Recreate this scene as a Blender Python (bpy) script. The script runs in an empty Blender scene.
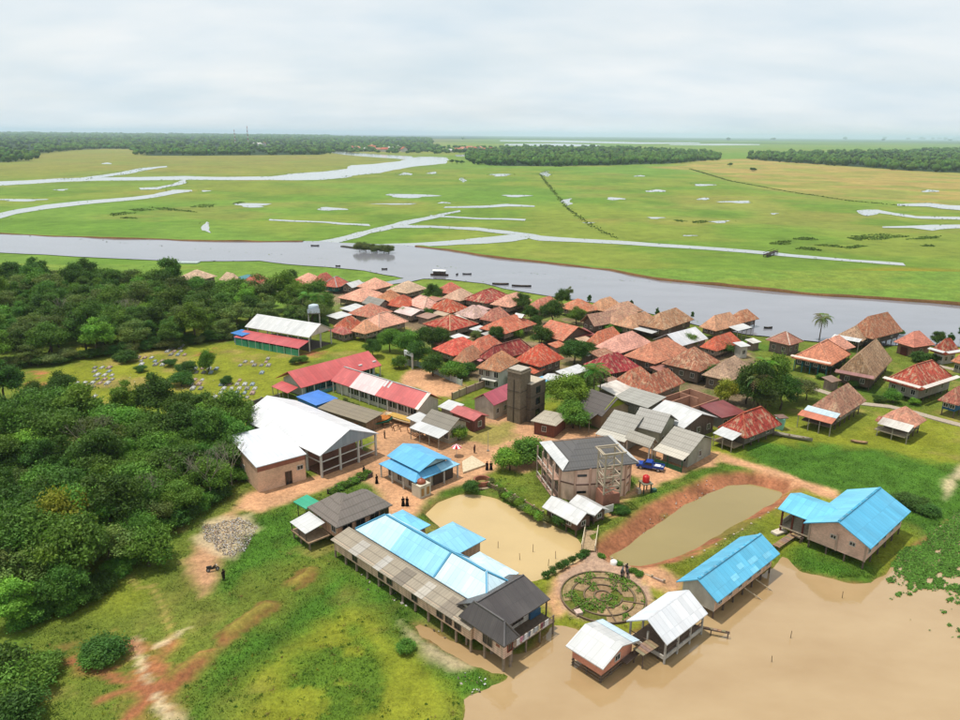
import bpy, bmesh, math, random
import numpy as np
from mathutils import Vector, Matrix
from mathutils.geometry import tessellate_polygon

random.seed(7)
RNG = np.random.default_rng(11)
scene = bpy.context.scene
COL = scene.collection
PI = math.pi

# ------------------------------------------------------------------ camera
CAM_H = 60.0
F_PX = 725.0
PITCH = math.atan((360 - 134.5) / F_PX)
ROLL = math.radians(0.48)
fwd = Vector((0, math.cos(PITCH), -math.sin(PITCH)))
up0 = Vector((0, math.sin(PITCH), math.cos(PITCH)))
rt0 = Vector((1, 0, 0))
UPV = up0 * math.cos(ROLL) - rt0 * math.sin(ROLL)
RTV = rt0 * math.cos(ROLL) + up0 * math.sin(ROLL)
cam_d = bpy.data.cameras.new('camera')
cam = bpy.data.objects.new('camera', cam_d)
COL.objects.link(cam)
cam.matrix_world = Matrix(((RTV.x, UPV.x, -fwd.x, 0), (RTV.y, UPV.y, -fwd.y, 0), (RTV.z, UPV.z, -fwd.z, CAM_H), (0, 0, 0, 1)))
cam_d.sensor_width = 36
cam_d.lens = 36 * F_PX / 960
cam_d.clip_start = 0.5
cam_d.clip_end = 90000
scene.camera = cam

# ------------------------------------------------------------------ light
SUN_EL = math.radians(75)
SUN_DIR = Vector((-0.96, 0.12, 0)).normalized() * math.cos(SUN_EL) + Vector((0, 0, math.sin(SUN_EL)))
sun_d = bpy.data.lights.new('sun', 'SUN')
sun_d.energy = 3.3
sun_d.angle = math.radians(1.2)
sun_d.color = (1.0, 0.95, 0.87)
sun = bpy.data.objects.new('sun', sun_d)
COL.objects.link(sun)
sun.rotation_euler = (-SUN_DIR).to_track_quat('-Z', 'Y').to_euler()
sun.location = (0, 0, 400)

world = bpy.data.worlds.new('World')
scene.world = world
world.use_nodes = True
wt = world.node_tree
wt.nodes.clear()
def N(t, typ, **kw):
    n = t.nodes.new(typ)
    for k, v in kw.items():
        setattr(n, k, v)
    return n
wo = N(wt, 'ShaderNodeOutputWorld')
bg = N(wt, 'ShaderNodeBackground')
bg.inputs['Strength'].default_value = 0.12
sky = N(wt, 'ShaderNodeTexSky', sky_type='NISHITA', sun_disc=False)
sky.sun_elevation = SUN_EL
sky.sun_rotation = math.atan2(SUN_DIR.x, SUN_DIR.y)
sky.air_density = 1.3
sky.dust_density = 2.5
tc = N(wt, 'ShaderNodeTexCoord')
sep = N(wt, 'ShaderNodeSeparateXYZ')
wt.links.new(tc.outputs['Generated'], sep.inputs[0])
zz = N(wt, 'ShaderNodeMath', operation='MAXIMUM'); zz.inputs[1].default_value = 0.0
wt.links.new(sep.outputs['Z'], zz.inputs[0])
za = N(wt, 'ShaderNodeMath', operation='ADD'); za.inputs[1].default_value = 0.24
wt.links.new(zz.outputs[0], za.inputs[0])
dx = N(wt, 'ShaderNodeMath', operation='DIVIDE'); dy = N(wt, 'ShaderNodeMath', operation='DIVIDE')
wt.links.new(sep.outputs['X'], dx.inputs[0]); wt.links.new(za.outputs[0], dx.inputs[1])
wt.links.new(sep.outputs['Y'], dy.inputs[0]); wt.links.new(za.outputs[0], dy.inputs[1])
cmb = N(wt, 'ShaderNodeCombineXYZ')
wt.links.new(dx.outputs[0], cmb.inputs[0]); wt.links.new(dy.outputs[0], cmb.inputs[1])
mp = N(wt, 'ShaderNodeMapping'); mp.inputs['Scale'].default_value = (0.62, 0.95, 1); mp.inputs['Rotation'].default_value = (0, 0, math.radians(-14))
wt.links.new(cmb.outputs[0], mp.inputs[0])
n1 = N(wt, 'ShaderNodeTexNoise'); n1.inputs['Scale'].default_value = 1.1; n1.inputs['Detail'].default_value = 7; n1.inputs['Roughness'].default_value = 0.56; n1.inputs['Distortion'].default_value = 0.5
wt.links.new(mp.outputs[0], n1.inputs['Vector'])
cr = N(wt, 'ShaderNodeValToRGB')
cr.color_ramp.elements[0].position = 0.30; cr.color_ramp.elements[0].color = (0.86, 0.86, 0.86, 1)
cr.color_ramp.elements[1].position = 0.62; cr.color_ramp.elements[1].color = (1, 1, 1, 1)
wt.links.new(n1.outputs['Fac'], cr.inputs[0])
n2 = N(wt, 'ShaderNodeTexNoise'); n2.inputs['Scale'].default_value = 2.6; n2.inputs['Detail'].default_value = 6
wt.links.new(mp.outputs[0], n2.inputs['Vector'])
ccol = N(wt, 'ShaderNodeMixRGB')
ccol.inputs[1].default_value = (4.55, 5.25, 5.75, 1)
ccol.inputs[2].default_value = (5.95, 6.15, 6.25, 1)
cr2 = N(wt, 'ShaderNodeValToRGB')
cr2.color_ramp.elements[0].position = 0.30; cr2.color_ramp.elements[1].position = 0.72
wt.links.new(n2.outputs['Fac'], cr2.inputs[0])
wt.links.new(cr2.outputs[0], ccol.inputs[0])
skmix = N(wt, 'ShaderNodeMixRGB')
wt.links.new(cr.outputs[0], skmix.inputs[0])
wt.links.new(sky.outputs[0], skmix.inputs[1]); wt.links.new(ccol.outputs[0], skmix.inputs[2])
wt.links.new(skmix.outputs[0], bg.inputs['Color'])
wt.links.new(bg.outputs[0], wo.inputs['Surface'])

scene.view_settings.view_transform = 'Standard'
scene.view_settings.look = 'None'
scene.view_settings.gamma = 1
scene.view_settings.exposure = 0.36
scene.render.engine = 'CYCLES'
scene.cycles.max_bounces = 6
scene.cycles.diffuse_bounces = 3
scene.cycles.glossy_bounces = 3
scene.cycles.transmission_bounces = 2
scene.cycles.volume_bounces = 1
scene.cycles.use_denoising = True

# ------------------------------------------------------------------ helpers
def at(px, py, z=0.0):
    d = fwd + RTV * ((px - 480) / F_PX) + UPV * ((360 - py) / F_PX)
    t = (z - CAM_H) / d.z
    return Vector((d.x * t, d.y * t, z))
def atxy(p, z=0.0):
    v = at(p[0], p[1], z); return (v.x, v.y)
def lin(c):
    c = c / 255.0
    return c / 12.92 if c <= 0.04045 else ((c + 0.055) / 1.055) ** 2.4
def S(r, g, b, k=0.72):
    return (lin(r) * k, lin(g) * k, lin(b) * k)

def tag(o, label, cat=None, group=None, kind=None):
    if label: o['label'] = label
    if cat: o['category'] = cat
    if group: o['group'] = group
    if kind: o['kind'] = kind
    return o
def empty(name, loc=(0, 0, 0), rz=0.0, label=None, cat=None, group=None):
    o = bpy.data.objects.new(name, None)
    o.empty_display_size = 0.3
    COL.objects.link(o)
    o.location = loc; o.rotation_euler = (0, 0, rz)
    return tag(o, label, cat, group)
def link_mesh(name, me, parent=None, color=None, m=None):
    o = bpy.data.objects.new(name, me)
    COL.objects.link(o)
    if parent: o.parent = parent
    if color: o.color = (*color[:3], color[3] if len(color) > 3 else 0.5)
    if m and not me.materials: me.materials.append(m)
    return o
def copy_tree(o, parent=None):
    c = o.copy(); COL.objects.link(c)
    if parent: c.parent = parent
    for ch in o.children: copy_tree(ch, c)
    return c

class MB:
    """collects faces in local metres; build() makes one mesh with metric planar UVs"""
    def __init__(s): s.v = []; s.f = []; s.mi = []; s.smooth = False
    def add(s, vs, fs, mi=0):
        b = len(s.v); s.v += [tuple(v) for v in vs]
        for f in fs: s.f.append(tuple(b + i for i in f)); s.mi.append(mi)
        return s
    def face(s, *ps, mi=0): return s.add(ps, [tuple(range(len(ps)))], mi)
    def box(s, x0, y0, z0, x1, y1, z1, mi=0):
        vs = [(x0,y0,z0),(x1,y0,z0),(x1,y1,z0),(x0,y1,z0),(x0,y0,z1),(x1,y0,z1),(x1,y1,z1),(x0,y1,z1)]
        return s.add(vs, [(0,3,2,1),(4,5,6,7),(0,1,5,4),(1,2,6,5),(2,3,7,6),(3,0,4,7)], mi)
    def bar(s, p0, p1, w, h=None, mi=0):
        p0 = Vector(p0); p1 = Vector(p1); d = (p1 - p0).normalized()
        h = h or w
        u = d.cross(Vector((0, 0, 1)))
        if u.length < 1e-3: u = Vector((1, 0, 0))
        u.normalize(); n = u.cross(d)
        c = [(u * (w/2 * a) + n * (h/2 * b)) for a, b in ((-1,-1),(1,-1),(1,1),(-1,1))]
        vs = [p0 + k for k in c] + [p1 + k for k in c]
        return s.add(vs, [(3,2,1,0),(4,5,6,7),(0,1,5,4),(1,2,6,5),(2,3,7,6),(3,0,4,7)], mi)
    def tube(s, p0, p1, r0, r1=None, n=7, mi=0, cap=True):
        p0 = Vector(p0); p1 = Vector(p1); d = (p1 - p0).normalized(); r1 = r0 if r1 is None else r1
        u = d.cross(Vector((0.3, 0.1, 1)))
        if u.length < 1e-3: u = d.cross(Vector((1, 0, 0)))
        u.normalize(); w = d.cross(u)
        vs = []
        for p, r in ((p0, r0), (p1, r1)):
            for i in range(n):
                a = 2 * PI * i / n; vs.append(p + u * (r * math.cos(a)) + w * (r * math.sin(a)))
        fs = [(i, (i + 1) % n, n + (i + 1) % n, n + i) for i in range(n)]
        if cap: fs += [tuple(range(n))[::-1], tuple(range(n, 2 * n))]
        return s.add(vs, fs, mi)
    def lathe(s, prof, n=16, c=(0, 0, 0), mi=0, sx=1.0, sy=1.0):
        vs = []
        for r, z in prof:
            for i in range(n):
                a = 2 * PI * i / n; vs.append((c[0] + r * sx * math.cos(a), c[1] + r * sy * math.sin(a), c[2] + z))
        fs = []
        for k in range(len(prof) - 1):
            for i in range(n): fs.append((k*n+i, k*n+(i+1)%n, (k+1)*n+(i+1)%n, (k+1)*n+i))
        return s.add(vs, fs, mi)
    def slab(s, top, t, mi=0):
        """solid under a list of top polygons (each counter-clockwise from above)"""
        key = {}; vs = []; fs = []; ec = {}
        def vid(p):
            k = tuple(round(c, 4) for c in p)
            if k not in key: key[k] = len(vs); vs.append(k)
            return key[k]
        for poly in top:
            ids = [vid(p) for p in poly]; fs.append(tuple(ids))
            for i in range(len(ids)):
                a, b = ids[i], ids[(i + 1) % len(ids)]; ec[(a, b)] = ec.get((a, b), 0) + 1
        n = len(vs); low = [(x, y, z - t) for x, y, z in vs]
        fb = [tuple(n + i for i in reversed(f)) for f in fs]
        sd = [(b, a, n + a, n + b) for (a, b) in ec if (b, a) not in ec]
        return s.add(vs + low, fs + fb + sd, mi)
    def mesh(s, name, mats=None):
        me = bpy.data.meshes.new(name)
        me.from_pydata(s.v, [], s.f)
        for m in (mats or []): me.materials.append(m)
        if len(me.materials) > 1: me.polygons.foreach_set('material_index', s.mi)
        me.update()
        uv = me.uv_layers.new(name='UVMap')
        nl = len(me.loops); no = np.empty(len(me.polygons) * 3); me.polygons.foreach_get('normal', no); no = no.reshape(-1, 3)
        lt = np.empty(len(me.polygons), int); me.polygons.foreach_get('loop_total', lt)
        li = np.empty(nl, int); me.loops.foreach_get('vertex_index', li)
        co = np.empty(len(me.vertices) * 3); me.vertices.foreach_get('co', co); co = co.reshape(-1, 3)
        pn = np.repeat(no, lt, axis=0); P = co[li]
        e = np.stack([-pn[:, 1], pn[:, 0], np.zeros(nl)], 1)
        l = np.linalg.norm(e, axis=1); flat = l < 0.02
        e[flat] = (1, 0, 0); l[flat] = 1; e /= l[:, None]
        v = np.cross(pn, e)
        uvs = np.stack([(P * e).sum(1), (P * v).sum(1)], 1).astype(np.float32)
        uv.data.foreach_set('uv', uvs.ravel())
        if s.smooth: me.polygons.foreach_set('use_smooth', [True] * len(me.polygons))
        return me
    def build(s, name, m, parent=None, color=None):
        me = s.mesh(name, m if isinstance(m, (list, tuple)) else [m])
        return link_mesh(name, me, parent, color)

# numpy value noise
def _hash(ix, iy, seed):
    n = (ix.astype(np.int64) * 374761393 + iy.astype(np.int64) * 668265263 + seed * 1442695041) & 0x7fffffff
    n = ((n ^ (n >> 13)) * 1274126177) & 0x7fffffff
    return ((n ^ (n >> 16)) & 0xffff) / 65535.0
def vnoise(x, y, seed=0):
    x = np.asarray(x, float); y = np.asarray(y, float)
    ix = np.floor(x); iy = np.floor(y); fx = x - ix; fy = y - iy
    fx = fx * fx * (3 - 2 * fx); fy = fy * fy * (3 - 2 * fy)
    a = _hash(ix, iy, seed); b = _hash(ix + 1, iy, seed); c = _hash(ix, iy + 1, seed); d = _hash(ix + 1, iy + 1, seed)
    return (a * (1 - fx) + b * fx) * (1 - fy) + (c * (1 - fx) + d * fx) * fy
def fbm(x, y, s, oct=4, seed=0):
    v = 0; amp = 0.5; f = 1.0 / s; tot = 0
    for o in range(oct):
        v = v + amp * vnoise(x * f + 17.3 * o, y * f - 9.1 * o, seed + o); tot += amp; amp *= 0.5; f *= 2.03
    return v / tot
def sdist(poly, x, y, margin=30.0):
    """signed distance to a polygon in metres, positive inside (clamped to margin far outside)"""
    P = np.array(poly, float); out = np.full(x.shape, -margin)
    m = (x > P[:, 0].min() - margin) & (x < P[:, 0].max() + margin) & (y > P[:, 1].min() - margin) & (y < P[:, 1].max() + margin)
    if not m.any(): return out
    X = x[m]; Y = y[m]; ins = np.zeros(X.shape, bool); d2 = np.full(X.shape, 1e18)
    for i in range(len(P)):
        ax, ay = P[i - 1]; bx, by = P[i]
        c = ((ay > Y) != (by > Y)) & (X < (bx - ax) * (Y - ay) / ((by - ay) if by != ay else 1e-9) + ax)
        ins ^= c
        L2 = (bx - ax) ** 2 + (by - ay) ** 2 + 1e-9
        t = np.clip(((X - ax) * (bx - ax) + (Y - ay) * (by - ay)) / L2, 0, 1)
        d2 = np.minimum(d2, (X - ax - t * (bx - ax)) ** 2 + (Y - ay - t * (by - ay)) ** 2)
    d = np.sqrt(d2); out[m] = np.where(ins, d, -d)
    return np.maximum(out, -margin)
def ldist(line, x, y, margin=30.0):
    P = np.array(line, float); d2 = np.full(x.shape, margin ** 2)
    for i in range(1, len(P)):
        ax, ay = P[i - 1]; bx, by = P[i]
        L2 = (bx - ax) ** 2 + (by - ay) ** 2 + 1e-9
        t = np.clip(((x - ax) * (bx - ax) + (y - ay) * (by - ay)) / L2, 0, 1)
        d2 = np.minimum(d2, (x - ax - t * (bx - ax)) ** 2 + (y - ay - t * (by - ay)) ** 2)
    return np.sqrt(d2)
def sstep(a, b, x):
    t = np.clip((x - a) / (b - a), 0, 1); return t * t * (3 - 2 * t)
def W(pts, z=0.0): return [atxy(p, z) for p in pts]

# ------------------------------------------------------------------ materials
MATS = {}
def newmat(name):
    m = bpy.data.materials.new(name); m.use_nodes = True
    t = m.node_tree; t.nodes.clear()
    out = N(t, 'ShaderNodeOutputMaterial'); p = N(t, 'ShaderNodeBsdfPrincipled')
    t.links.new(p.outputs[0], out.inputs[0]); MATS[name] = m
    return m, t, p
def rgbmix(t, mode, fac, a, b):
    n = N(t, 'ShaderNodeMixRGB', blend_type=mode)
    for i, v in enumerate((fac, a, b)):
        if hasattr(v, 'is_output'): t.links.new(v, n.inputs[i])
        elif isinstance(v, (tuple, list)): n.inputs[i].default_value = (*v[:3], 1)
        else: n.inputs[i].default_value = v
    return n.outputs[0]
def mth(t, op, a, b=0.0, c=0.0):
    n = N(t, 'ShaderNodeMath', operation=op)
    for i, v in enumerate((a, b, c)):
        if hasattr(v, 'is_output'): t.links.new(v, n.inputs[i])
        else: n.inputs[i].default_value = v
    return n.outputs[0]
def ramp(t, x, p0, p1, c0=(0, 0, 0), c1=(1, 1, 1)):
    n = N(t, 'ShaderNodeValToRGB')
    n.color_ramp.elements[0].position = p0; n.color_ramp.elements[0].color = (*c0, 1)
    n.color_ramp.elements[1].position = p1; n.color_ramp.elements[1].color = (*c1, 1)
    t.links.new(x, n.inputs[0]); return n.outputs[0]
def noise(t, vec, scale, detail=4, rough=0.5, mapscale=None):
    if mapscale:
        q = N(t, 'ShaderNodeMapping'); q.inputs['Scale'].default_value = mapscale; t.links.new(vec, q.inputs[0]); vec = q.outputs[0]
    n = N(t, 'ShaderNodeTexNoise'); n.inputs['Scale'].default_value = scale; n.inputs['Detail'].default_value = detail; n.inputs['Roughness'].default_value = rough
    t.links.new(vec, n.inputs['Vector']); return n.outputs['Fac']
def obj_uv(t):
    """metric UV shifted by a random amount per object"""
    uv = N(t, 'ShaderNodeUVMap').outputs[0]; oi = N(t, 'ShaderNodeObjectInfo')
    r = mth(t, 'MULTIPLY', oi.outputs['Random'], 97.0)
    a = N(t, 'ShaderNodeVectorMath', operation='ADD'); t.links.new(uv, a.inputs[0]); t.links.new(r, a.inputs[1])
    return uv, a.outputs[0], oi
def bump(t, p, h, strength, dist):
    b = N(t, 'ShaderNodeBump'); b.inputs['Strength'].default_value = strength; b.inputs['Distance'].default_value = dist
    t.links.new(h, b.inputs['Height']); t.links.new(b.outputs[0], p.inputs['Normal'])
def fracline(t, x, period, width):
    f = mth(t, 'FRACT', mth(t, 'DIVIDE', x, period)); return mth(t, 'LESS_THAN', f, width / period)

def m_clay():
    m, t, p = newmat('clay_tile'); uv, v, oi = obj_uv(t)
    sp = N(t, 'ShaderNodeSeparateXYZ'); t.links.new(uv, sp.inputs[0])
    base = oi.outputs['Color']; mot = oi.outputs['Alpha']
    streak = ramp(t, noise(t, v, 1.0, 3, 0.6, (1.5, 0.55, 1)), 0.50, 0.60)
    c = rgbmix(t, 'MIX', mth(t, 'MULTIPLY', streak, mth(t, 'MULTIPLY', mot, 0.75)), base, (0.50, 0.36, 0.23))
    dark = ramp(t, noise(t, v, 1.0, 4, 0.65, (2.3, 1.3, 1)), 0.52, 0.66)
    c = rgbmix(t, 'MULTIPLY', mth(t, 'MULTIPLY', dark, mth(t, 'MULTIPLY', mot, 0.7)), c, (0.33, 0.24, 0.22))
    big = ramp(t, noise(t, v, 0.21, 4), 0.35, 0.66)
    c = rgbmix(t, 'MULTIPLY', mth(t, 'MULTIPLY', big, 0.6), c, (0.58, 0.55, 0.54))
    pick = N(t, 'ShaderNodeTexVoronoi'); pick.inputs['Scale'].default_value = 2.2; t.links.new(v, pick.inputs['Vector'])
    sv = N(t, 'ShaderNodeSeparateXYZ'); t.links.new(pick.outputs['Color'], sv.inputs[0])
    c = rgbmix(t, 'MULTIPLY', 1.0, c, ramp(t, sv.outputs[0], 0.0, 1.0, (0.72, 0.72, 0.74), (1.18, 1.14, 1.1)))
    row = fracline(t, sp.outputs[1], 0.62, 0.10); col = fracline(t, sp.outputs[0], 0.55, 0.09)
    ln = mth(t, 'MAXIMUM', row, col)
    c = rgbmix(t, 'MULTIPLY', mth(t, 'MULTIPLY', ln, 0.32), c, (0.35, 0.3, 0.3))
    t.links.new(c, p.inputs['Base Color']); p.inputs['Roughness'].default_value = 0.8
    p.inputs['Specular IOR Level'].default_value = 0.25
    bump(t, p, mth(t, 'MULTIPLY_ADD', ln, -1.0, noise(t, v, 3.0, 2)), 0.6, 0.06)
    return m
def m_metal():
    m, t, p = newmat('sheet_metal'); uv, v, oi = obj_uv(t)
    sp = N(t, 'ShaderNodeSeparateXYZ'); t.links.new(uv, sp.inputs[0])
    st = ramp(t, noise(t, v, 0.55, 5, 0.62, (1.0, 0.35, 1)), 0.45, 0.72)
    c = rgbmix(t, 'MULTIPLY', mth(t, 'MULTIPLY', st, oi.outputs['Alpha']), oi.outputs['Color'], (0.52, 0.45, 0.40))
    fd = ramp(t, noise(t, v, 0.22, 4, 0.6, (1, .6, 1)), 0.40, 0.68)
    c = rgbmix(t, 'MIX', mth(t, 'MULTIPLY', fd, 0.8), c, rgbmix(t, 'ADD', 1.0, rgbmix(t, 'MULTIPLY', 1.0, c, (1.08, 1.06, 1.04)), (0.03, 0.03, 0.028)))
    cell = N(t, 'ShaderNodeTexWhiteNoise', noise_dimensions='2D')
    q = N(t, 'ShaderNodeCombineXYZ')
    t.links.new(mth(t, 'FLOOR', mth(t, 'DIVIDE', sp.outputs[0], 0.85)), q.inputs[0])
    t.links.new(mth(t, 'FLOOR', mth(t, 'DIVIDE', sp.outputs[1], 2.4)), q.inputs[1])
    t.links.new(q.outputs[0], cell.inputs['Vector'])
    c = rgbmix(t, 'MULTIPLY', 1.0, c, ramp(t, cell.outputs['Value'], 0, 1, (0.86, 0.87, 0.88), (1.06, 1.06, 1.06)))
    ln = mth(t, 'MAXIMUM', fracline(t, sp.outputs[0], 0.85, 0.12), fracline(t, sp.outputs[1], 2.4, 0.10))
    c = rgbmix(t, 'MULTIPLY', mth(t, 'MULTIPLY', ln, 0.22), c, (0.4, 0.42, 0.45))
    t.links.new(c, p.inputs['Base Color']); p.inputs['Roughness'].default_value = 0.42
    p.inputs['Specular IOR Level'].default_value = 0.5
    w = mth(t, 'SINE', mth(t, 'MULTIPLY', sp.outputs[0], 2 * PI / 0.283))
    bump(t, p, mth(t, 'MULTIPLY_ADD', w, 0.5, noise(t, v, 0.8, 2)), 0.35, 0.03)
    return m
def m_asbestos():
    m, t, p = newmat('fibre_cement_sheet'); uv, v, oi = obj_uv(t)
    sp = N(t, 'ShaderNodeSeparateXYZ'); t.links.new(uv, sp.inputs[0])
    st = ramp(t, noise(t, v, 0.5, 6, 0.66, (1.3, 0.4, 1)), 0.35, 0.7)
    c = rgbmix(t, 'MIX', mth(t, 'MULTIPLY', st, oi.outputs['Alpha']), oi.outputs['Color'], (0.13, 0.115, 0.095))
    row = fracline(t, sp.outputs[1], 1.3, 0.16); col = fracline(t, sp.outputs[0], 0.5, 0.14)
    c = rgbmix(t, 'MULTIPLY', mth(t, 'MULTIPLY', mth(t, 'MAXIMUM', row, mth(t, 'MULTIPLY', col, 0.5)), 0.5), c, (0.4, 0.38, 0.36))
    t.links.new(c, p.inputs['Base Color']); p.inputs['Roughness'].default_value = 0.85
    bump(t, p, mth(t, 'MULTIPLY_ADD', mth(t, 'SINE', mth(t, 'MULTIPLY', sp.outputs[0], 2 * PI / 0.25)), 0.5, row), 0.5, 0.04)
    return m
def m_plank():
    m, t, p = newmat('plank_wall'); uv, v, oi = obj_uv(t)
    sp = N(t, 'ShaderNodeSeparateXYZ'); t.links.new(uv, sp.inputs[0])
    st = noise(t, v, 1.0, 4, 0.6, (2.2, 0.4, 1))
    c = rgbmix(t, 'MULTIPLY', 0.8, oi.outputs['Color'], ramp(t, st, 0.3, 0.72, (0.5, 0.48, 0.46), (1.25, 1.22, 1.2)))
    ln = fracline(t, sp.outputs[1], 0.32, 0.07)
    c = rgbmix(t, 'MULTIPLY', mth(t, 'MULTIPLY', ln, 0.5), c, (0.3, 0.28, 0.26))
    t.links.new(c, p.inputs['Base Color']); p.inputs['Roughness'].default_value = 0.85
    bump(t, p, mth(t, 'MULTIPLY', ln, -1.0), 0.5, 0.03)
    return m
def m_plaster():
    m, t, p = newmat('plaster'); uv, v, oi = obj_uv(t)
    st = noise(t, v, 0.6, 6, 0.65, (1, 0.5, 1))
    c = rgbmix(t, 'MULTIPLY', 0.75, oi.outputs['Color'], ramp(t, st, 0.28, 0.7, (0.55, 0.52, 0.48), (1.15, 1.15, 1.14)))
    t.links.new(c, p.inputs['Base Color']); p.inputs['Roughness'].default_value = 0.9
    bump(t, p, noise(t, v, 9, 3), 0.2, 0.02)
    return m
def m_brick():
    m, t, p = newmat('brickwork'); uv, v, oi = obj_uv(t)
    b = N(t, 'ShaderNodeTexBrick'); b.inputs['Scale'].default_value = 1.0
    b.inputs['Brick Width'].default_value = 0.24; b.inputs['Row Height'].default_value = 0.085; b.inputs['Mortar Size'].default_value = 0.012
    b.inputs['Color1'].default_value = (1.1, 1.05, 1, 1); b.inputs['Color2'].default_value = (0.75, 0.72, 0.7, 1); b.inputs['Mortar'].default_value = (0.8, 0.85, 0.9, 1)
    t.links.new(v, b.inputs['Vector'])
    c = rgbmix(t, 'MULTIPLY', 0.9, oi.outputs['Color'], b.outputs['Color'])
    c = rgbmix(t, 'MULTIPLY', 0.7, c, ramp(t, noise(t, v, 0.45, 5, 0.65), 0.3, 0.7, (0.6, 0.57, 0.55), (1.15, 1.13, 1.12)))
    t.links.new(c, p.inputs['Base Color']); p.inputs['Roughness'].default_value = 0.9
    bump(t, p, b.outputs['Fac'], -0.4, 0.02)
    return m
def m_plain(name, rough=0.6, grain=0.35, spec=0.4):
    m, t, p = newmat(name)
    oi = N(t, 'ShaderNodeObjectInfo'); tcn = N(t, 'ShaderNodeTexCoord')
    n = noise(t, tcn.outputs['Object'], 2.5, 4, 0.6)
    c = rgbmix(t, 'MULTIPLY', grain, oi.outputs['Color'], ramp(t, n, 0.3, 0.7, (0.55, 0.53, 0.5), (1.2, 1.2, 1.2)))
    t.links.new(c, p.inputs['Base Color']); p.inputs['Roughness'].default_value = rough; p.inputs['Specular IOR Level'].default_value = spec
    return m
def m_glass():
    m, t, p = newmat('window_glass')
    p.inputs['Base Color'].default_value = (0.018, 0.02, 0.022, 1); p.inputs['Roughness'].default_value = 0.12
    return m
def m_leaf():
    m, t, p = newmat('leaves')
    oi = N(t, 'ShaderNodeObjectInfo'); a = N(t, 'ShaderNodeAttribute', attribute_name='shade')
    c = rgbmix(t, 'MULTIPLY', 1.0, oi.outputs['Color'], a.outputs['Color'])
    hv = N(t, 'ShaderNodeHueSaturation')
    t.links.new(mth(t, 'MULTIPLY_ADD', oi.outputs['Random'], 0.03, 0.488), hv.inputs['Hue'])
    t.links.new(mth(t, 'MULTIPLY_ADD', oi.outputs['Random'], 0.3, 0.85), hv.inputs['Value'])
    t.links.new(c, hv.inputs['Color']); c = hv.outputs[0]
    t.links.new(c, p.inputs['Base Color']); p.inputs['Roughness'].default_value = 0.6; p.inputs['Specular IOR Level'].default_value = 0.15
    tr = N(t, 'ShaderNodeBsdfTranslucent'); t.links.new(rgbmix(t, 'MULTIPLY', 1, c, (1.1, 1.25, 0.5)), tr.inputs[0])
    mx = N(t, 'ShaderNodeMixShader'); mx.inputs[0].default_value = 0.28
    t.links.new(p.outputs[0], mx.inputs[1]); t.links.new(tr.outputs[0], mx.inputs[2])
    out = [n for n in t.nodes if n.type == 'OUTPUT_MATERIAL'][0]; t.links.new(mx.outputs[0], out.inputs[0])
    return m
def m_vcol(name='ground', detail=True):
    m, t, p = newmat(name)
    a = N(t, 'ShaderNodeAttribute', attribute_name='tint'); g = N(t, 'ShaderNodeNewGeometry')
    c = a.outputs['Color']
    if detail:
        n1_ = noise(t, g.outputs['Position'], 1.5, 7, 0.78); n2_ = noise(t, g.outputs['Position'], 0.11, 5, 0.62)
        c = rgbmix(t, 'MULTIPLY', 1.0, c, ramp(t, n1_, 0.28, 0.72, (0.52, 0.52, 0.54), (1.5, 1.48, 1.42)))
        c = rgbmix(t, 'MULTIPLY', 0.8, c, ramp(t, n2_, 0.3, 0.7, (0.72, 0.76, 0.76), (1.26, 1.22, 1.18)))
        bump(t, p, noise(t, g.outputs['Position'], 1.6, 5, 0.7), 0.55, 0.25)
    t.links.new(c, p.inputs['Base Color']); p.inputs['Roughness'].default_value = 0.95; p.inputs['Specular IOR Level'].default_value = 0.1
    return m
def m_water(name, col, rough=0.06, bmp=0.12, sc=0.5, spec=0.5, col2=None):
    m, t, p = newmat(name)
    g = N(t, 'ShaderNodeNewGeometry')
    n = noise(t, g.outputs['Position'], 0.04, 6, 0.6, (1, 1.7, 1))
    c2 = col2 or tuple(k * 0.86 for k in col)
    t.links.new(ramp(t, n, 0.35, 0.68, c2, col), p.inputs['Base Color'])
    p.inputs['Roughness'].default_value = rough; p.inputs['Specular IOR Level'].default_value = spec
    bump(t, p, noise(t, g.outputs['Position'], sc, 3), bmp, 0.05)
    return m
CLAY, METAL, ASB, PLANK, PLASTER, BRICK, GLASS, LEAF = m_clay(), m_metal(), m_asbestos(), m_plank(), m_plaster(), m_brick(), m_glass(), m_leaf()
PAINT = m_plain('paint', 0.45, 0.2); WOOD = m_plain('weathered_wood', 0.85, 0.7, 0.2); CONC = m_plain('concrete', 0.9, 0.6, 0.2)
BARK = m_plain('bark', 0.95, 0.8, 0.1); CLOTH = m_plain('cloth', 0.95, 0.2, 0.1); SKIN = m_plain('skin', 0.6, 0.1)
GROUND = m_vcol(); TUFT = m_vcol('grass_blades', False)
W_RIVER = m_water('river_water', S(162, 162, 170, 0.55), 0.10, 0.12, 0.3)
W_MARSH = m_water('marsh_water', S(190, 195, 190, 0.6), 0.10, 0.04)
W_FLOOD = m_water('muddy_water', S(192, 164, 122, 0.72), 0.06, 0.35, 0.9, 0.75, S(176, 145, 102, 0.7))
W_TAN = m_water('tan_pond_water', S(202, 175, 125, 0.8), 0.15, 0.06, 0.6, 0.3)
W_OLIVE = m_water('olive_pond_water', S(160, 142, 90, 0.74), 0.12, 0.06, 0.6, 0.35)

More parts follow.
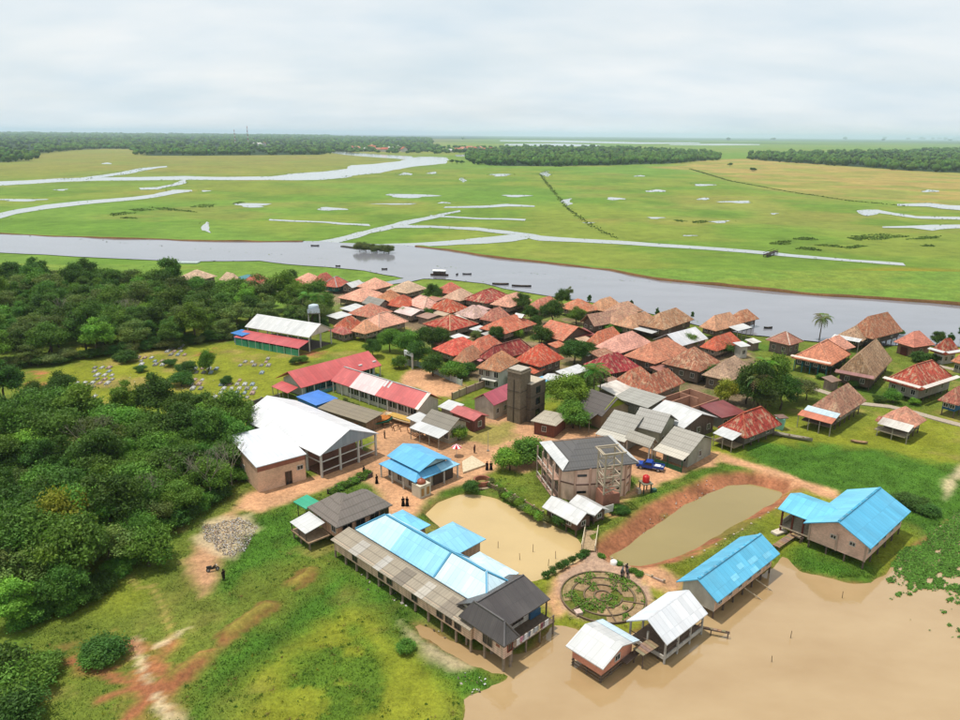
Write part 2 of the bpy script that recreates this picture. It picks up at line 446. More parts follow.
# ------------------------------------------------------------------ ground
z_f, z_1, z_2 = -0.45, -0.7, -1.2
FLOOD = W([(466,800),(470,700),(500,688),(512,674),(470,664),(425,640),(412,622),(430,628),(470,648),(515,655),(540,640),(552,628),(575,630),(600,640),(640,632),(670,618),(700,612),(735,592),(770,570),(785,560),(800,572),(840,582),(872,583),(890,572),(900,556),(918,545),(960,515),(1010,490),(1150,560),(1300,700),(1300,900),(466,900)], z_f)
POND1 = W([(424,514),(437,503),(460,495),(480,496),(497,500),(508,506),(528,515),(549,525),(568,534),(586,548),(588,553),(580,560),(555,572),(532,580),(515,577),(480,550),(440,528)], z_1)
POND2 = W([(616,557),(638,545),(662,525),(690,507),(732,488),(752,487),(776,493),(768,501),(735,520),(696,544),(663,557),(640,563),(622,562)], z_2)
RIVER_NEAR = [(-60,251),(0,253),(80,257),(180,262),(260,261),(290,265),(330,268),(365,271),(396,276.5),(403,279),(385,282.5),(345,283),(345,285),(380,286.5),(408,283),(425,279.5),(450,280),(485,283.5),(505,289),(545,296),(600,304),(650,314),(700,326),(745,335),(800,341),(850,346),(905,345),(960,348),(1060,360)]
RIVER_FAR = [(-60,233.5),(0,234),(50,236.5),(100,238.5),(150,239.5),(200,241.5),(260,242),(320,241.5),(340,243),(385,245),(410,246),(450,251),(500,259),(545,264),(610,271),(660,281),(760,290),(800,294),(830,297),(900,301),(960,306),(1060,316)]
DIRT = [W(p) for p in (
    [(236,508),(250,492),(318,474),(340,466),(372,444),(372,424),(390,408),(415,412),(445,425),(475,412),(500,410),(530,416),(560,425),(600,428),(655,440),(720,452),(716,468),(690,470),(650,492),(625,500),(612,516),(603,512),(640,478),(600,470),(560,446),(534,444),(545,462),(520,474),(500,466),(470,482),(440,490),(425,500),(412,516),(395,518),(385,500),(360,474),(322,488),(262,512)],
    [(385,395),(410,370),(420,368),(452,380),(468,385),(450,396),(432,396),(415,388)],
    [(556,560),(583,548),(598,548),(625,556),(655,568),(690,580),(680,592),(655,585),(640,578),(600,572),(570,585),(556,612),(548,602)],
    [(716,450),(735,457),(775,468),(800,480),(836,492),(850,505),(835,500),(795,487),(760,476),(720,462)],
    [(190,560),(215,525),(232,512),(246,520),(222,560),(214,590),(200,600)],
)]
REDSOIL = [W(p) for p in (
    [(118,700),(135,676),(128,655),(150,640),(172,640),(160,660),(172,682),(200,662),(222,640),(205,655),(178,690),(185,720),(120,725)],
    [(20,392),(32,372),(48,372),(52,385),(36,400)], [(284,378),(300,356),(318,352),(306,372)],
    [(196,352),(214,348),(220,356),(204,360)], [(70,655),(110,640),(128,650),(120,672),(88,668)])]
LUSH = [W(p) for p in (
    [(176,720),(215,672),(262,640),(300,605),(330,570),(345,548),(380,580),(430,618),(462,640),(500,690),(480,715),(462,690),(430,655),(400,628),(372,600),(345,590),(322,612),(280,640),(240,665),(215,700),(212,740)],
    [(735,455),(760,445),(820,442),(880,452),(960,462),(1000,500),(940,545),(905,530),(850,500),(790,478)],
    [(778,560),(800,545),(870,565),(895,590),(840,584),(800,574)],
    [(210,590),(238,520),(300,500),(310,545),(270,560),(232,600)])]
YELLOW = [W(p) for p in (
    [(235,720),(248,680),(290,640),(330,615),(372,612),(412,650),(440,690),(452,740),(235,760)],
    [(800,440),(850,425),(960,428),(960,455),(890,452),(850,450)],
    [(20,380),(60,368),(150,348),(240,342),(330,352),(290,385),(262,420),(205,425),(150,405),(60,410)],
    [(230,470),(285,545),(230,620),(170,640),(140,620),(170,590)])]
PALE = [W(p) for p in ([(396,616),(412,626),(440,648),(470,664),(455,668),(425,655),(402,634)], [(205,520),(250,514),(258,528),(235,560),(212,556),(200,540)],
    [(168,722),(166,704),(172,700),(182,712),(190,722)], [(940,480),(960,462),(975,470),(945,500)])]
MOUNDS = [W(p) for p in ([(230,634),(266,608)], [(172,680),(203,658)], [(294,585),(311,573)])]
PAVE = W([(558,575),(580,562),(583,548),(597,548),(604,560),(630,572),(652,590),(652,604),(630,618),(600,622),(575,618),(560,606),(556,590)])
TAN = W([(655,168),(700,160.5),(790,157.5),(870,163),(1010,168),(1010,215),(905,204),(850,198),(780,190),(730,178),(690,170)])
GOLD = W([(850,270),(905,268),(1000,272),(1000,312),(930,302),(870,285)])

VILL = W([(240,292),(300,283),(400,292),(470,305),(560,313),(700,335),(755,350),(760,400),(720,425),(650,400),(560,385),(480,385),(440,350),(350,335),(320,300)])
C_VILL = np.array(S(150, 128, 104, 0.6))
C_GRASS = np.array(S(122, 138, 54, 0.55)); C_LUSH = np.array(S(84, 126, 42, 0.56)); C_YEL = np.array(S(152, 158, 50, 0.55))
C_DRY = np.array(S(172, 152, 88, 0.6)); C_DIRT = np.array(S(198, 152, 116, 0.72)); C_RED = np.array(S(178, 112, 80, 0.62))
C_PALE = np.array(S(205, 185, 150, 0.7)); C_PAVE = np.array(S(188, 156, 134, 0.7)); C_MUD = np.array(S(160, 120, 80, 0.6))
C_MARSH = np.array(S(128, 164, 66, 0.54)); C_MARSH2 = np.array(S(146, 162, 68, 0.54)); C_MARSH3 = np.array(S(112, 152, 54, 0.55))
C_TAN = np.array(S(186, 164, 96, 0.58)); C_GOLD = np.array(S(166, 152, 48, 0.55))

TRAILS = [(W(l), w, c, al) for l, w, c, al in (
    ([(136,640),(139,658),(150,688),(160,702),(170,722)], .55, C_PALE, .9), ([(100,700),(128,690),(150,686),(172,690),(200,664)], .8, C_RED, .8), ([(158,646),(172,638),(186,628)], .5, C_PALE, .8),
    ([(70,660),(100,672),(128,682),(150,690)], .7, C_RED, .8), ([(150,585),(163,606),(172,636)], .35, C_DRY, .7), ([(128,575),(140,590),(152,586)], .4, C_DRY, .6), ([(120,726),(140,706),(150,690)], .8, C_RED, .9), ([(106,650),(128,642),(142,650)], .9, C_RED, .7))]
def near_colour(x, y):
    n1 = fbm(x, y, 9, 4, 1); n2 = fbm(x, y, 2.2, 3, 5); n3 = fbm(x, y, 28, 3, 9)
    wob = (n1 - 0.5) * 7 + (n2 - 0.5) * 3
    c = np.empty(x.shape + (3,)); c[:] = C_GRASS
    def blend(col, w): c[:] = c * (1 - w[..., None]) + col * w[..., None]
    blend(C_YEL, sstep(0.46, 0.68, n3) * 0.8)
    blend(C_LUSH, sstep(0.52, 0.72, fbm(x, y, 14, 4, 21)) * 0.7)
    blend(C_DRY, sstep(0.60, 0.78, fbm(x, y, 6, 4, 33)) * 0.55)
    # marsh grass by the river
    far = sstep(225, 262, y + wob); blend(C_MARSH, far * 0.85)
    blend(C_MARSH2, far * sstep(0.5, 0.7, n3) * 0.7)
    for i_, P in enumerate(YELLOW): blend(C_YEL if i_ != 3 else np.array(S(124, 136, 58, .56)), sstep(-3, 4, sdist(P, x, y) + wob) * 0.9)
    blend(C_DRY, sstep(0, 8, sdist(YELLOW[2], x, y) + wob) * sstep(0.48, 0.66, n1) * 0.8)
    blend(C_DRY * np.array((1, 1.02, 0.8)), sstep(0, 6, sdist(YELLOW[3], x, y) + wob) * sstep(0.45, 0.7, n1) * 0.5)
    blend(C_LUSH, sstep(2, 6, sdist(YELLOW[0], x, y) + wob) * sstep(0.55, 0.66, fbm(x, y, 7, 4, 41)) * 0.8)
    for P in LUSH: blend(C_LUSH * (0.8 + 0.4 * n2[..., None]), sstep(-2.5, 2.5, sdist(P, x, y) + wob))
    blend(C_VILL * (0.7 + 0.6 * n2[..., None]), sstep(-3, 3, sdist(VILL, x, y) + wob) * (0.25 + 0.7 * sstep(0.38, 0.58, n1)))
    ring2 = sstep(-4.6, -2.6, sdist(POND2, x, y) + wob * 0.2)
    for P in DIRT: blend(C_DIRT * (0.86 + 0.3 * n1[..., None]), sstep(-1.0, 1.2, sdist(P, x, y) + wob * 0.5))
    blend(C_GRASS * 1.1, sstep(-1, 2, sdist(W([(446,440),(470,424),(515,420),(528,436),(500,446),(470,444)]), x, y) + wob) * 0.75)
    blend(C_DRY, sstep(-1, 2, sdist(W([(446,440),(470,424),(515,420),(528,436),(500,446),(470,444)]), x, y) + wob) * n1)
    blend((C_RED * .8 + C_DIRT * .15) * (0.75 + 0.45 * n2[..., None]), ring2 * (0.30 + 0.70 * sstep(0.42, 0.56, fbm(x, y, 4, 4, 61) - .1 + 0.35 * sstep(3, -3, (y - atxy((700,527))[1]) * -1 + (x - atxy((700,527))[0]) * .45))))
    for P in REDSOIL: blend(C_RED, sstep(-1.5, 1.5, sdist(P, x, y) + wob * 0.9) * (0.08 + 0.8 * sstep(0.46, 0.60, 0.45 * n2 + 0.55 * fbm(x, y, 2.4, 4, 91))))
    for M in MOUNDS:
        d = ldist(M, x, y); blend(C_DRY * np.array((1.05, 0.9, 0.75)), sstep(1.5, 0.5, d + wob * 0.22) * (0.3 + 0.6 * n1)); blend(C_RED * 0.7, sstep(0.5, 0.1, np.abs(d - 1.2) + (n2 - .5) * 1.6) * 0.55)
    c[:] = c * (0.80 + 0.42 * n2 + 0.30 * (fbm(x, y, 0.9, 2, 71) - .5) + 0.25 * (fbm(x, y, 4.5, 3, 72) - .5))[..., None]
    for ln, wd, cc, al in TRAILS: blend(cc, sstep(wd * 1.3, wd * .4, ldist(ln, x, y) + (n2 - .5) * wd * 1.6) * al)
    for P in PALE: blend(C_PALE * (0.8 + 0.4 * n2[..., None]), sstep(-0.8, 1.0, sdist(P, x, y) + wob * 0.45) * 0.85)
    blend(C_PAVE, sstep(-0.2, 0.4, sdist(PAVE, x, y)))
    for P in (FLOOD, POND1): blend(C_MUD, sstep(-0.7, 0.6, sdist(P, x, y) + (n2 - .5) * 1.5))
    return np.clip(c, 0.004, 1)
def near_height(x, y):
    n1 = fbm(x, y, 6, 3, 77); n2 = fbm(x, y, 1.7, 3, 88)
    z = (n1 - 0.5) * 0.24 + (n2 - .5) * 0.10
    built = np.full(x.shape, -30.0)
    for P in DIRT: built = np.maximum(built, sdist(P, x, y))
    z = z * (1 - 0.8 * sstep(-1, 1, np.maximum(built, sdist(PAVE, x, y))))
    for M in MOUNDS: z = z + 0.75 * sstep(1.5, 0.3, ldist(M, x, y) + (n2 - .5) * 1.3)
    wob = (fbm(x, y, 5, 4, 3) - 0.5) * 4
    z = z - 1.2 * sstep(-2.2, 2.4, sdist(FLOOD, x, y) + wob * 0.7)
    z = z - 1.8 * sstep(-1.6, 1.8, sdist(POND1, x, y) + wob * 0.3)
    d2 = sdist(POND2, x, y) + wob * 0.25
    z = z + 0.45 * sstep(-7, -4.5, d2) * sstep(-2.0, -4.0, d2)
    z = z - 2.6 * sstep(-4.4, 2.8, d2)
    edge = np.minimum(np.minimum(x + 300, 300 - x), np.minimum(y - 28, 340 - y))
    return z * sstep(0, 8, edge)
def grid_mesh(name, xs, ys, zf, cf, hole=None):
    X, Y = np.meshgrid(xs, ys); X = X.astype(float); Y = Y.astype(float)
    Z = zf(X, Y) if zf else np.zeros(X.shape)
    C = cf(X, Y)
    nx, ny = len(xs), len(ys)
    idx = np.arange(nx * ny).reshape(ny, nx)
    q = np.stack([idx[:-1, :-1], idx[:-1, 1:], idx[1:, 1:], idx[1:, :-1]], -1)
    if hole:
        cx = (X[:-1, :-1] + X[1:, 1:]) / 2; cy = (Y[:-1, :-1] + Y[1:, 1:]) / 2
        q = q[~((cx > hole[0]) & (cx < hole[1]) & (cy > hole[2]) & (cy < hole[3]))]
    q = q.reshape(-1, 4)
    return np_mesh(name, np.stack([X, Y, Z], -1).reshape(-1, 3), q, C.reshape(-1, 3), 'tint', True)
def np_mesh(name, co, q, col=None, attr='tint', smooth=False):
    me = bpy.data.meshes.new(name); k = q.shape[1]
    me.vertices.add(len(co)); me.vertices.foreach_set('co', np.ascontiguousarray(co, np.float32).ravel())
    me.loops.add(q.size); me.loops.foreach_set('vertex_index', np.ascontiguousarray(q, np.int32).ravel())
    me.polygons.add(len(q)); me.polygons.foreach_set('loop_start', np.arange(0, q.size, k, dtype=np.int32))
    me.polygons.foreach_set('loop_total', np.full(len(q), k, np.int32))
    if smooth: me.polygons.foreach_set('use_smooth', np.ones(len(q), bool))
    if col is not None:
        a = me.attributes.new(attr, 'FLOAT_COLOR', 'POINT')
        a.data.foreach_set('color', np.concatenate([col, np.ones((len(col), 1))], 1).astype(np.float32).ravel())
    me.update(calc_edges=True); me.validate()
    return me
ys_n = [28.0]
while ys_n[-1] < 340: ys_n.append(ys_n[-1] + (0.6 if ys_n[-1] < 170 else 0.6 + (ys_n[-1] - 170) * 0.008))
ys_n = np.array(ys_n) * 1.0; ys_n = 28 + (ys_n - 28) * (312 / (ys_n[-1] - 28))
xs_n = np.linspace(-300, 300, 721)
g = link_mesh('ground', grid_mesh('ground', xs_n, ys_n, near_height, near_colour), m=GROUND)
tag(g, 'village ground of grass, red dirt yards and banks round the ponds', 'ground', kind='structure')

def band0(rows): return [(x, a_) for x, a_, b_ in rows] + [(x, b_) for x, a_, b_ in reversed(rows)]
FARWOODS = [W(band0(r)) for r in ([(-300,136,166),(0,136,163),(36,136,161.5),(40,136,155),(70,136,151),(100,136.3,149),(130,136.5,149),(134,136.7,156),(200,137,156),(260,137.5,155.5),(330,138,155),(336,138.5,152.5),(380,139.5,151.5),(425,140,150.5),(432,140.5,147)],[(466,151,160),(474,149.5,165),(500,148,166.5),(560,148,166.8),(620,149.5,165.5),(680,151.5,164),(720,154.5,160)],[(748,155,160),(790,153.5,163),(850,152.5,167),(900,152,171),(960,150,173.5),(1040,149,176)])]
def far_colour(x, y):
    n1 = fbm(x, y, 60, 4, 2); n3 = fbm(x, y, 260, 4, 12); n2 = fbm(x, y * 1.0, 24, 3, 31)
    c = np.empty(x.shape + (3,)); c[:] = C_MARSH
    def blend(col, w): c[:] = c * (1 - w[..., None]) + col * w[..., None]
    blend(C_MARSH2, sstep(0.42, 0.62, n3) * 0.95)
    blend(C_MARSH3, sstep(0.50, 0.66, n1) * 0.7)
    blend(C_DRY, sstep(0.60, 0.75, fbm(x, y, 110, 4, 51)) * 0.35)
    lft = sstep(600, 1500, y) * sstep(100, -500, x); blend(C_DRY * 0.85, lft * (0.3 + 0.5 * n1))
    c[:] = c * (0.82 + 0.36 * n2 + .22 * (fbm(x, y * .4, 14, 3, 35) - .5))[..., None]
    wob = (n1 - 0.5) * 60
    blend(C_TAN * (0.75 + 0.5 * n2[..., None]), sstep(-40, 50, sdist(TAN, x, y, 400) + wob) * (0.45 + 0.5 * sstep(0.36, 0.56, n1)))
    blend(C_GOLD, sstep(-4, 6, sdist(GOLD, x, y, 60) + wob * 0.2) * 0.8)
    for P in FARWOODS: blend(np.array(S(48, 74, 36, .5)), sstep(-2, 14, sdist(P, x, y, 400) - 18))
    blend(np.array(S(52, 84, 50, .5)), sstep(5200, 8000, y + (fbm(x, y * .5, 1500, 3, 81) - .5) * 5000) * sstep(.34, .50, fbm(x * .35, y, 900, 3, 82) + .25 * sstep(8000, 15000, y)))
    d = .6 * sstep(2600, 6000, y) * (1 - sstep(300, -300, x)); blend(C_MARSH * 0.9, d * 0.7)
    return np.clip(c, 0.004, 1)
def gline(a, b, s, grow, lim):
    o = list(np.arange(a, b, s)) + [b]; st = s
    while o[-1] < lim: st *= grow; o.append(o[-1] + st)
    return o
xr = gline(300, 700, 8, 1.06, 40000); xs_f = np.array(sorted([-v for v in xr] + list(np.linspace(-300, 300, 76))[1:-1] + xr))
yr = gline(340, 560, 4, 1.008, 2600); yr = yr[:-1] + gline(yr[-1], yr[-1] + 1, 22, 1.06, 40000)
yl = [28 - v for v in (0, 10, 30, 80, 200, 600, 2000, 8000)]
ys_f = np.array(sorted(yl + list(np.linspace(28, 340, 40))[1:-1] + yr))
g = link_mesh('marsh_ground', grid_mesh('marsh_ground', xs_f, ys_f, None, far_colour, hole=(-300, 300, 28, 340)), m=GROUND)
tag(g, 'flat green and olive marsh plain reaching to the horizon', 'marsh', kind='structure')

def poly_sheet(name, pts, z, m, rough=0.0, step=0, seed=0, label=None, cat=None, hgt=0):
    P = [Vector((p[0], p[1], 0)) for p in pts]
    if step:
        Q = []
        for i in range(len(P)):
            a, b = P[i], P[(i + 1) % len(P)]; k = max(1, min(60, int((b - a).length / step)))
            for j in range(k):
                q = a.lerp(b, j / k)
                nx_ = float(fbm(np.array([q.x]), np.array([q.y]), step * 4, 3, seed)[0]) - 0.5; ny_ = float(fbm(np.array([q.x]), np.array([q.y]), step * 4, 3, seed + 7)[0]) - 0.5
                Q.append(Vector((q.x + nx_ * rough * 2, q.y + ny_ * rough * 2, 0)))
        P = Q
    tri = tessellate_polygon([P])
    me = bpy.data.meshes.new(name)
    me.from_pydata([(p.x, p.y, z) for p in P], [], [tuple(t) for t in tri])
    me.update()
    # keep every normal up
    if len(me.polygons) and sum(p.normal.z for p in me.polygons) < 0: me.flip_normals()
    o = link_mesh(name, me, m=m)
    return tag(o, label, cat, kind='structure')
poly_sheet('river', W(RIVER_NEAR, .05) + W(RIVER_FAR[::-1], .05), 0.30, W_RIVER, 1.6, 5, 3, 'broad grey river between the village and the marsh', 'river')
poly_sheet('flood_water', [(x, y) for x, y in W([(440,820),(395,600),(520,640),(560,615),(640,600),(760,550),(880,545),(980,480),(1250,540),(1400,820)], z_f)], z_f, W_FLOOD, label='tan muddy flood water round the stilt houses', cat='water')
poly_sheet('tan_pond', W([(405,514),(437,488),(480,482),(600,535),(602,562),(560,590),(500,592)], z_1), z_1, W_TAN, label='pale tan pond beside the long blue roof', cat='pond')
poly_sheet('olive_pond', W([(595,552),(640,510),(745,470),(790,488),(780,515),(700,570),(640,585)], z_2), z_2, W_OLIVE, label='olive rectangular fish pond with red earth banks', cat='pond')

def band(rows): return [(x, a) for x, a, b in rows] + [(x, b) for x, a, b in reversed(rows)]
STREAMS = [
 ('winding_channel', [(-60,183,188),(0,181.5,185.8),(30,180.5,184.3),(62,178.5,182.3),(100,177.5,181),(140,177,180.5),(185,176,180),(220,177,180),(270,176.5,180),(290,174,180.5),(320,172,180),(345,169,178),(350,165.5,176),(380,163.5,173),(400,161,169),(410,158,167),(420,157,166),(432,156.8,165),(448,157.5,163.5)], 'wide pale channel winding across the far marsh'),
 ('far_loop', [(330,151.2,153),(345,152,155),(370,154,157),(395,155.5,158.6),(412,156.4,160)], 'narrow far loop of the channel below the distant village'),
 ('side_channel', [(62,179,180),(85,177.5,179.5),(100,175,178),(125,171,174),(147,167.5,170),(168,166,167)], 'thin side channel splitting off the wide channel on the left'),
 ('left_creek', [(-60,219,229),(0,214,221),(20,209,214),(50,205,209),(100,200,203.5),(130,197,200.5),(150,194.5,197.5),(170,190,194),(188,190.3,191.5)], 'creek entering the marsh at the left edge'),
 ('linking_creek', [(143,188,190),(160,187.2,189.7),(170,184,187),(180,181,185),(187,179.5,183)], 'short creek linking the channel to the left creek'),
 ('river_branch', [(312,242,247),(330,239,245),(345,236,241),(370,229,233.5),(400,222,226.5),(430,216,219.5),(460,210.5,212)], 'branch running up from the river into the marsh'),
 ('cross_ditch', [(268,219,220.6),(330,222,223.6),(372,224.5,226.5)], 'thin straight ditch left of the river branch'),
 ('long_creek', [(390,225,228),(430,226,228),(480,228,231),(510,231,235),(540,236,241),(580,239,242.5),(620,241,244.5),(700,247,250),(780,253,256),(850,260,262.3),(905,264,266.5)], 'long straight creek along the near marsh'),
 ('creek_mouth', [(384,245,249),(420,243,247),(460,240,245),(490,237,244),(515,234,241),(528,235,239)], 'mouth where the long creek meets the river'),
 ('pond_channel', [(430,215.3,216.8),(480,218,219.6),(525,219.3,221)], 'thin channel in the middle of the marsh'),
 ('pond_channel', [(446,206.7,208),(480,206,208),(508,204,206.5),(535,206,207)], 'forked pale pool channel in mid marsh'),
 ('looped_pool', [(857,211,213),(868,210,216.5),(880,210,213.4),(895,213,216),(915,216.5,218.7),(980,217.5,220.5)], 'looped shallow pool at the right of the marsh'),
 ('upper_pool', [(900,204,206),(930,203,206.7),(945,205,209),(985,206,213)], 'shallow pool at the far right above the looped pool'),
 ('lower_pool', [(880,226.4,228),(910,226,228.2),(930,225,231),(945,225,229),(985,224,228)], 'shallow pool at the far right below the looped pool'),
]
SHORES = [W(RIVER_NEAR, .05)[1:-1], W(RIVER_FAR, .05)[1:-1]]
for i, (nm, rows, lab) in enumerate(STREAMS):
    P = W(band(rows)); far = max(p[1] for p in P); SHORES.append(P)
    poly_sheet(nm, P, 0.16 + 0.05 * i / len(STREAMS) * (1 if far < 700 else 4), W_MARSH, 3.6 if far < 700 else 9, 6 if far < 700 else 16, 40 + i, lab, 'creek')
POOLS = [(253,205,30,4),(410,196,46,4),(332,209,30,3.2),(445,203,14,1.6),(545,174,10,5),(567,202,10,7),(500,175,20,2.6),(515,196,26,2.2),(615,199,16,2.6),(656,191,20,2.6),(702,199,12,2),(736,202,34,2.6),(723,222,18,2.6),(656,218,16,1.8),(702,185,22,1.8),(928,191,18,2.2),(107,163.5,10,1.4),(206,258 - 30,8,10),(60,190,14,1.4),(20,200,44,2.6),(205,191,10,1.2),(462,180,6,4),(405,174,12,2.4),(432,173,10,2),(395,210 - 6,40,1.3),(590,223,10,1.2),(775,214,10,1.3),(690,236,14,1.2),(640,176,12,1.2)]
for i, (cx, cy, w, h) in enumerate(POOLS):
    P = []
    for k in range(14):
        a = 2 * PI * k / 14; rr = 1 + 0.25 * math.sin(3 * a + i) + 0.12 * math.sin(5 * a + 2 * i)
        P.append((cx + w / 2 * rr * math.cos(a), cy - h / 2 * rr * math.sin(a)))
    SHORES.append(W(P)); poly_sheet('marsh_pool', W(P), 0.14, W_MARSH, 5.0, 7, 90 + i, 'small pale pool lying in the green marsh', 'pool')
# far pale flooded land near the horizon
for i, (rows, lab) in enumerate([([(500,140.3,141.3),(560,140.6,142.3),(640,142.3,144),(700,142.6,143.4)], 'pale flooded land far beyond the right wood'), ([(670,144.2,145),(720,143.8,145.4),(760,144.2,145)], 'second strip of flooded land far right'), ([(505,144,145.5),(560,143.5,146.5),(600,145,146.3)], 'flooded strip behind the middle wood'), ([(455,155,156.6),(480,154,156)], 'pale pool beside the far village')]):
    poly_sheet('flooded_land', W(band(rows)), 0.3, W_MARSH, 20, 90, 130 + i, lab, 'water')
# steep brown bank on the marsh side of the river
def bank(pts, h, name, label, seed):
    P = W(pts, .05); Q = []
    for i in range(len(P) - 1):
        a, b = Vector(P[i]), Vector(P[i + 1]); k = max(1, int((b - a).length / 4))
        Q += [a.lerp(b, j / k) for j in range(k)]
    X = np.array([q.x for q in Q]); Y = np.array([q.y for q in Q]); hh = h * (0.25 + 1.3 * np.clip(fbm(X, Y, 30, 3, seed) - 0.25, 0, 1))
    off = (fbm(X, Y, 16, 3, seed + 3) - 0.5) * 4
    mb = MB()
    rows = []
    for i, q in enumerate(Q):
        t = (Q[min(i + 1, len(Q) - 1)] - Q[max(i - 1, 0)]).normalized(); n = Vector((-t.y, t.x))
        rows.append([(q + n * (off[i] - 1.0), 0.0), (q + n * (off[i] - 0.2), hh[i] + .25), (q + n * (off[i] + 2.5), hh[i] * .8 + .2), (q + n * (off[i] + 9), -0.05)])
    n = len(rows)
    vs = [(p.x, p.y, z) for r in rows for p, z in r]
    for c in range(3): mb.add(vs if c == 0 else [], [], 0)
    for i in range(n - 1):
        for c in range(3): mb.f.append((i*4+c, (i+1)*4+c, (i+1)*4+c+1, i*4+c+1)[::-1]); mb.mi.append(0)
    cols = np.zeros((len(vs), 3)); nn = fbm(X, Y, 8, 3, seed + 9)
    for i in range(n):
        cols[i*4] = C_MUD * 0.45; cols[i*4+1] = C_MUD * (0.4 + 0.5 * nn[i]); cols[i*4+2] = C_MARSH * 1.0; cols[i*4+3] = C_MARSH
    me = np_mesh(name, np.array(vs), np.array(mb.f), cols, 'tint', False)
    o = link_mesh(name, me, m=GROUND); tag(o, label, 'river bank', kind='structure')
bank([(415,247),(450,251),(500,259),(545,264),(610,271),(660,281),(760,290),(800,294),(830,297),(900,301),(960,306),(1060,316)], 1.5, 'river_bank', 'low brown cut bank along the marsh side of the river', 5)
bank([(-60,233.5),(0,234),(50,236.5),(100,238.5),(150,239.5),(200,241.5),(260,242),(310,241.8)], 0.9, 'river_bank', 'low bank of the river on the left side of the marsh', 15)
# ------------------------------------------------------------------ buildings
MESHC = {}
def shared(key, fn):
    if key not in MESHC: MESHC[key] = fn()
    return MESHC[key]
def box_mesh(sx, sy, sz, m, name):
    k = ('box', round(sx, 2), round(sy, 2), round(sz, 2), m.name)
    return shared(k, lambda: MB().box(-sx/2, -sy/2, 0, sx/2, sy/2, sz).mesh(name, [m]))
def fit(L, F, R, e):
    """rectangle from three eave corners seen in the photograph: centre, angle, length along F-R, length along F-L"""
    l, f, r = (Vector(atxy(p, e)) for p in (L, F, R))
    vr = r - f; vl = l - f
    ar = math.atan2(vr.y, vr.x); al = math.atan2(vl.y, vl.x) - PI / 2
    d = (al - ar + PI) % (2 * PI) - PI
    th = ar + d * vl.length / (vl.length + vr.length)
    u = Vector((math.cos(th), math.sin(th))); v = Vector((-u.y, u.x))
    a = abs(vr.dot(u)); b = abs(vl.dot(v)); c = f + u * a / 2 + v * b / 2
    return c, th, a, b
def hip_faces(a, b, z, rise, along, ins=None):
    x, y = a / 2, b / 2
    if along == 'x':
        i = min(y * 0.95 if ins is None else ins, x - 0.15); p, q = (-x + i, 0, z + rise), (x - i, 0, z + rise)
        top = [[(-x,-y,z),(x,-y,z),q,p],[(x,y,z),(-x,y,z),p,q]]
        if i > 0.05: top += [[(-x,y,z),(-x,-y,z),p],[(x,-y,z),(x,y,z),q]]
        hips = [(p, q)] + ([((-x,-y,z),p),((-x,y,z),p),((x,-y,z),q),((x,y,z),q)] if i > 0.05 else [])
    else:
        i = min(x * 0.95 if ins is None else ins, y - 0.15); p, q = (0, -y + i, z + rise), (0, y - i, z + rise)
        top = [[(-x,y,z),(-x,-y,z),p,q],[(x,-y,z),(x,y,z),q,p]]
        if i > 0.05: top += [[(-x,-y,z),(x,-y,z),p],[(x,y,z),(-x,y,z),q]]
        hips = [(p, q)] + ([((-x,-y,z),p),((x,-y,z),p),((-x,y,z),q),((x,y,z),q)] if i > 0.05 else [])
    return top, hips
def caps(hips, parent, color, w=0.32, m=None, name='ridge_cap'):
    for p, q in hips:
        mb = MB(); p = Vector(p) + Vector((0, 0, .05)); q = Vector(q) + Vector((0, 0, .05)); d = q - p
        if d.length < 0.4: continue
        mb.bar(p + d * 0.01, q - d * 0.01, w, 0.14); mb.build(name, m or CLAY, parent, color)
def walls(parent, a, b, z0, z1, m, color, gable=None, rise=0, ov=0.5, name='wall'):
    x, y = a / 2 - ov, b / 2 - ov
    mb = MB(); mb.box(-x, -y, z0, x, y, z1)
    if gable == 'x':
        h = rise * y / (b / 2)
        for s in (-1, 1):
            mb.add([(s*x,-y,z1),(s*x,y,z1),(s*x,0,z1+h),(s*(x-.15),-y,z1),(s*(x-.15),y,z1),(s*(x-.15),0,z1+h)], [(0,1,2) if s > 0 else (0,2,1),(3,5,4) if s > 0 else (3,4,5)])
    if gable == 'y':
        h = rise * x / (a / 2)
        for s in (-1, 1):
            mb.add([(-x,s*y,z1),(x,s*y,z1),(0,s*y,z1+h),(-x,s*(y-.15),z1),(x,s*(y-.15),z1),(0,s*(y-.15),z1+h)], [(0,2,1) if s > 0 else (0,1,2),(3,4,5) if s > 0 else (3,5,4)])
    return mb.build(name, m, parent, color)
def window(parent, side, pos, z, a, b, ov, w=0.9, h=1.1, color=(0.5, 0.47, 0.42), name='window', frame=True):
    """side 'l' = face towards -x, 'r' = face towards -y"""
    if side == 'r': loc = (pos, -b / 2 + ov, z); rz = 0
    else: loc = (-a / 2 + ov, pos, z); rz = -PI / 2
    k = ('pane', w, h); me = shared(k, lambda: MB().box(-w/2, -0.05, 0, w/2, 0.0, h).mesh('window', [GLASS]))
    o = link_mesh(name, me, parent); o.location = loc; o.rotation_euler = (0, 0, rz)
    if frame:
        def fr():
            mb = MB(); t = 0.09
            mb.box(-w/2-t, -0.10, -t, -w/2, 0.0, h+t); mb.box(w/2, -0.10, -t, w/2+t, 0.0, h+t)
            mb.box(-w/2, -0.10, h, w/2, 0.0, h+t); mb.box(-w/2, -0.12, -t, w/2, 0.0, 0); mb.box(-0.035, -0.075, 0, 0.035, -0.052, h)
            return mb.mesh('frame', [PAINT])
        f = link_mesh('frame', shared(('frame', w, h), fr), o, color)
    return o
def posts(parent, pts, h, color, w=0.2, m=None, z0=0.0, name='post'):
    me = box_mesh(w, w, h, m or WOOD, name)
    for x, y in pts:
        o = link_mesh(name, me, parent, color); o.location = (x, y, z0)
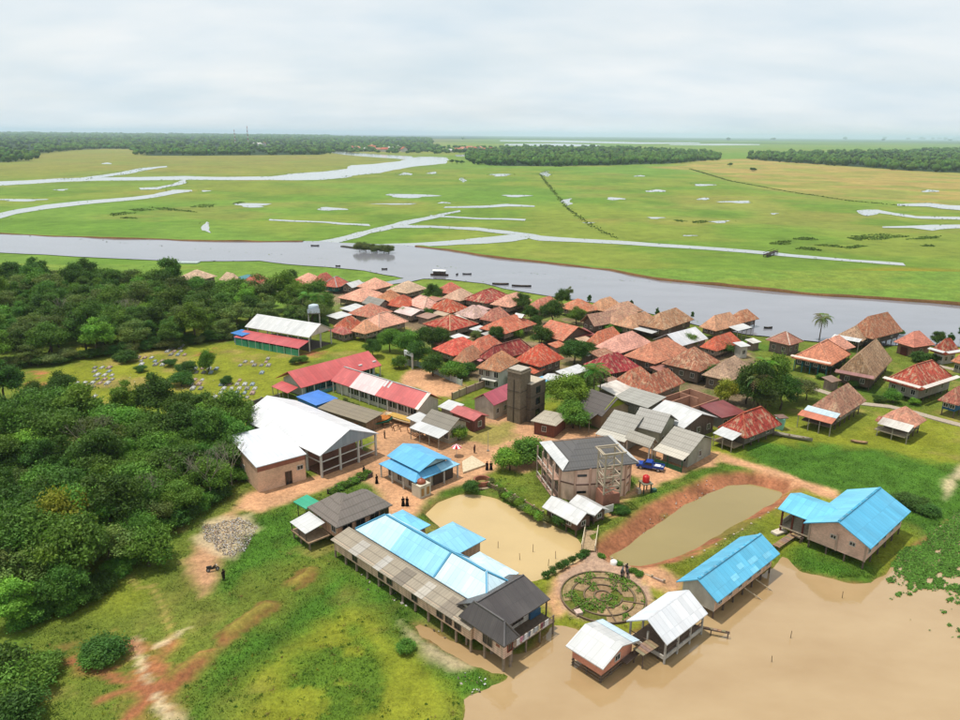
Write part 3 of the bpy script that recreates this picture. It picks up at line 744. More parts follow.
def spaced(lo, hi, step):
    n = max(1, round((hi - lo) / step)); return [lo + (hi - lo) * i / n for i in range(n + 1)]
def stilts(parent, a, b, h, color, ov=0.5, step=2.8, w=0.2, below=0.9, inner=False, m=None):
    x, y = a / 2 - ov - .12, b / 2 - ov - .12
    pts = [(p, -y) for p in spaced(-x, x, step)] + [(-x, p) for p in spaced(-y, y, step)[1:]] + [(x, y), (x, 0)]
    if inner: pts += [(p, 0) for p in spaced(-x, x, step)[1:-1]]
    posts(parent, pts, h + below, color, w, m, z0=-below)
def lean(parent, a, b, side, z_top, run, drop, color, m, p0=0.0, p1=1.0, gap=0.0, name='awning', supports=None, scol=(.3,.27,.22)):
    """sloping sheet hung outside the 'l' or 'r' side"""
    x, y = a / 2, b / 2
    if side == 'r':
        x0, x1 = -x + a * p0, -x + a * p1; y1 = -y - gap
        top = [[(x0, y1 - run, z_top - drop), (x1, y1 - run, z_top - drop), (x1, y1, z_top), (x0, y1, z_top)]]
        pp = [(q, y1 - run + .2) for q in spaced(x0 + .2, x1 - .2, 2.6)]
    else:
        y0, y1 = y - b * p0, y - b * p1; x1 = -x - gap
        top = [[(x1 - run, y0, z_top - drop), (x1 - run, y1, z_top - drop), (x1, y1, z_top), (x1, y0, z_top)]]
        pp = [(x1 - run + .2, q) for q in spaced(y1 + .2, y0 - .2, 2.6)]
    o = MB().slab(top, 0.07).build(name, m, parent, color)
    if supports is not None: posts(parent, pp, z_top - drop - .08 - supports, scol, 0.13, z0=supports)
    return o

TILE_OR = S(222, 146, 114, .85); TILE_SAL = S(230, 168, 142, .85); TILE_PINK = S(238, 184, 166, .85); TILE_RED = S(196, 100, 82, .85); TILE_BRI = S(216, 90, 72, .85)
TILE_DK = S(160, 70, 64, .8); TILE_BR = S(196, 150, 122, .85); TILE_TAN = S(216, 186, 156, .85); TILE_OLD = S(180, 146, 116, .85)
WOODW = S(166, 148, 132, .72); DARKW = S(122, 104, 92, .66); GREYW = S(165, 158, 150, .6); WHITEW = S(225, 222, 212, .7); BRKW = S(205, 158, 134, .62); TEALW = S(70, 150, 150, .6)
WHITE = S(236, 236, 234, .56); OFFW = S(225, 216, 205, .7); GREY = S(172, 168, 158, .62)
def house(label, L, F, R, e=4.0, rise=2.6, kind='hip', along=None, roof=CLAY, col=TILE_OR, mot=0.6, wall=PLANK, wcol=WOODW, floor=1.5, ov=0.6, wins=(2, 2), cap=None, group=None, cat='house', ins=None, name='house', fr=True, step=2.9, below=0.9, wallrise=0.12, dmax=17.0, back=True, gwall=None):
    c, th, a, b = fit(L, F, R, e)
    ov = min(ov, a * .2, b * .2)
    a = max(3.0, min(a, dmax)); b = max(3.0, min(b, dmax))
    if group == VG and F[0] < 770 and roof is CLAY: a, b = a * 1.08, b * 1.08
    f = Vector(atxy(F, e)); u = Vector((math.cos(th), math.sin(th))); v = Vector((-u.y, u.x)); c = f + u * a / 2 + v * b / 2
    T = empty(name, (c.x, c.y, 0), th, label, cat, group)
    along = along or ('x' if a >= b else 'y')
    if kind == 'gable': ins = 0.0
    if kind == 'shed':
        top = [[(-a/2,-b/2,e),(a/2,-b/2,e),(a/2,b/2,e+rise),(-a/2,b/2,e+rise)]]; hips = []
        if along == 'y': top = [[(-a/2,b/2,e),(-a/2,-b/2,e),(a/2,-b/2,e+rise),(a/2,b/2,e+rise)]]
    else: top, hips = hip_faces(a, b, e, rise, along, ins)
    MB().slab(top, 0.14).build('roof', roof, T, (*col, mot))
    if cap: caps(hips, T, (*cap, .3))
    wt_ = e + wallrise * (rise if kind != 'shed' else 0) - 0.15
    if wall: walls(T, a, b, floor, wt_, wall, wcol, along if kind == 'gable' else None, rise - .35, ov)
    if floor > 0.3: stilts(T, a, b, floor, DARKW, ov, step, below=below)
    wz = floor + (e - floor) * 0.33; wh = min(1.15, (e - floor) * 0.42)
    if wins[0]:
        for q in np.linspace(-b/2 + ov, b/2 - ov, wins[0] * 2 + 1)[1::2]: window(T, 'l', float(q), wz, a, b, ov, 0.9, round(wh, 1), frame=fr)
    if wins[1]:
        for q in np.linspace(-a/2 + ov, a/2 - ov, wins[1] * 2 + 1)[1::2]: window(T, 'r', float(q), wz, a, b, ov, 0.9, round(wh, 1), frame=fr)
    return T, a, b
VG = 'houses of the village'
def H(label, L, F, R, col, **k):
    k.setdefault('group', VG)
    if k.get('roof', CLAY) is CLAY:
        lm = sum(col) / 3; col = tuple((c * .97 + lm * .03) * 1.08 + .006 for c in col); k['mot'] = min(1.0, k.get('mot', .6) + (.15 if k.get('mot', .6) > .15 else 0)); k['rise'] = k.get('rise', 2.6) * 1.22
        k.setdefault('ov', .9)
    if 'e' in k: k['e'] *= .78
    else: k['e'] = 2.9
    k['floor'] = max(0.0, min(k.get('floor', 1.0), k['e'] - 1.9))
    return house(label, L, F, R, col=col, **k)
LC = S(238, 200, 178)
# far left edge of the village
H('pale tan hipped roof half hidden by the wood, farthest left', (181,278),(196,281),(212,276), TILE_TAN, mot=.7)
H('small tan roof just left of the teal shed', (222,279.5),(232,283),(241,281), TILE_TAN, mot=.4)
H('teal sheet roof shed by the river meadow', (239.5,278),(246,280.5),(252,276), S(20,120,130), roof=METAL, kind='shed', rise=.6, e=3, mot=.2, cat='shed', name='shed', wins=(0,0), floor=0)
H('red tiled house right of the teal shed', (244,283),(254,286),(265,280.5), TILE_RED, mot=.6)
H('wide pinkish orange roof at the edge of the wood', (256,287),(272,291),(286,284), TILE_SAL, mot=.5)
H('cream flat awning roof in front of a red house', (274,292),(281,295),(289,292.5), OFFW, roof=METAL, kind='shed', rise=.4, e=3, mot=.4, cat='shed', name='shed', wins=(0,0), floor=0)
H('dark red tiled house behind the coconut crowns on the left', (283,287.5),(294,291),(306,285.5), TILE_RED, mot=.8)
H('pink roofed house with a red one behind its right end', (296,280.5),(309,284),(321,279.5), TILE_SAL, mot=.35)
H('small red hipped roof behind the pink roofed house', (317,281),(322,283),(329,279), TILE_RED, mot=.5)
H('red gabled house with white ridge stripes by the meadow', (326,284.5),(337,287.5),(345,283), TILE_RED, kind='hip', cap=WHITE, mot=.3, wcol=S(60,140,130,.6))
H('white metal gabled roof between a striped red and a pink house', (343,286),(352,288),(362,284), WHITE, roof=METAL, kind='gable', mot=.25, rise=1.6)
H('pink hipped roof beside the small river inlet', (362,285.5),(376,289.5),(387,284.5), TILE_SAL, mot=.45)
H('big salmon hipped roof in the left middle of the village', (342,297),(361,302),(383,295), TILE_SAL, mot=.4)
H('orange roof behind the grey roof with a white pole', (378,299),(391,302),(399,297), S(224,150,104), mot=.35)
H('grey sheet roof with a white pole in front', (366,302),(378,307),(389,303), GREY, roof=ASB, kind='gable', mot=.5, rise=2)
H('white sheet roof shed under the big salmon roof', (345,308.5),(352,312),(361,306), WHITE, roof=METAL, kind='shed', rise=.7, e=3, mot=.3, cat='shed', name='shed', wins=(0,0), floor=0)
H('bright white shed roof behind the water tank stand', (331,314.5),(337,319),(349,315), WHITE, roof=METAL, kind='shed', rise=.5, e=3.2, mot=.15, cat='shed', name='shed', wins=(0,0), floor=0)
H('large salmon red roof above the leaning white shed', (353,312.5),(371,318),(387,311), S(214,134,108), mot=.6)
H('bright salmon roof with a pale ridge stripe by the tree clump', (367,322),(379,329),(399,320), TILE_SAL, cap=LC, mot=.25)
H('small mottled orange red roof right of the water tank', (339,325.5),(347,330),(359,324), S(206,104,72), mot=.8)
H('pale orange roof beside the mottled small roof', (358,329),(365,334),(374,328), S(232,166,126), mot=.3)
H('low pinkish red roofs beside the open green hall', (333,330),(343,335),(353,331), S(200,108,98), mot=.5, e=3, rise=1.2, floor=0)
# centre, river side
H('tan hipped roof at the river left of the dark round tree', (391,289.5),(407,293.5),(422,288), TILE_TAN, mot=.6)
H('small red roof right behind the dark round tree', (443,289.5),(449,294),(457,289), TILE_RED, mot=.4)
H('pale cream hipped roof left of the big mottled red roof', (446,297),(460,301),(473,296), S(228,188,160), mot=.3)
H('big mottled dark red roof nearest the river meadow', (467,299),(487,303.5),(506,296), S(178,70,60), mot=.85, cap=S(180,90,70))
H('red orange roof above the pinkish white sheets', (390,303),(403,308),(414,302), S(206,96,64), mot=.4)
H('salmon house with a light fanlike ridge', (413,302.5),(424,309.5),(437,305), TILE_PINK, cap=LC, mot=.4)
H('dark orange roof with tan streaks under the round tree', (432,307),(450,313),(466,308), S(196,84,50), mot=.8)
H('weathered pinkish white roof in the middle of the village', (458,313.5),(474,319),(490,314), S(222,188,178), mot=.6)
H('salmon roof right beside the weathered pinkish white roof', (484,318),(493,321.5),(504,315), S(210,134,112), mot=.6)
H('pinkish white sheet roofs left of the salmon fan ridge', (401,310),(411,316),(423,310), S(224,198,190), roof=METAL, kind='gable', rise=1.2, e=3.2, mot=.5)
H('long orange and red roof above the tree clump', (421,325),(450,331),(480,325), S(190,66,48), mot=.5, cap=S(225,180,140), rise=2.4)
H('tan sheet awning below the streaked dark orange roof', (432,313),(444,316),(452,313.5), S(205,178,150), roof=ASB, kind='shed', rise=.5, e=3, mot=.3, cat='shed', name='shed', wins=(0,0), floor=0)
H('whitish lean shed left of the weathered pinkish roof', (451,318),(460,321),(468,317.5), OFFW, roof=METAL, kind='shed', rise=.6, e=3, mot=.4, cat='shed', name='shed', wins=(0,0), floor=0)
H('white awning at the right end of the long red roof', (472,329),(479,332),(486,327.5), WHITE, roof=METAL, kind='shed', rise=.4, e=3, mot=.3, cat='shed', name='shed', wins=(0,0), floor=0)
H('small white roof shed above the bright red roof', (452,337),(461,340.5),(467,336.5), WHITE, roof=METAL, kind='shed', rise=.5, e=3, mot=.2, cat='shed', name='shed', wins=(0,0), floor=0)
H('salmon hipped roof by the river right of the big mottled red one', (494,303.5),(510,307.5),(527,300), TILE_SAL, mot=.45)
H('narrow salmon roof between two dark trees at the river', (533,306),(541,311),(551,303), S(218,134,108), mot=.4)
H('orange hipped roof with pale streaks at the river edge', (565,306),(580,313),(594,308), S(220,136,98), mot=.6)
T_, a_, b_ = H('large orange roof with a white dormer right of the dark tree', (486,327),(505,334),(528,323), S(218,120,88), mot=.5)
MB().slab(hip_faces(2.6, 3.4, 5.2, 1.0, 'y', 0)[0], .1).build('dormer', METAL, T_, (*WHITE, .2)).location = (a_ * .28, -b_ * .1, 0)
H('orange gabled roof with a dark right gable end', (548,331),(563,341),(578,330.5), S(222,130,98), mot=.35, kind='gable', along='y', wcol=DARKW)
H('tiny orange lean roof under the orange gabled house', (551,345),(556,348),(563,344), S(218,126,92), kind='shed', rise=.5, e=2.6, mot=.4, cat='shed', name='shed', wins=(0,0), floor=0)
H('white and dark red low roof right of the orange gabled house', (575,332),(580,337),(590,332.5), S(150,64,62), roof=METAL, kind='shed', rise=.9, e=3.4, mot=.2, floor=0)
H('bright red roof at the right of the tree clump', (443,347),(453,356),(475,346), TILE_BRI, mot=.25)
H('light orange roof touching the bright red roof', (468,348),(481,353.5),(497,344), S(222,122,92), mot=.5)
H('long dark red roof behind the white two storey house', (481,357),(494,362),(530,350.5), S(160,58,54), mot=.35, cap=S(140,70,66), dmax=22)
H('flat pink awning left of the long dark red roof', (471,358),(480,361.5),(487,357), S(214,140,140), roof=METAL, kind='shed', rise=.5, e=3.2, mot=.2, cat='shed', name='shed', wins=(0,0), floor=0)
H('tan orange hipped roof below the bright red roof', (455,360),(467,363.5),(481,355.5), S(216,150,112), mot=.5)
T_, a_, b_ = H('white walled two storey house with an orange tan roof', (479,367),(500,372),(516,361.5), S(214,148,104), e=6.4, floor=0, wall=PLASTER, wcol=WHITEW, mot=.6, wins=(0,0), name='two_storey_house')
for zz_ in (0.7, 3.1):
    for q in (-.3, 0.05, .32): window(T_, 'l', b_ * q, zz_, a_, b_, .6, 1.1, 1.4)
    window(T_, 'r', a_ * .2, zz_, a_, b_, .6, 1.0, 1.3)
MB().box(-a_/2-.7, -b_/2+1, 2.4, -a_/2+.6, b_/2-2, 2.55).build('balcony', PLASTER, T_, WHITEW)
lean(T_, a_, b_, 'r', 2.8, 2.2, .6, (*WHITE, .2), METAL, .35, 1.0)
H('big bright red tiled house right of the concrete tower', (516,360),(540,367),(562,358.5), S(216,88,58), mot=.45, e=4.6, rise=3.4, wcol=DARKW, wins=(0,3))
H('small orange lean roof below the big bright red house', (527,371),(534,374),(542,368.5), S(222,112,76), kind='shed', rise=.5, e=3, mot=.3, cat='shed', name='shed', wins=(0,0), floor=0)
H('white sheet roof beside the small light blue roof', (543,377),(556,382.5),(567,377.5), WHITE, roof=METAL, kind='gable', rise=.6, e=3.2, mot=.4, floor=0, wins=(0,0))
H('small light blue roof right of the concrete tower', (536,379),(543,382.5),(550,379.5), S(110,185,225), roof=METAL, kind='shed', rise=.3, e=3, mot=.1, cat='shed', name='shed', wins=(0,0), floor=0)
H('white sheet roof left of the coconut palm', (560,372),(567,377),(584,368), WHITE, roof=METAL, kind='shed', rise=.6, e=3.2, mot=.3, floor=0, wins=(0,0))
# right river row
H('pale orange riverside roof above a tan and grey one', (592,307),(603,311),(615,304.5), S(230,170,126), mot=.5)
H('grey topped old roof at the river, second from the pale orange', (588,321),(594,326.5),(613,319.5), S(196,150,128), mot=.8, kind='gable', along='x', wcol=DARKW)
H('brown hipped roof farthest out over the river', (611,310),(620,315.5),(634,309), TILE_BR, mot=.7)
H('mottled brown roof in front of the outermost river roof', (604,317),(614,324.5),(629,314), TILE_BR, mot=.9)
H('tan hipped roof at the river with a pale awning along it', (621,323),(633,329),(649,319.5), S(212,160,122), mot=.65)
T_, a_, b_ = H('big mottled tan roof over the river with a dark right end', (640,325),(664,330),(692,320), S(190,142,104), mot=.95, e=4.6, rise=3.2, wcol=DARKW, dmax=19)
H('long white awning strip under the river tan roofs', (622,328.5),(652,333.5),(675,327.5), WHITE, roof=METAL, kind='shed', rise=.4, e=3.4, mot=.15, cat='awning', name='awning', wins=(0,0), floor=0, dmax=16, wall=None)
H('whitish grey gabled roof with a bush in front of it', (656,338.5),(680,346.5),(704,337.5), S(220,220,222), roof=METAL, kind='gable', mot=.35, e=4, rise=2.6)
H('small orange hipped roof left of the pale pink roof', (590,341),(599,345),(616,336), S(222,132,96), mot=.45)
H('clean pale pink hipped roof with sharp ridges', (598,346.5),(620,353.5),(648,343), S(240,178,158), mot=.06, rise=2.9, wcol=DARKW)
H('clean orange hipped roof right of the pale pink one', (629,355),(655,364),(684,351), S(222,146,112), mot=.25, e=4.6, rise=3.2, wcol=DARKW, wins=(2,3))
T_, a_, b_ = H('weathered brown and red roof on a grey plank house', (666,363),(700,372),(716,361.5), S(182,118,88), mot=.85, e=4.8, rise=3.4, wcol=S(140,122,108,.6), floor=.4, wins=(3,2))
H('deep red hipped roof left below the pale pink roof', (592.5,363.5),(606,374.5),(634,366), S(170,48,56), mot=.5, e=4.6, rise=3.0, wcol=DARKW)
H('low brown lean roof between the pale pink and deep red roofs', (592,353.5),(601,358.5),(613,353.5), S(176,124,98), kind='shed', rise=.6, e=3.4, mot=.6, cat='shed', name='shed', wins=(0,0), floor=0)
H('small mottled orange roof right of the patched white roof', (618,380),(633,387),(650,378), S(200,120,88), mot=.8)
H('large mottled orange roof behind the open brick shell', (630,390),(651,397),(681,383), S(192,112,82), mot=.95, rise=3)
H('patched white rough roof below the deep red roof', (600,388),(617,396),(632,388), OFFW, roof=METAL, kind='shed', rise=.8, e=3.6, mot=.7, floor=0, wins=(0,0))
H('long grey sheet roof left of the open brick shell', (616,396),(648,408),(662,399), S(178,176,168), roof=ASB, kind='shed', along='y', rise=.8, e=4, mot=.35, floor=0, wins=(2,2), wcol=GREYW)
T_, a_, b_ = H('dark tarpaulin covered roof with a yellow green gable', (579,405),(602,416.5),(628,405), S(96,88,86), roof=ASB, kind='gable', along='y', mot=.4, e=4.2, rise=3, floor=0, wall=PLASTER, wcol=S(190,160,130,.65), wins=(0,2))
MB().add([(-a_*.36, -b_/2+.5, 4.25), (a_*.36, -b_/2+.5, 4.25), (0, -b_/2+.5, 6.5), (-a_*.36, -b_/2+.62, 4.25), (a_*.36, -b_/2+.62, 4.25), (0, -b_/2+.62, 6.5)], [(0,1,2),(5,4,3),(0,3,4,1),(1,4,5,2),(2,5,3,0)]).build('gable_panel', PAINT, T_, S(170,180,30,.6))
lean(T_, a_, b_, 'l', 3.9, 3.0, .9, (*S(84,78,76), .4), ASB, .2, .9, supports=0.0)
# grey roofed clinic-like cluster
CG = 'grey roofed buildings by the parking yard'
T_, a_, b_ = house('grey gabled roof nearest the pitched dark roof in the grey cluster', (602,427),(630,436),(652,420), e=3.4, rise=2.4, kind='gable', along='y', roof=ASB, col=S(186,182,172,.62), mot=.25, wall=PLASTER, wcol=S(200,195,180,.6), floor=0, wins=(2,1), group=CG)
lean(T_, a_, b_, 'l', 3.3, 2.2, .5, (*S(208,202,188), .2), ASB, 0, 1, supports=0.0)
T_, a_, b_ = house('tallest grey gabled roof with a pale green right gable', (628,426),(661,433),(682,421), e=4.2, rise=2.6, kind='gable', along='y', roof=ASB, col=S(190,186,178,.62), mot=.2, wall=PLASTER, wcol=S(190,190,165,.6), floor=0, wins=(2,2), group=CG)
T_, a_, b_ = house('grey gabled porch roof facing the parking yard', (624,439),(650,448),(660,444), e=3.0, rise=1.6, kind='gable', along='y', roof=ASB, col=S(196,190,176,.62), mot=.2, wall=None, floor=0, wins=(0,0), group=CG, cat='porch', name='porch')
posts(T_, [(-a_/2+.4,-b_/2+.4),(a_/2-.4,-b_/2+.4),(-a_/2+.4,b_/2-.4),(0,-b_/2+.4)], 3.0, WHITEW, .2)
T_, a_, b_ = house('right hand grey building with a green trimmed veranda', (660,443),(690,453.5),(716,439), e=3.3, rise=2.2, kind='gable', along='y', roof=ASB, col=S(192,186,174,.62), mot=.22, wall=PLASTER, wcol=S(196,190,172,.62), floor=0, wins=(3,1), group=CG)
lean(T_, a_, b_, 'l', 3.25, 2.4, .6, (*S(214,206,190), .15), ASB, 0, 1, supports=0.0, scol=S(30,110,70,.5))
MB().box(-a_/2-2.2, -b_/2+.3, 0, -a_/2-2.1, b_/2-.5, .9).build('railing', PAINT, T_, S(30,110,70,.5))
T_, a_, b_ = H('big white roof in front of the open brick shell', (652,412),(684,428.5),(712,415), WHITE, roof=METAL, kind='gable', along='y', rise=2.0, e=4.4, mot=.1, wcol=DARKW, floor=0, wins=(0,3))
# unfinished brick shell
c_, th_, a_, b_ = fit((663,397),(688,409),(713,396), 3.6)
T_ = empty('brick_shell', (c_.x, c_.y, 0), th_, 'roofless unfinished brick house with open rooms', 'unfinished house')
x_, y_ = a_/2, b_/2
for r in ((-x_,-y_,x_,-y_+.2),(-x_,y_-.2,x_,y_),(-x_,-y_+.2,-x_+.2,y_-.2),(x_-.2,-y_+.2,x_,y_-.2),(-x_+.2,y_*.25,x_*.3,y_*.25+.2),(x_*.3,-y_*.3,x_*.3+.2,y_-.2)):
    MB().box(r[0], r[1], 0, r[2], r[3], 3.6).build('wall', BRICK, T_, S(206,152,124,.65))
MB().box(-x_+.2,-y_+.2,.06,x_-.2,y_-.2,.12).build('floor', CONC, T_, S(180,160,140,.6))
for q in (-.3, .3): window(T_, 'l', b_*q, 1.2, a_, b_, 0.0, 1.0, 1.3, frame=False)
H('dark red flat roof on a whitish wall beside the big tree', (708,405),(722,418),(737,408), S(130,48,46), roof=METAL, kind='shed', along='x', rise=.5, e=3.8, mot=.4, wall=PLASTER, wcol=GREYW, floor=0, wins=(1,3))
H('tan hipped roof left of the big leafy tree', (705,374.5),(731,381.5),(749,369), S(202,168,140), mot=.45, e=4.2, rise=3.0, wcol=S(150,132,112,.6), floor=0)
T_, a_, b_ = H('small mottled red stilt house with a white porch roof', (727.5,426),(746,438.5),(768,421.5), S(190,70,54), mot=.8, e=3.6, rise=3.0, wcol=S(140,128,116,.6), floor=1.2, wins=(1,2), cap=S(200,90,60))
lean(T_, a_, b_, 'l', 3.5, 3.0, .7, (*WHITE, .3), METAL, .15, .85, supports=0.0)
MB().box(-a_/2-2.6, -b_/2+.8, 1.0, -a_/2+.5, b_/2-.8, 1.15).build('porch_deck', WOOD, T_, S(170,150,120,.6))
T_, a_, b_ = H('pale orange riverside house with white awnings on its right', (700,327),(716,331),(741,325), S(228,170,132), mot=.3, e=4.6, rise=3.2, wcol=DARKW, floor=2)
lean(T_, a_, b_, 'r', 4.0, 3.4, .6, (*WHITE, .1), METAL, .45, 1.0, supports=0.0)
H('orange brown roof standing out in the river behind white awnings', (727,319.5),(742,323),(758,319), S(206,138,98), mot=.7, floor=2, wcol=DARKW)
H('orange red hipped house below the pale orange riverside house', (704,346),(717,351),(736,342), S(218,106,74), mot=.3)
H('little white roofed hut beside the orange red house', (734.5,343.5),(741,347),(749,345), WHITE, roof=METAL, kind='shed', rise=.4, e=4.6, mot=.1, wall=PLASTER, wcol=WHITEW, cat='hut', name='hut', floor=0, wins=(0,1))
H('brown roofed grey house with pale ridges by the river lawn', (766,339.5),(790,345.5),(803,341), S(186,128,106), mot=.35, cap=S(232,210,196), wcol=S(160,142,134,.6), floor=0, e=4.4, rise=2.2)
T_, a_, b_ = H('clean salmon roofed house with teal posts below', (792.5,357),(831,366),(848,353.5), S(228,148,112), mot=.12, e=4.4, rise=3.4, cap=S(232,160,128), wcol=S(60,84,84,.6), floor=1.8, wins=(4,2), dmax=18)
lean(T_, a_, b_, 'l', 4.35, .9, .2, (*S(236,214,196), .1), METAL, 0, 1)
posts(T_, [(-a_/2+.1, q) for q in spaced(-b_/2+1, b_/2-1, 2.2)], 2.9, S(50,150,160,.6), .16)
H('paler salmon roof right behind the house with teal posts', (815,345.5),(838,351.5),(856,347), S(236,168,142), mot=.12, e=5.0, rise=2.6)
T_, a_, b_ = H('left low wing of the long brown house at the river', (836,335.5),(862,341.5),(876,330), TILE_OLD, mot=.8, e=4.2, rise=2.6, wcol=DARKW, floor=1.6)
lean(T_, a_, b_, 'l', 4.0, 2.4, .5, (*WHITE, .1), METAL, 0, 1, supports=0.0)
H('tall orange brown house at the river with a steep roof', (853,331),(873,339),(894,327.5), S(192,126,92), mot=.6, e=4.8, rise=4.6, wcol=S(110,98,92,.6), floor=1.6, ins=3.0)
T_, a_, b_ = H('very large tan brown roof with a maroon lower edge', (835,373),(874,380),(897,357), S(178,142,106), mot=.75, e=4.4, rise=4.6, wcol=S(120,96,82,.6), floor=.9, dmax=22, ins=2.0, along='x')
lean(T_, a_, b_, 'l', 4.4, 1.0, .5, (*S(150,98,92), .2), METAL, 0, 1)
T_, a_, b_ = H('salmon octagon looking house with a dark red door by the river', (897.5,341),(914,347.5),(930,343), S(228,146,122), mot=.1, e=4.2, rise=3, wcol=S(170,130,110,.6), floor=0, wins=(0,1))
MB().box(-a_/2+.53, -1, 0, -a_/2+.62, 1, 2.4).build('door', PAINT, T_, S(90,30,30,.6))
T_, a_, b_ = H('small red roofed white house with a white skirt eave', (933,350),(945,355),(956,351), S(190,80,56), mot=.75, wall=PLASTER, wcol=WHITEW, e=4.0, rise=3.2, floor=0, ov=.9)
lean(T_, a_, b_, 'l', 4.1, 1.0, .3, (*WHITE, .1), METAL); lean(T_, a_, b_, 'r', 4.1, 1.0, .3, (*WHITE, .1), METAL)
T_, a_, b_ = H('mottled red roofed stilt house with a white skirt', (891,378),(921,390.5),(943,375.5), S(196,82,60), mot=.95, e=4.6, rise=3.6, wall=PLASTER, wcol=S(186,180,168,.6), floor=.9, wins=(3,2), cap=S(200,110,84))
lean(T_, a_, b_, 'l', 4.6, 1.0, .25, (*S(226,216,204), .2), METAL); lean(T_, a_, b_, 'r', 4.6, 1.0, .25, (*S(226,216,204), .2), METAL)
H('brown roofed house with a blue underside at the right frame edge', (939,399),(959,405.5),(985,391), S(188,112,92), mot=.6, e=4.6, wcol=S(30,110,160,.6), floor=1.6)
H('orange roofed house cut by the right edge above the path', (955,360),(966,365),(978,358), S(222,140,104), mot=.4, wcol=S(210,200,180,.6), floor=0)
T_, a_, b_ = H('lawn stilt house with a pink roof and broken white porch', (879,418),(914,428),(926,419.5), S(228,160,132), mot=.3, e=3.9, rise=2.4, wcol=S(130,112,100,.6), floor=1.5, wins=(1,2))
lean(T_, a_, b_, 'l', 3.6, 2.6, .8, (*OFFW, .9), METAL, .12, 1.0, supports=0.0)
lean(T_, a_, b_, 'l', 3.62, 2.0, .6, (*S(190,110,90), .8), CLAY, 0.0, .11)
MB().box(-a_/2-2.4, -b_/2+.6, 1.2, -a_/2+.4, b_/2-.4, 1.4).build('porch_deck', WOOD, T_, S(190,176,150,.6))
T_, a_, b_ = H('lawn stilt house with a pale blue strip and orange lean roof', (809,408),(840,417.5),(863,399.5), S(190,138,112), mot=.7, e=4.2, rise=3.4, wcol=S(170,158,142,.6), floor=2.0, wins=(0,4), step=2.6)
lean(T_, a_, b_, 'l', 4.15, 2.0, .55, (*S(196,216,224), .1), METAL, 0, 1)
lean(T_, a_, b_, 'l', 3.55, 2.2, .6, (*S(206,120,88), .3), METAL, -.05, 1, gap=2.02, supports=0.0)
MB().box(-a_/2-3.8, -b_/2+.5, 1.8, -a_/2+.5, b_/2-.5, 2.0).build('porch_deck', WOOD, T_, DARKW)
for lab, L, F, R, c in (
 ('rusty sheet lean roof under the dark round tree', (424,299),(433,302.5),(441,299), S(190,130,110)), ('small pinkish sheet roof below the big mottled dark red roof', (470,308.5),(479,312),(487,308), S(214,170,160)),
 ('little brown shed roof left of the streaked dark orange roof', (420,315),(428,319),(435,315.5), S(170,130,110)), ('small grey shed left of the dark oval tree', (484,334),(490,337.5),(497,334), S(180,176,170)),
 ('rusty shed roof between the bright red roof and the tree clump', (432,341),(438,345),(445,341.5), S(176,100,80)), ('small tan shed right of the orange gabled house', (578,339),(584,343),(592,339.5), S(206,170,140)),
 ('white shed roof right of the low brown lean roof', (583,352),(588,356),(595,352), S(236,236,232)), ('small rusty roof under the clean orange hipped roof', (652,368),(660,372),(668,367.5), S(170,110,92)),
 ('brown lean roof left of the mottled small orange roof', (607,381),(613,384),(620,380), S(160,124,104)), ('grey sheet shed behind the pale cream hipped roof', (455,293),(461,295.5),(468,292.5), S(186,182,176)),
 ('salmon lean roof above the salmon fan ridge', (423,300),(428,303),(435,299.5), S(214,146,120)), ('rusty red shed at the left of the weathered brown and red roof', (654,359),(660,362.5),(667,358.5), S(160,84,70)),
 ('pale sheet shed behind the little white roofed hut', (748,341),(753,343.5),(759,341), S(220,216,206)), ('small brown shed at the foot of the very large tan roof', (826,379),(832,382.5),(838,379), S(150,116,96))):
    H(lab, L, F, R, c, roof=METAL, kind='shed', rise=.5, e=3.2, mot=.55, cat='shed', name='shed', wins=(0,0), floor=0)
# ---- buildings of the near part
# open green hall
T_, a_, b_ = house('open hall with a white gabled roof and red lean roof over green walls', (247,326),(309,337.5),(331,328.5), e=4.5, rise=2.8, kind='gable', along='y', roof=METAL, col=WHITE, mot=.12, wall=None, floor=0, wins=(0,0), cat='hall', name='open_hall', dmax=60, ins=0)
posts(T_, [(-a_/2+.6, q) for q in spaced(-b_/2+.6, b_/2-.6, 4)] + [(a_/2-.6, q) for q in spaced(-b_/2+.6, b_/2-.6, 4)] + [(q, -b_/2+.6) for q in spaced(-a_/2+.6, a_/2-.6, 4)[1:-1]], 4.5, WHITEW, .28)
MB().add([(-a_/2+.4,-b_/2+.3,4.5),(a_/2-.4,-b_/2+.3,4.5),(0,-b_/2+.3,7.0),(-a_/2+.4,-b_/2+.4,4.5),(a_/2-.4,-b_/2+.4,4.5),(0,-b_/2+.4,7.0)], [(0,1,2),(5,4,3),(0,3,4,1),(1,4,5,2),(2,5,3,0)]).build('gable_panel', METAL, T_, (*S(235,215,212), .2))
lean(T_, a_, b_, 'l', 3.5, 4.6, 1.1, (*S(196,82,84), .1), METAL, 0, 1, supports=0.0, scol=WHITEW)
for q0, q1 in zip(spaced(-b_/2+.3, b_/2-.3, 5.0)[:-1], spaced(-b_/2+.3, b_/2-.3, 5.0)[1:]):
    MB().box(-a_/2-4.45, q0+.15, 0, -a_/2-4.3, q1-.15, 1.9).build('wall_panel', PLASTER, T_, S(86,186,140,.62))
MB().box(-a_/2+.7, -b_/2+.9, 0, a_/2-.7, b_/2-.9, .15).build('floor', CONC, T_, S(110,100,92,.6))
house('small bright blue box shed at the left end of the open hall', (234,332),(242,336),(251,332.5), e=3.0, rise=.3, kind='shed', roof=METAL, col=S(60,130,205), mot=.1, wall=METAL, wcol=(*S(70,140,210),.1), floor=0, wins=(0,0), cat='shed', name='shed')
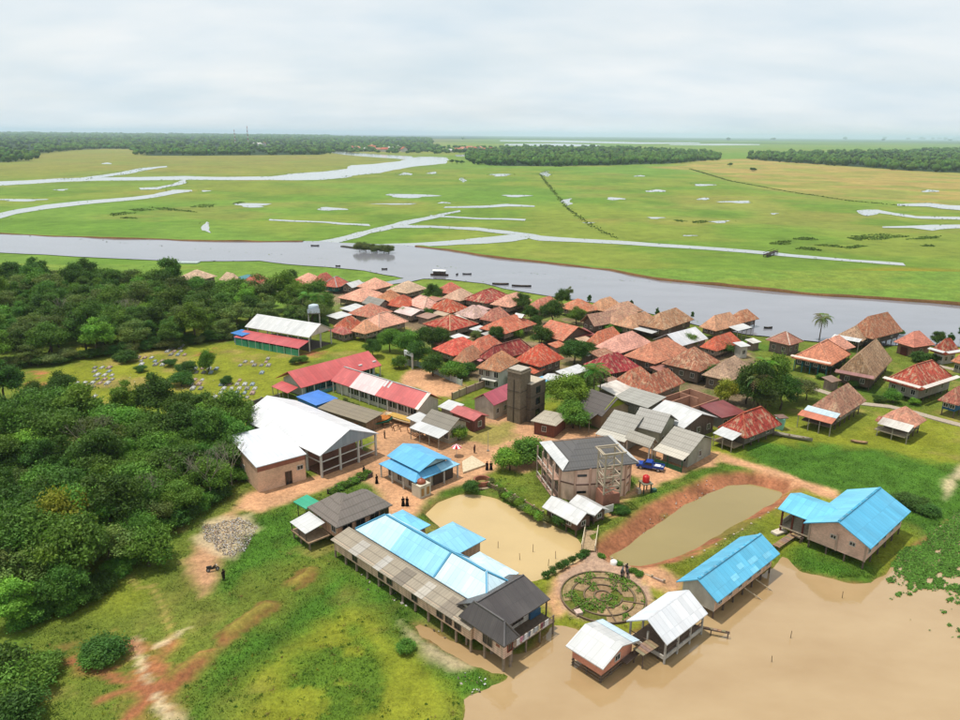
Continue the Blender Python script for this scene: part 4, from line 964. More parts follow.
# water tank stand
p_ = at(315, 331); T_ = empty('water_tank_stand', (p_.x, p_.y, 0), .2, 'white steel water tank stand with a pale tank behind the open hall', 'water tank')
posts(T_, [(-1.7,-1.7),(1.7,-1.7),(-1.7,1.7),(1.7,1.7)], 6.0, WHITEW, .3); MB().box(-2,-2,6,2,2,6.25).build('platform', CONC, T_, GREYW)
MB().lathe([(0.01,0),(1.6,0),(1.65,1.6),(1.5,2.2),(.5,2.5),(.01,2.5)], 14, (0,0,6.25)).build('tank', PAINT, T_, S(200,215,225,.7))
MB().box(-1.9,-1.95,6.3,1.9,-1.85,7.6).build('panel', METAL, T_, (*S(220,230,240),.1))
# school wings
RED_M = S(205, 88, 86)
T_, a_, b_ = house('long school wing with a red metal roof and teal windows', (277,377.5),(301,388),(381,365), e=2.9, rise=2.8, kind='gable', along='x', roof=METAL, col=RED_M, mot=.15, wall=PLASTER, wcol=S(220,222,210,.65), floor=0, ov=1.3, wins=(0,0), cat='school', name='school_wing', dmax=70)
for q in np.linspace(-a_/2+3, a_/2-3, 15): window(T_, 'r', float(q), .9, a_, b_, 1.3, 1.7, 1.4, color=S(90,190,200,.65))
posts(T_, [(q, -b_/2+.25) for q in spaced(-a_/2+.4, a_/2-.4, 3.6)], 2.9, WHITEW, .2)
MB().box(-a_/2+1, -b_/2+.1, 0, a_/2-1, -b_/2+.18, .8).build('railing', PAINT, T_, S(110,190,200,.62))
lean(T_, a_, b_, 'l', 2.8, 3.0, .7, (*RED_M, .5), METAL, .25, .9, supports=0.0)
for q, h_ in ((8, .3), (12.5, .3)):
    MB().box(a_*.25+q-8, -b_/2+1.4, 3.5, a_*.25+q-7, -b_/2+2.5, 3.95).build('roof_patch', METAL, T_, (*WHITE, .1))
T_, a_, b_ = house('long school wing with a red and white metal roof and dark windows', (333,380),(418,409.5),(441,399), e=3.0, rise=2.6, kind='gable', along='y', roof=METAL, col=RED_M, mot=.12, wall=PLASTER, wcol=S(228,222,206,.66), floor=0, ov=.8, wins=(0,0), cat='school', name='school_wing', dmax=70, cap=WHITE)
for q in np.linspace(-b_/2+2.2, b_*.28, 12): window(T_, 'l', float(q), 1.0, a_, b_, .8, 1.9, 1.4, color=WHITEW)
posts(T_, [(-a_/2+.35, q) for q in spaced(-b_/2+.4, b_/2-.4, 3.2)], 3.0, WHITEW, .24)
MB().slab([[(-a_/2-.05, b_*.27, 2.97), (-a_/2-.05, -b_*.03, 2.97), (0, -b_*.03, 5.63), (0, b_*.27, 5.63)]], .03).build('roof_panel', METAL, T_, (*S(236,208,206), .15))
for y0_, y1_ in ((-.06,-.035),(-.10,-.08)): MB().slab([[(-a_*.2, b_*y1_, 4.6), (-a_*.2, b_*y0_, 4.6), (-.1, b_*y0_, 5.62), (-.1, b_*y1_, 5.62)]], .03).build('skylight', METAL, T_, (*WHITE, .05))
MB().slab([[(-a_/2-.1, -b_/2+.9, 2.98), (-a_/2-.1, -b_/2-.1, 2.98), (0, -b_/2-.1, 5.68), (0, -b_/2+.9, 5.68)]], .06).build('verge_trim', METAL, T_, (*S(250,225,210), .1))
# grey-brown shed with blue sheets
house('flat grey brown workshop roof behind the white hall', (322,406),(366,423),(379,414), e=2.6, rise=.6, kind='shed', along='y', roof=ASB, col=S(160,146,122,.62), mot=.45, wall=PLANK, wcol=S(160,130,100,.6), floor=0, wins=(0,0), cat='workshop', name='workshop', dmax=40, ov=.3)
house('bright blue sheet roof between the workshop and the school', (299,397),(316,405.5),(336,397.5), e=2.4, rise=.3, kind='shed', along='x', roof=METAL, col=S(50,125,215), mot=.08, wall=METAL, wcol=(*S(50,125,200),.1), floor=0, wins=(0,0), cat='shed', name='shed', ov=.2)
# grey house with white awning
T_, a_, b_ = house('grey roofed house with a long white awning by the dirt square', (421,421),(449,431),(470,422), e=3.2, rise=1.8, kind='gable', along='y', roof=ASB, col=S(158,150,136,.62), mot=.35, wall=PLASTER, wcol=S(206,196,172,.64), floor=0, wins=(0,2), dmax=40)
lean(T_, a_, b_, 'l', 3.15, 3.0, .6, (*WHITE, .25), METAL, -.05, 1.0, supports=0.0)
for q in np.linspace(-b_*.35, b_*.35, 4): window(T_, 'l', float(q), 1.1, a_, b_, .5, 1.0, 1.2)
house('rusty red sheet roof behind the grey house with the awning', (451,411),(474,421),(488,415), e=2.9, rise=.8, kind='gable', along='y', roof=METAL, col=S(196,96,92), mot=.5, wall=PLANK, wcol=S(150,90,80,.6), floor=0, wins=(0,1))
house('small white sheet roof at the end of the red and white school wing', (436,407),(453,411.5),(466,407.5), e=2.8, rise=.6, kind='shed', roof=METAL, col=WHITE, mot=.2, wall=PLASTER, wcol=GREYW, floor=0, wins=(0,0))
house('white sheet roof stall between the school and the grey house', (409,418),(418,423),(428,416), e=2.7, rise=.4, kind='shed', roof=METAL, col=WHITE, mot=.2, wall=PLASTER, wcol=S(200,190,170,.6), floor=0, wins=(0,0), cat='stall', name='stall')
# white hall
T_, a_, b_ = house('largest white roofed hall with an open columned front', (238,418),(320,456),(379,433.5), e=4.6, rise=3.0, kind='gable', along='y', roof=METAL, col=S(246,246,248,.62), mot=.14, wall=None, floor=0, wins=(0,0), cat='hall', name='white_hall', dmax=80)
posts(T_, [(q, -b_/2+.5) for q in spaced(-a_/2+.5, a_/2-.5, 4.2)] + [(-a_/2+.5, q) for q in spaced(-b_/2+.5, b_/2-.5, 4.5)[1:]] + [(a_/2-.5, q) for q in spaced(-b_/2+.5, b_/2-.5, 4.5)[1:]], 4.7, WHITEW, .34, m=PLASTER, name='column')
MB().add([(-a_/2+.3,-b_/2+.15,4.6),(a_/2-.3,-b_/2+.15,4.6),(0,-b_/2+.15,7.4),(-a_/2+.3,-b_/2+.3,4.6),(a_/2-.3,-b_/2+.3,4.6),(0,-b_/2+.3,7.4)], [(0,1,2),(5,4,3),(0,3,4,1),(1,4,5,2),(2,5,3,0)]).build('gable_panel', METAL, T_, (*S(170,180,186,.62), .1))
for z_ in (1.0, 2.9): MB().box(-a_/2+.7, -b_/2+.42, z_, a_/2-.7, -b_/2+.58, z_+.16).build('rail', PAINT, T_, WHITEW)
for z_ in (2.9,): MB().box(-a_/2+.42, -b_/2+.7, z_, -a_/2+.58, b_/2-.7, z_+.16).build('rail', PAINT, T_, WHITEW)
MB().box(-a_/2+1, -b_*.28, 0, a_/2-1, b_/2-1, 4.4).build('wall', BRICK, T_, S(190,140,118,.62))
MB().box(-a_/2+.8, -b_/2+.8, 0, a_/2-.8, -b_*.29, .12).build('floor', CONC, T_, S(150,110,90,.6))
T_, a_, b_ = house('brick annex with a white sheet roof on the left of the white hall', (229,441),(256,467.5),(306,453.5), e=5.0, rise=1.1, kind='shed', along='x', roof=METAL, col=S(242,245,250,.62), mot=.14, wall=BRICK, wcol=S(222,184,154,1.05), floor=0, wins=(1,0), cat='annex', name='annex', dmax=60, ov=.25)
MB().box(-a_/2+.24, -b_/2+.2, 3.9, a_/2-.24, -b_/2+.24, 4.8).build('wall_band', BRICK, T_, S(190,120,96,.62))
window(T_, 'r', a_*.12, .05, a_, b_, .25, 1.1, 2.4, color=S(120,80,60,.6), name='door'); window(T_, 'r', a_*.36, 2.3, a_, b_, .25, 1.0, .7)
# blue roofed prayer house: low skirt roof and raised gable
BLUE = S(92, 176, 222, .78); BLUE2 = S(150, 205, 232, .8)
c_, th_, a_, b_ = fit((375,465),(415,482.5),(463,465.5), 2.7)
T_ = empty('prayer_house', (c_.x, c_.y, 0), th_, 'small blue roofed prayer house with a raised gable and a cream niche', 'prayer house')
tx, ty, zt = a_*.33, b_*.37, 3.6
MB().slab([[(-a_/2,-b_/2,2.7),(a_/2,-b_/2,2.7),(tx,-ty,zt),(-tx,-ty,zt)],[(a_/2,-b_/2,2.7),(a_/2,b_/2,2.7),(tx,ty,zt),(tx,-ty,zt)],[(a_/2,b_/2,2.7),(-a_/2,b_/2,2.7),(-tx,ty,zt),(tx,ty,zt)],[(-a_/2,b_/2,2.7),(-a_/2,-b_/2,2.7),(-tx,-ty,zt),(-tx,ty,zt)]], .1).build('lower_roof', METAL, T_, (*BLUE, .1))
MB().slab([[(a_*.07,-b_/2-.02,2.76),(a_/2+.02,-b_/2-.02,2.76),(tx,-ty,zt+.05),(a_*.07,-ty,zt+.05)]], .05).build('roof_panel', METAL, T_, (*BLUE2, .05))
MB().box(-tx+.3,-ty+.3,zt-.3,tx-.3,ty-.3,zt+.42).build('clerestory', PLASTER, T_, S(70,120,150,.6))
up_, _ = hip_faces(tx*2+.6, ty*2+1.6, zt+.4, 1.3, 'y', 0)
MB().slab(up_, .1).build('upper_roof', METAL, T_, (*BLUE, .08))
MB().add([(-tx*.75,-ty-.5,zt+.6),(tx*.75,-ty-.5,zt+.6),(0,-ty-.5,zt+1.5),(-tx*.75,-ty-.4,zt+.6),(tx*.75,-ty-.4,zt+.6),(0,-ty-.4,zt+1.5)], [(0,1,2),(5,4,3),(0,3,4,1),(1,4,5,2),(2,5,3,0)]).build('gable_panel', PLASTER, T_, S(170,205,220,.65))
walls(T_, a_, b_, 0, 2.8, PLASTER, S(215,208,190,.66), ov=1.2)
for q in (-.25, .05, .3): window(T_, 'l', b_*q, .6, a_, b_, 1.2, 1.2, 1.4, color=WHITEW)
MB().box(-a_*.02, -b_/2+.9, 0, a_/2-.9, -b_/2+1.0, 2.4).build('mesh_screen', PAINT, T_, S(84,74,68,.6))
posts(T_, [(-a_/2+.3,q) for q in spaced(-b_/2+.3,b_/2-.3,3.4)] + [(q,-b_/2+.3) for q in spaced(-a_/2+.3,a_/2-.3,3.4)[1:]], 2.65, WHITEW, .22)
o = MB().box(-1.2,-1.1,0,1.2,1.1,2.3).build('niche', PLASTER, T_, S(230,222,200,.68)); o.location = (-a_/2+1.2, -b_/2-.2, 0)
d_ = MB(); d_.lathe([(1.15,0),(1.3,.5),(1.05,1.1),(.5,1.6),(.08,1.9),(.06,2.4),(.01,2.5)], 14); d_.smooth = True
o = d_.build('dome', PAINT, T_, S(176,96,66,.6)); o.location = (-a_/2+1.2, -b_/2-.2, 2.3); o.scale = (.65,.65,.5)
for q in (-.6, .6): MB().box(q-.3, -1.16, .4, q+.3, -1.1, 1.8).build('niche_panel', PAINT, T_, S(196,150,90,.6)).location = (-a_/2+1.2, -b_/2-.2, 0)
p_ = [Vector(atxy(q)) for q in ((462,463),(463,474),(486,466),(472,457))]
mb = MB(); mb.slab([[(v.x, v.y, .35) for v in p_]], .45)
tag(mb.build('terrace', CONC, None, S(226,208,176,.7)), 'cream tiled terrace on the right of the prayer house', 'terrace')
# grand octagonal concrete building
c_, th_, a_, b_ = fit((542,442.5),(563,471),(638,462), 6.3)
T_ = empty('concrete_building', (c_.x, c_.y, 0), th_, 'tall bare two storey building with dark slate roof and white edge strips', 'building')
top_, hips_ = hip_faces(a_, b_, 6.3, 2.6, 'x', b_*.42)
MB().slab(top_, .2).build('roof', ASB, T_, (*S(108,106,106,.6), .25))
MB().slab([[(-a_/2-.1, b_/2+.1, 6.42), (-a_/2-.1,-b_/2-.1,6.42), (-a_/2+b_*.13,-b_*.37+.0,7.26), (-a_/2+b_*.13,b_*.37,7.26)]], .1).build('roof_strip', METAL, T_, (*WHITE, .05))
MB().slab([[(a_/2+.1,-b_/2-.1,6.42), (a_/2+.1, b_/2+.1, 6.42), (a_/2-b_*.09,b_*.41,7.0), (a_/2-b_*.09,-b_*.41,7.0)]], .1).build('roof_strip', METAL, T_, (*WHITE, .05))
MB().slab([[(a_/2,b_/2+.1,6.42),(-a_/2,b_/2+.1,6.42),(-a_/2+b_*.2,b_*.3,7.6),(a_/2-b_*.2,b_*.3,7.6)]], .1).build('roof_strip', METAL, T_, (*WHITE, .05))
x_, y_ = a_/2-.5, b_/2-.5
BW = S(232, 194, 172, .98)
fr_ = [(-x_,-y_+2),(-x_+2,-y_),(-x_*.3,-y_-.4),(x_*.3,-y_-.4),(x_-1.6,-y_),(x_,-y_+1.6),(x_,y_),(-x_,y_)]
mb = MB(); n_ = len(fr_)
mb.add([(x,y,0) for x,y in fr_]+[(x,y,6.3) for x,y in fr_], [(i,(i+1)%n_,n_+(i+1)%n_,n_+i) for i in range(n_)] + [tuple(range(n_,2*n_))])
mb.build('wall', PLASTER, T_, BW)
for i in range(6):
    (x0,y0),(x1,y1) = fr_[i], fr_[(i+1)%n_]
    MB().tube((x0*1.01,y0*1.01,0),(x0*1.01,y0*1.01,6.2),.2,.2,6).build('pilaster', PLASTER, T_, S(214,172,150,.9))
    MB().bar((x0*1.012,y0*1.012,3.2),(x1*1.012,y1*1.012,3.2),.12,.22).build('floor_band', PLASTER, T_, S(150,112,96,.6))
    if i in (1, 3, 4):
        for z_ in (1.8, 4.9):
            d = Vector((x1-x0, y1-y0, 0)); m_ = Vector((x0,y0,0))+d*.45; u_ = d.normalized()
            MB().bar(m_-u_*.8+Vector((0,0,z_))*1+Vector((0,-.04,0)), m_+u_*.8+Vector((0,-.04,z_)), .14, .4).build('vent', GLASS, T_)
for z_ in (0.2, 3.3):
    MB().box(-x_-1.3, -y_+2.2, z_-.12, -x_-.02, y_-.3, z_+.06).build('gallery', CONC, T_, S(196,160,140,.62))
    MB().box(-x_-1.3, -y_+2.2, z_+.9, -x_-1.2, y_-.3, z_+1.0).build('railing', PAINT, T_, WHITEW)
    for q in spaced(-y_+3.4, y_-1.4, 3.2): 
        o = window(T_, 'l', q, z_+.6, x_*2, b_, 0, 1.5, 1.7, color=S(210,190,170,.6))
posts(T_, [(-x_-1.2, q) for q in spaced(-y_+2.3, y_-.4, 3.2)], 6.2, S(214,186,166,.62), .22, m=PLASTER)
# scaffold water tower in front of it
p_ = at(607, 507); T_ = empty('scaffold_tower', (p_.x, p_.y, 0), th_, 'pale steel lattice tower on a brick base before the tall bare building', 'tower')
MB().box(-1.5,-1.5,0,1.5,1.5,3.2).build('base', BRICK, T_, S(190,130,106,.62))
TW = S(206, 190, 164, .62)
for sx in (-1.45, 1.45):
    for sy in (-1.45, 1.45): MB().bar((sx,sy,3.2),(sx,sy,10.4),.24).build('leg', PAINT, T_, TW)
for z_ in (4.6, 6.4, 8.4, 10.3):
    for (p0, p1) in (((-1.45,-1.45),(1.45,-1.45)),((1.45,-1.45),(1.45,1.45)),((1.45,1.45),(-1.45,1.45)),((-1.45,1.45),(-1.45,-1.45))):
        MB().bar((*p0,z_),(*p1,z_),.16).build('rung', PAINT, T_, TW)
for s in (-1, 1):
    MB().bar((-1.5*s,-1.5,3.4),(1.5*s,-1.5,4.6),.14).build('brace', PAINT, T_, TW)
    for z_ in (4.6, 6.4, 8.4): MB().bar((-1.5*s,-1.5,z_),(1.5*s,-1.5,z_+1.8),.09).build('brace', PAINT, T_, TW); MB().bar((-1.5,-1.5*s,z_),(-1.5,1.5*s,z_+1.8),.09).build('brace', PAINT, T_, TW)
for x in (-1.9, 1.9): MB().bar((x,-1.7,10.45),(x,1.7,10.5),.2).build('rung', PAINT, T_, TW)
for y in (-1.6, 1.6): MB().bar((-2.1,y,10.55),(2.1,y,10.6),.2).build('rung', PAINT, T_, TW)
# pavilion over the tan pond
T_, a_, b_ = house('white roofed stilt pavilion standing over the tan pond', (545,505.5),(577,525),(592,514), e=2.0, rise=1.3, kind='gable', along='y', roof=METAL, col=WHITE, mot=.25, wall=PLANK, wcol=S(130,96,78,.6), floor=.4, wins=(2,1), cat='pavilion', name='pavilion', step=2.2, below=1.6, dmax=24)
T2_, a2_, b2_ = house('second white roof joined behind the pavilion on the pond', (567,503),(594,516.5),(612,511), e=1.95, rise=.9, kind='gable', along='y', roof=METAL, col=WHITE, mot=.3, wall=PLANK, wcol=S(140,110,92,.6), floor=.4, wins=(0,1), cat='pavilion', name='pavilion')
p_ = at(607, 517); T_ = empty('notice_board', (p_.x, p_.y, 0), .5, 'blank white notice board on two posts by the pavilion', 'notice board')
MB().box(-1.2,-.05,.8,1.2,.05,2.1).build('board', PAINT, T_, WHITEW); posts(T_, [(-1.0,.1),(1.0,.1)], 2.1, DARKW, .1)
# brown-grey stilt house with L shaped roof
SH = S(150, 138, 130, .6)
c_, th_, a_, b_ = fit((307,507.5),(336,527.5),(393,505), 4.0)
T_ = empty('stilt_house', (c_.x, c_.y, 0), th_, 'stilt house with a streaky grey shingle roof in an L', 'house', 'stilt houses on the near shore')
dA = min(7.0, b_*.85)
tA, hA = hip_faces(a_, dA, 4.0, 2.6, 'x', None)
for tp in tA: pass
MB().slab([[(x, y - b_/2 + dA/2, z) for x, y, z in q] for q in tA], .16).build('roof', ASB, T_, (*SH, .85))
tB, hB = hip_faces(dA*1.0, b_+.3, 4.02, 2.6, 'y', None)
MB().slab([[(x - a_/2 + dA/2 - .04, y - .04, z) for x, y, z in q] for q in tB], .16).build('roof', ASB, T_, (*S(146,134,126,.6), .7))
MB().box(-a_/2+.6,-b_/2+.6,1.5,a_/2-.6,-b_/2+dA-.6,4.15).build('wall', PLANK, T_, S(210,164,136,1.05))
MB().box(-a_/2+.62,-b_/2+dA-.6,1.5,-a_/2+dA-.6,b_/2-.6,4.15).build('wall', PLANK, T_, S(210,164,136,1.05))
stilts(T_, a_, b_, 1.5, S(170,150,130,.6), .6, 2.8)
for q in (-.28, -.05, .2, .38): window(T_, 'r', a_*q, 2.4, a_, b_, .6, 1.5, 1.3, color=DARKW)
window(T_, 'l', -b_*.3, 2.4, a_, b_, .6, 1.0, 1.3); window(T_, 'l', b_*.2, 2.4, a_, b_, .6, 1.0, 1.3)
lean(T_, a_, b_, 'l', 3.5, 3.4, .6, (*WHITE, .25), METAL, .05, .62, gap=.0, supports=1.5, scol=DARKW)
MB().box(-a_/2-3.3, b_*.0-1.6, 1.3, -a_/2+.5, b_/2-.4, 1.5).build('porch_deck', WOOD, T_, S(190,160,130,.6))
posts(T_, [(-a_/2-3.0,q) for q in (-1.3, b_*.15, b_/2-.7)], 2.1, S(170,150,130,.6), .2, z0=-.8)
# long blue roofed stilt building
SKY1 = S(140, 205, 236, .8); SKYW = S(206, 232, 244, .76); TRIM = S(70, 160, 200, .7)
c_, th_, a_, b_ = fit((356,528.5),(487,610),(521,587), 4.1)
T_ = empty('long_stilt_building', (c_.x, c_.y, 0), th_, 'long stilt building with pale blue hipped roofs over a grey lean roof', 'building', 'stilt houses on the near shore')
rise = 2.4; i0, i1 = 3.2, a_*.5
x, y, z = a_/2, b_/2, 4.1
P_, Q_ = (0, -y+i1, z+rise), (0, y-i0, z+rise)
def yb(f): return -y + b_*f
ysec = [yb(0), yb(.36), yb(.70), yb(1.0)]
fz = z + rise
MB().slab([[(-x,ysec[1],z),(-x,-y,z),P_,(0,ysec[1],fz)],[(-x,-y,z),(x,-y,z),P_],[(x,-y,z),(x,ysec[1],z),(0,ysec[1],fz),P_]], .14).build('roof', METAL, T_, (*SKYW, .14))
MB().slab([[(-x,ysec[2],z),(-x,ysec[1],z),(0,ysec[1],fz),(0,ysec[2],fz)],[(x,ysec[1],z),(x,ysec[2],z),(0,ysec[2],fz),(0,ysec[1],fz)]], .14).build('roof', METAL, T_, (*SKY1, .18))
MB().slab([[(-x,y,z),(-x,ysec[2],z),(0,ysec[2],fz),Q_],[(x,ysec[2],z),(x,y,z),Q_,(0,ysec[2],fz)],[(x,y,z),(-x,y,z),Q_]], .14).build('roof', METAL, T_, (*S(188,226,242,.82), .16))
caps([(P_,Q_),((-x,-y,z),P_),((x,-y,z),P_),((-x,y,z),Q_),((-x,ysec[1],z),(0,ysec[1],fz)),((x,ysec[1],z),(0,ysec[1],fz))], T_, TRIM, .28, METAL)
for yc, w_, ln, colr in ((ysec[1]+b_*.20, 7.0, 5.4, SKY1), (ysec[1]-b_*.12, 7.4, 2.6, SKYW), (ysec[2]+b_*.18, 6.6, 2.6, S(120,196,232,.8))):
    zc = 3.75 if ln < 4 else 3.95
    tp, hp = hip_faces(a_*.5+ln, w_, zc, 1.7 if ln > 4 else 1.2, 'x', 2.6 if ln > 4 else 2.0)
    xo = (a_*.5+ln)/2
    MB().slab([[(px+xo, py+yc, pz) for px, py, pz in q] for q in tp], .12).build('wing_roof', METAL, T_, (*colr, .05))
    MB().box(x-.6, yc-w_/2+.6, 1.0, x+ln-.6, yc+w_/2-.6, zc+.05).build('wing_wall', PLANK, T_, S(190,154,130,1.05))
    posts(T_, [(x+ln-.8, yc-w_/2+.8),(x+ln-.8, yc+w_/2-.8)], 2.7, DARKW, .22, z0=-1.6)
MB().box(-x+.5,-y+.5,1.2,x-.5,y-.5,4.2).build('wall', PLANK, T_, S(200,164,140,1.05))
LX = 3.3
MB().slab([[(-x-LX,y+1.6,3.05),(-x-LX,-y-.3,3.05),(-x+.05,-y-.3,3.8),(-x+.05,y+1.6,3.8)]], .1).build('lean_roof', ASB, T_, (*S(186,172,150,.64), .4))
for q, w_, c2 in ((.1,2.0,(205,198,186)),(.31,1.4,(212,206,196)),(.46,2.2,(150,138,122)),(.63,1.6,(214,205,190)),(.8,2.4,(160,146,128))):
    MB().slab([[(-x-LX-.03,y-b_*q,3.07),(-x-LX-.03,y-b_*q-w_,3.07),(-x-.6,y-b_*q-w_,3.7),(-x-.6,y-b_*q,3.7)]], .02).build('roof_panel', ASB, T_, (*S(*c2,.62), .3))
MB().box(-x-LX+.4,-y-.1,1.3,-x+.45,y+1.3,3.15).build('wall', PLANK, T_, S(210,178,152,1.05))
posts(T_, [(-x-LX+.5, q) for q in spaced(-y, y+1.2, 2.6)] + [(-x+.4, q) for q in spaced(-y, y, 4)] + [(x-.7, q) for q in spaced(-y+.6, y-.6, 3.4)], 2.3, S(182,160,138,.6), .24, z0=-1.0)
for q in (.14, .36, .43, .62, .80, .86, .92):
    window(T_, 'l', y - b_*q, 1.75, (x+LX-.4)*2, b_, 0, 1.0, .9, color=DARKW)
# dark roofed stilt house
DK = S(92, 84, 82, .55)
c_, th_, a_, b_ = fit((458,616),(504,647),(520,637), 3.8)
T_ = empty('stilt_house', (c_.x, c_.y, 0), th_, 'dark brown sheet roofed stilt house with washing on its side deck', 'house', 'stilt houses on the near shore')
x, y = a_/2, b_/2
tB, hB = hip_faces(a_, b_, 3.8, 2.1, 'y', None)
tB[1:2] = [[(x,-y,3.8),(x,y,3.8),tB[1][2],tB[1][3]]]
MB().slab(tB, .14).build('roof', METAL, T_, (*DK, .15)); caps(hB[:3], T_, S(110,104,104,.55), .2, METAL)
f2 = Vector(atxy((505,628), 3.8)); r2 = Vector(atxy((547,597), 3.8)); M_ = T_.matrix_basis.inverted() if False else Matrix.Translation((c_.x, c_.y, 0)) @ Matrix.Rotation(th_, 4, 'Z'); Mi = M_.inverted()
lf = Mi @ Vector((f2.x, f2.y, 0)); lr = Mi @ Vector((r2.x, r2.y, 0))
x1 = lr.x; yf = lf.y; wA = 7.4
MB().slab([[(0, yf, 3.82),(x1, yf, 3.82),(x1-1.0, yf+wA/2, 6.0),(0, yf+wA/2, 6.0)],[(x1-1.0, yf+wA/2, 6.0),(x1, yf+wA, 3.82),(0, yf+wA, 3.82),(0, yf+wA/2, 6.0)],[(x1, yf, 3.82),(x1, yf+wA, 3.82),(x1-1.0, yf+wA/2, 6.0)]], .14).build('roof', METAL, T_, (*DK, .15))
caps([((0, yf+wA/2, 6.0),(x1-1.0, yf+wA/2, 6.0))], T_, S(110,104,104,.55), .2, METAL)
MB().box(-x+.6,-y+.6,1.4,x-.6,y-.6,3.95).build('wall', PLANK, T_, S(220,186,166,1.05))
MB().box(x-.6, yf+1.3, 1.4, x1-2.6, yf+wA-.6, 3.95).build('wall', PLANK, T_, S(204,196,184,1.05))
MB().box(x-.5, yf-1.2, 1.25, x1-.4, yf+wA-.5, 1.38).build('deck', WOOD, T_, S(130,112,96,.6))
for q in spaced(x+.2, x1-.7, 1.2): pass
MB().bar((x-.4, yf-1.15, 2.3),(x1-.5, yf-1.15, 2.3),.08).build('railing', WOOD, T_, S(150,130,110,.6))
posts(T_, [(q, yf-1.1) for q in spaced(x, x1-.6, 2.2)], 3.4, S(170,150,130,.6), .18, z0=-1.1)
posts(T_, [(x1-.5, yf+.2),(x1-.5, yf+wA-.4)], 4.8, S(120,104,90,.6), .16, z0=-1.0)
stilts(T_, a_, b_, 1.4, S(176,156,136,.6), .6, 2.6, .24, below=1.3, inner=True)
for q in (.02, .07): window(T_, 'l', -b_*q*1.8, 2.0, a_, b_, .6, .7, 1.6, color=DARKW)
window(T_, 'r', a_*.12, 2.1, a_, b_, .6, .7, 1.4, color=S(150,60,50,.6))
for q in (.33, -.3): MB().box(-x+.55, b_*q-.3, 2.6, -x+.6, b_*q+.3, 2.9).build('wall_patch', PAINT, T_, S(190,110,90,.6))
def rwin(xw): 
    o = window(T_, 'r', xw, 2.1, a_, b_, 0, .9, 1.3, color=DARKW); o.location = (xw, yf+1.28, 2.1)
rwin(x1-4.2); rwin(x1*.45)
MB().box(x1-2.55, yf+1.0, 1.4, x1-.6, yf+wA-1, 2.3).build('side_panel', PAINT, T_, S(70,120,160,.6))
for i, q in enumerate(np.linspace(x+1.0, x1-2.2, 9)):
    cc = [(230,226,222),(214,150,170),(236,236,240),(120,130,150),(240,235,225),(200,206,210),(232,216,180),(150,90,100),(240,240,240)][i]
    mb = MB(); w_ = .32 + .1*(i % 3); mb.box(q-w_, yf-1.24, 1.5+.2*(i%2), q+w_, yf-1.2, 2.38)
    tag(mb.build('laundry', CLOTH, None, S(*cc,.75)), ['white sheet of washing nearest the dark roof corner','pink shirt hung on the side deck of the dark house','second white cloth on the washing rail','slate blue shirt on the washing rail','cream cloth midway along the washing rail','pale grey shirt on the washing rail','yellowish cloth on the washing rail','dark maroon cloth on the washing rail','last white cloth near the blue panel'][i], 'laundry', 'washing on the dark house rail')
    o = bpy.data.objects[COL.objects[-1].name]; o.matrix_world = M_
# small white roofed shed over the flood water
T_, a_, b_ = house('white roofed brick shed on stilts right of the dark house', (566,645.5),(603,669.5),(639,640), e=2.2, rise=1.2, kind='gable', along='y', roof=METAL, col=WHITE, mot=.15, wall=BRICK, wcol=S(210,144,118,1.05), floor=.6, wins=(0,1), cat='shed', name='stilt_shed', below=1.4, dmax=24, step=2.0)
MB().slab([[(a_*.30,-b_/2-.02,2.74),(a_/2+.02,-b_/2-.02,2.24),(a_/2+.02,b_/2,2.24),(a_*.30,b_/2,2.74)]], .03).build('roof_panel', METAL, T_, (*S(200,220,232,.8), .1))
MB().box(a_*.1, -b_/2-.3, .55, a_/2+1.6, -b_/2+.5, .7).build('side_deck', WOOD, T_, DARKW)
for z_ in (-.1, .35): MB().bar((-a_/2+.6,-b_/2+.55,z_),(a_/2-.6,-b_/2+.55,z_),.1).build('brace', WOOD, T_, S(150,130,110,.6)); MB().bar((-a_/2+.55,-b_/2+.6,z_),(-a_/2+.55,b_/2-.6,z_),.1).build('brace', WOOD, T_, S(150,130,110,.6))
# white open pavilion over the flood water
T_, a_, b_ = house('open white roofed pavilion on posts over the muddy water', (625,622),(667,645),(710,614.5), e=2.7, rise=1.9, kind='gable', along='x', roof=METAL, col=S(244,246,250,.62), mot=.2, wall=None, floor=0, wins=(0,0), cat='pavilion', name='pavilion', dmax=30)
posts(T_, [(q,s*(b_/2-.4)) for q in spaced(-a_/2+.4,a_/2-.4,2.6) for s in (-1,1)] + [(-a_/2+.4, q) for q in spaced(-b_/2+.4,b_/2-.4,2.6)[1:-1]], 3.8, S(206,200,190,.65), .2, z0=-1.1)
MB().box(-a_/2+.5,-b_/2+.5,.3,a_/2-.5,b_/2-.5,.5).build('deck', WOOD, T_, S(140,118,100,.6))
MB().box(-a_/2+.35,-b_/2+.35,.1,-a_/2+.5,b_/2-.35,.6).build('edge_beam', WOOD, T_, S(215,208,196,.65))
MB().box(-a_/2+.5,-b_/2+.35,.1,a_/2-.4,-b_/2+.5,.6).build('edge_beam', WOOD, T_, S(215,208,196,.65))
MB().bar((-a_/2+.4,-b_/2+.4,1.4),(-a_/2+.4,b_/2-.4,1.4),.08).build('railing', WOOD, T_, DARKW)
MB().bar((-a_/2+.4,-b_/2+.4,1.4),(a_/2-.4,-b_/2+.4,1.4),.08).build('railing', WOOD, T_, DARKW)
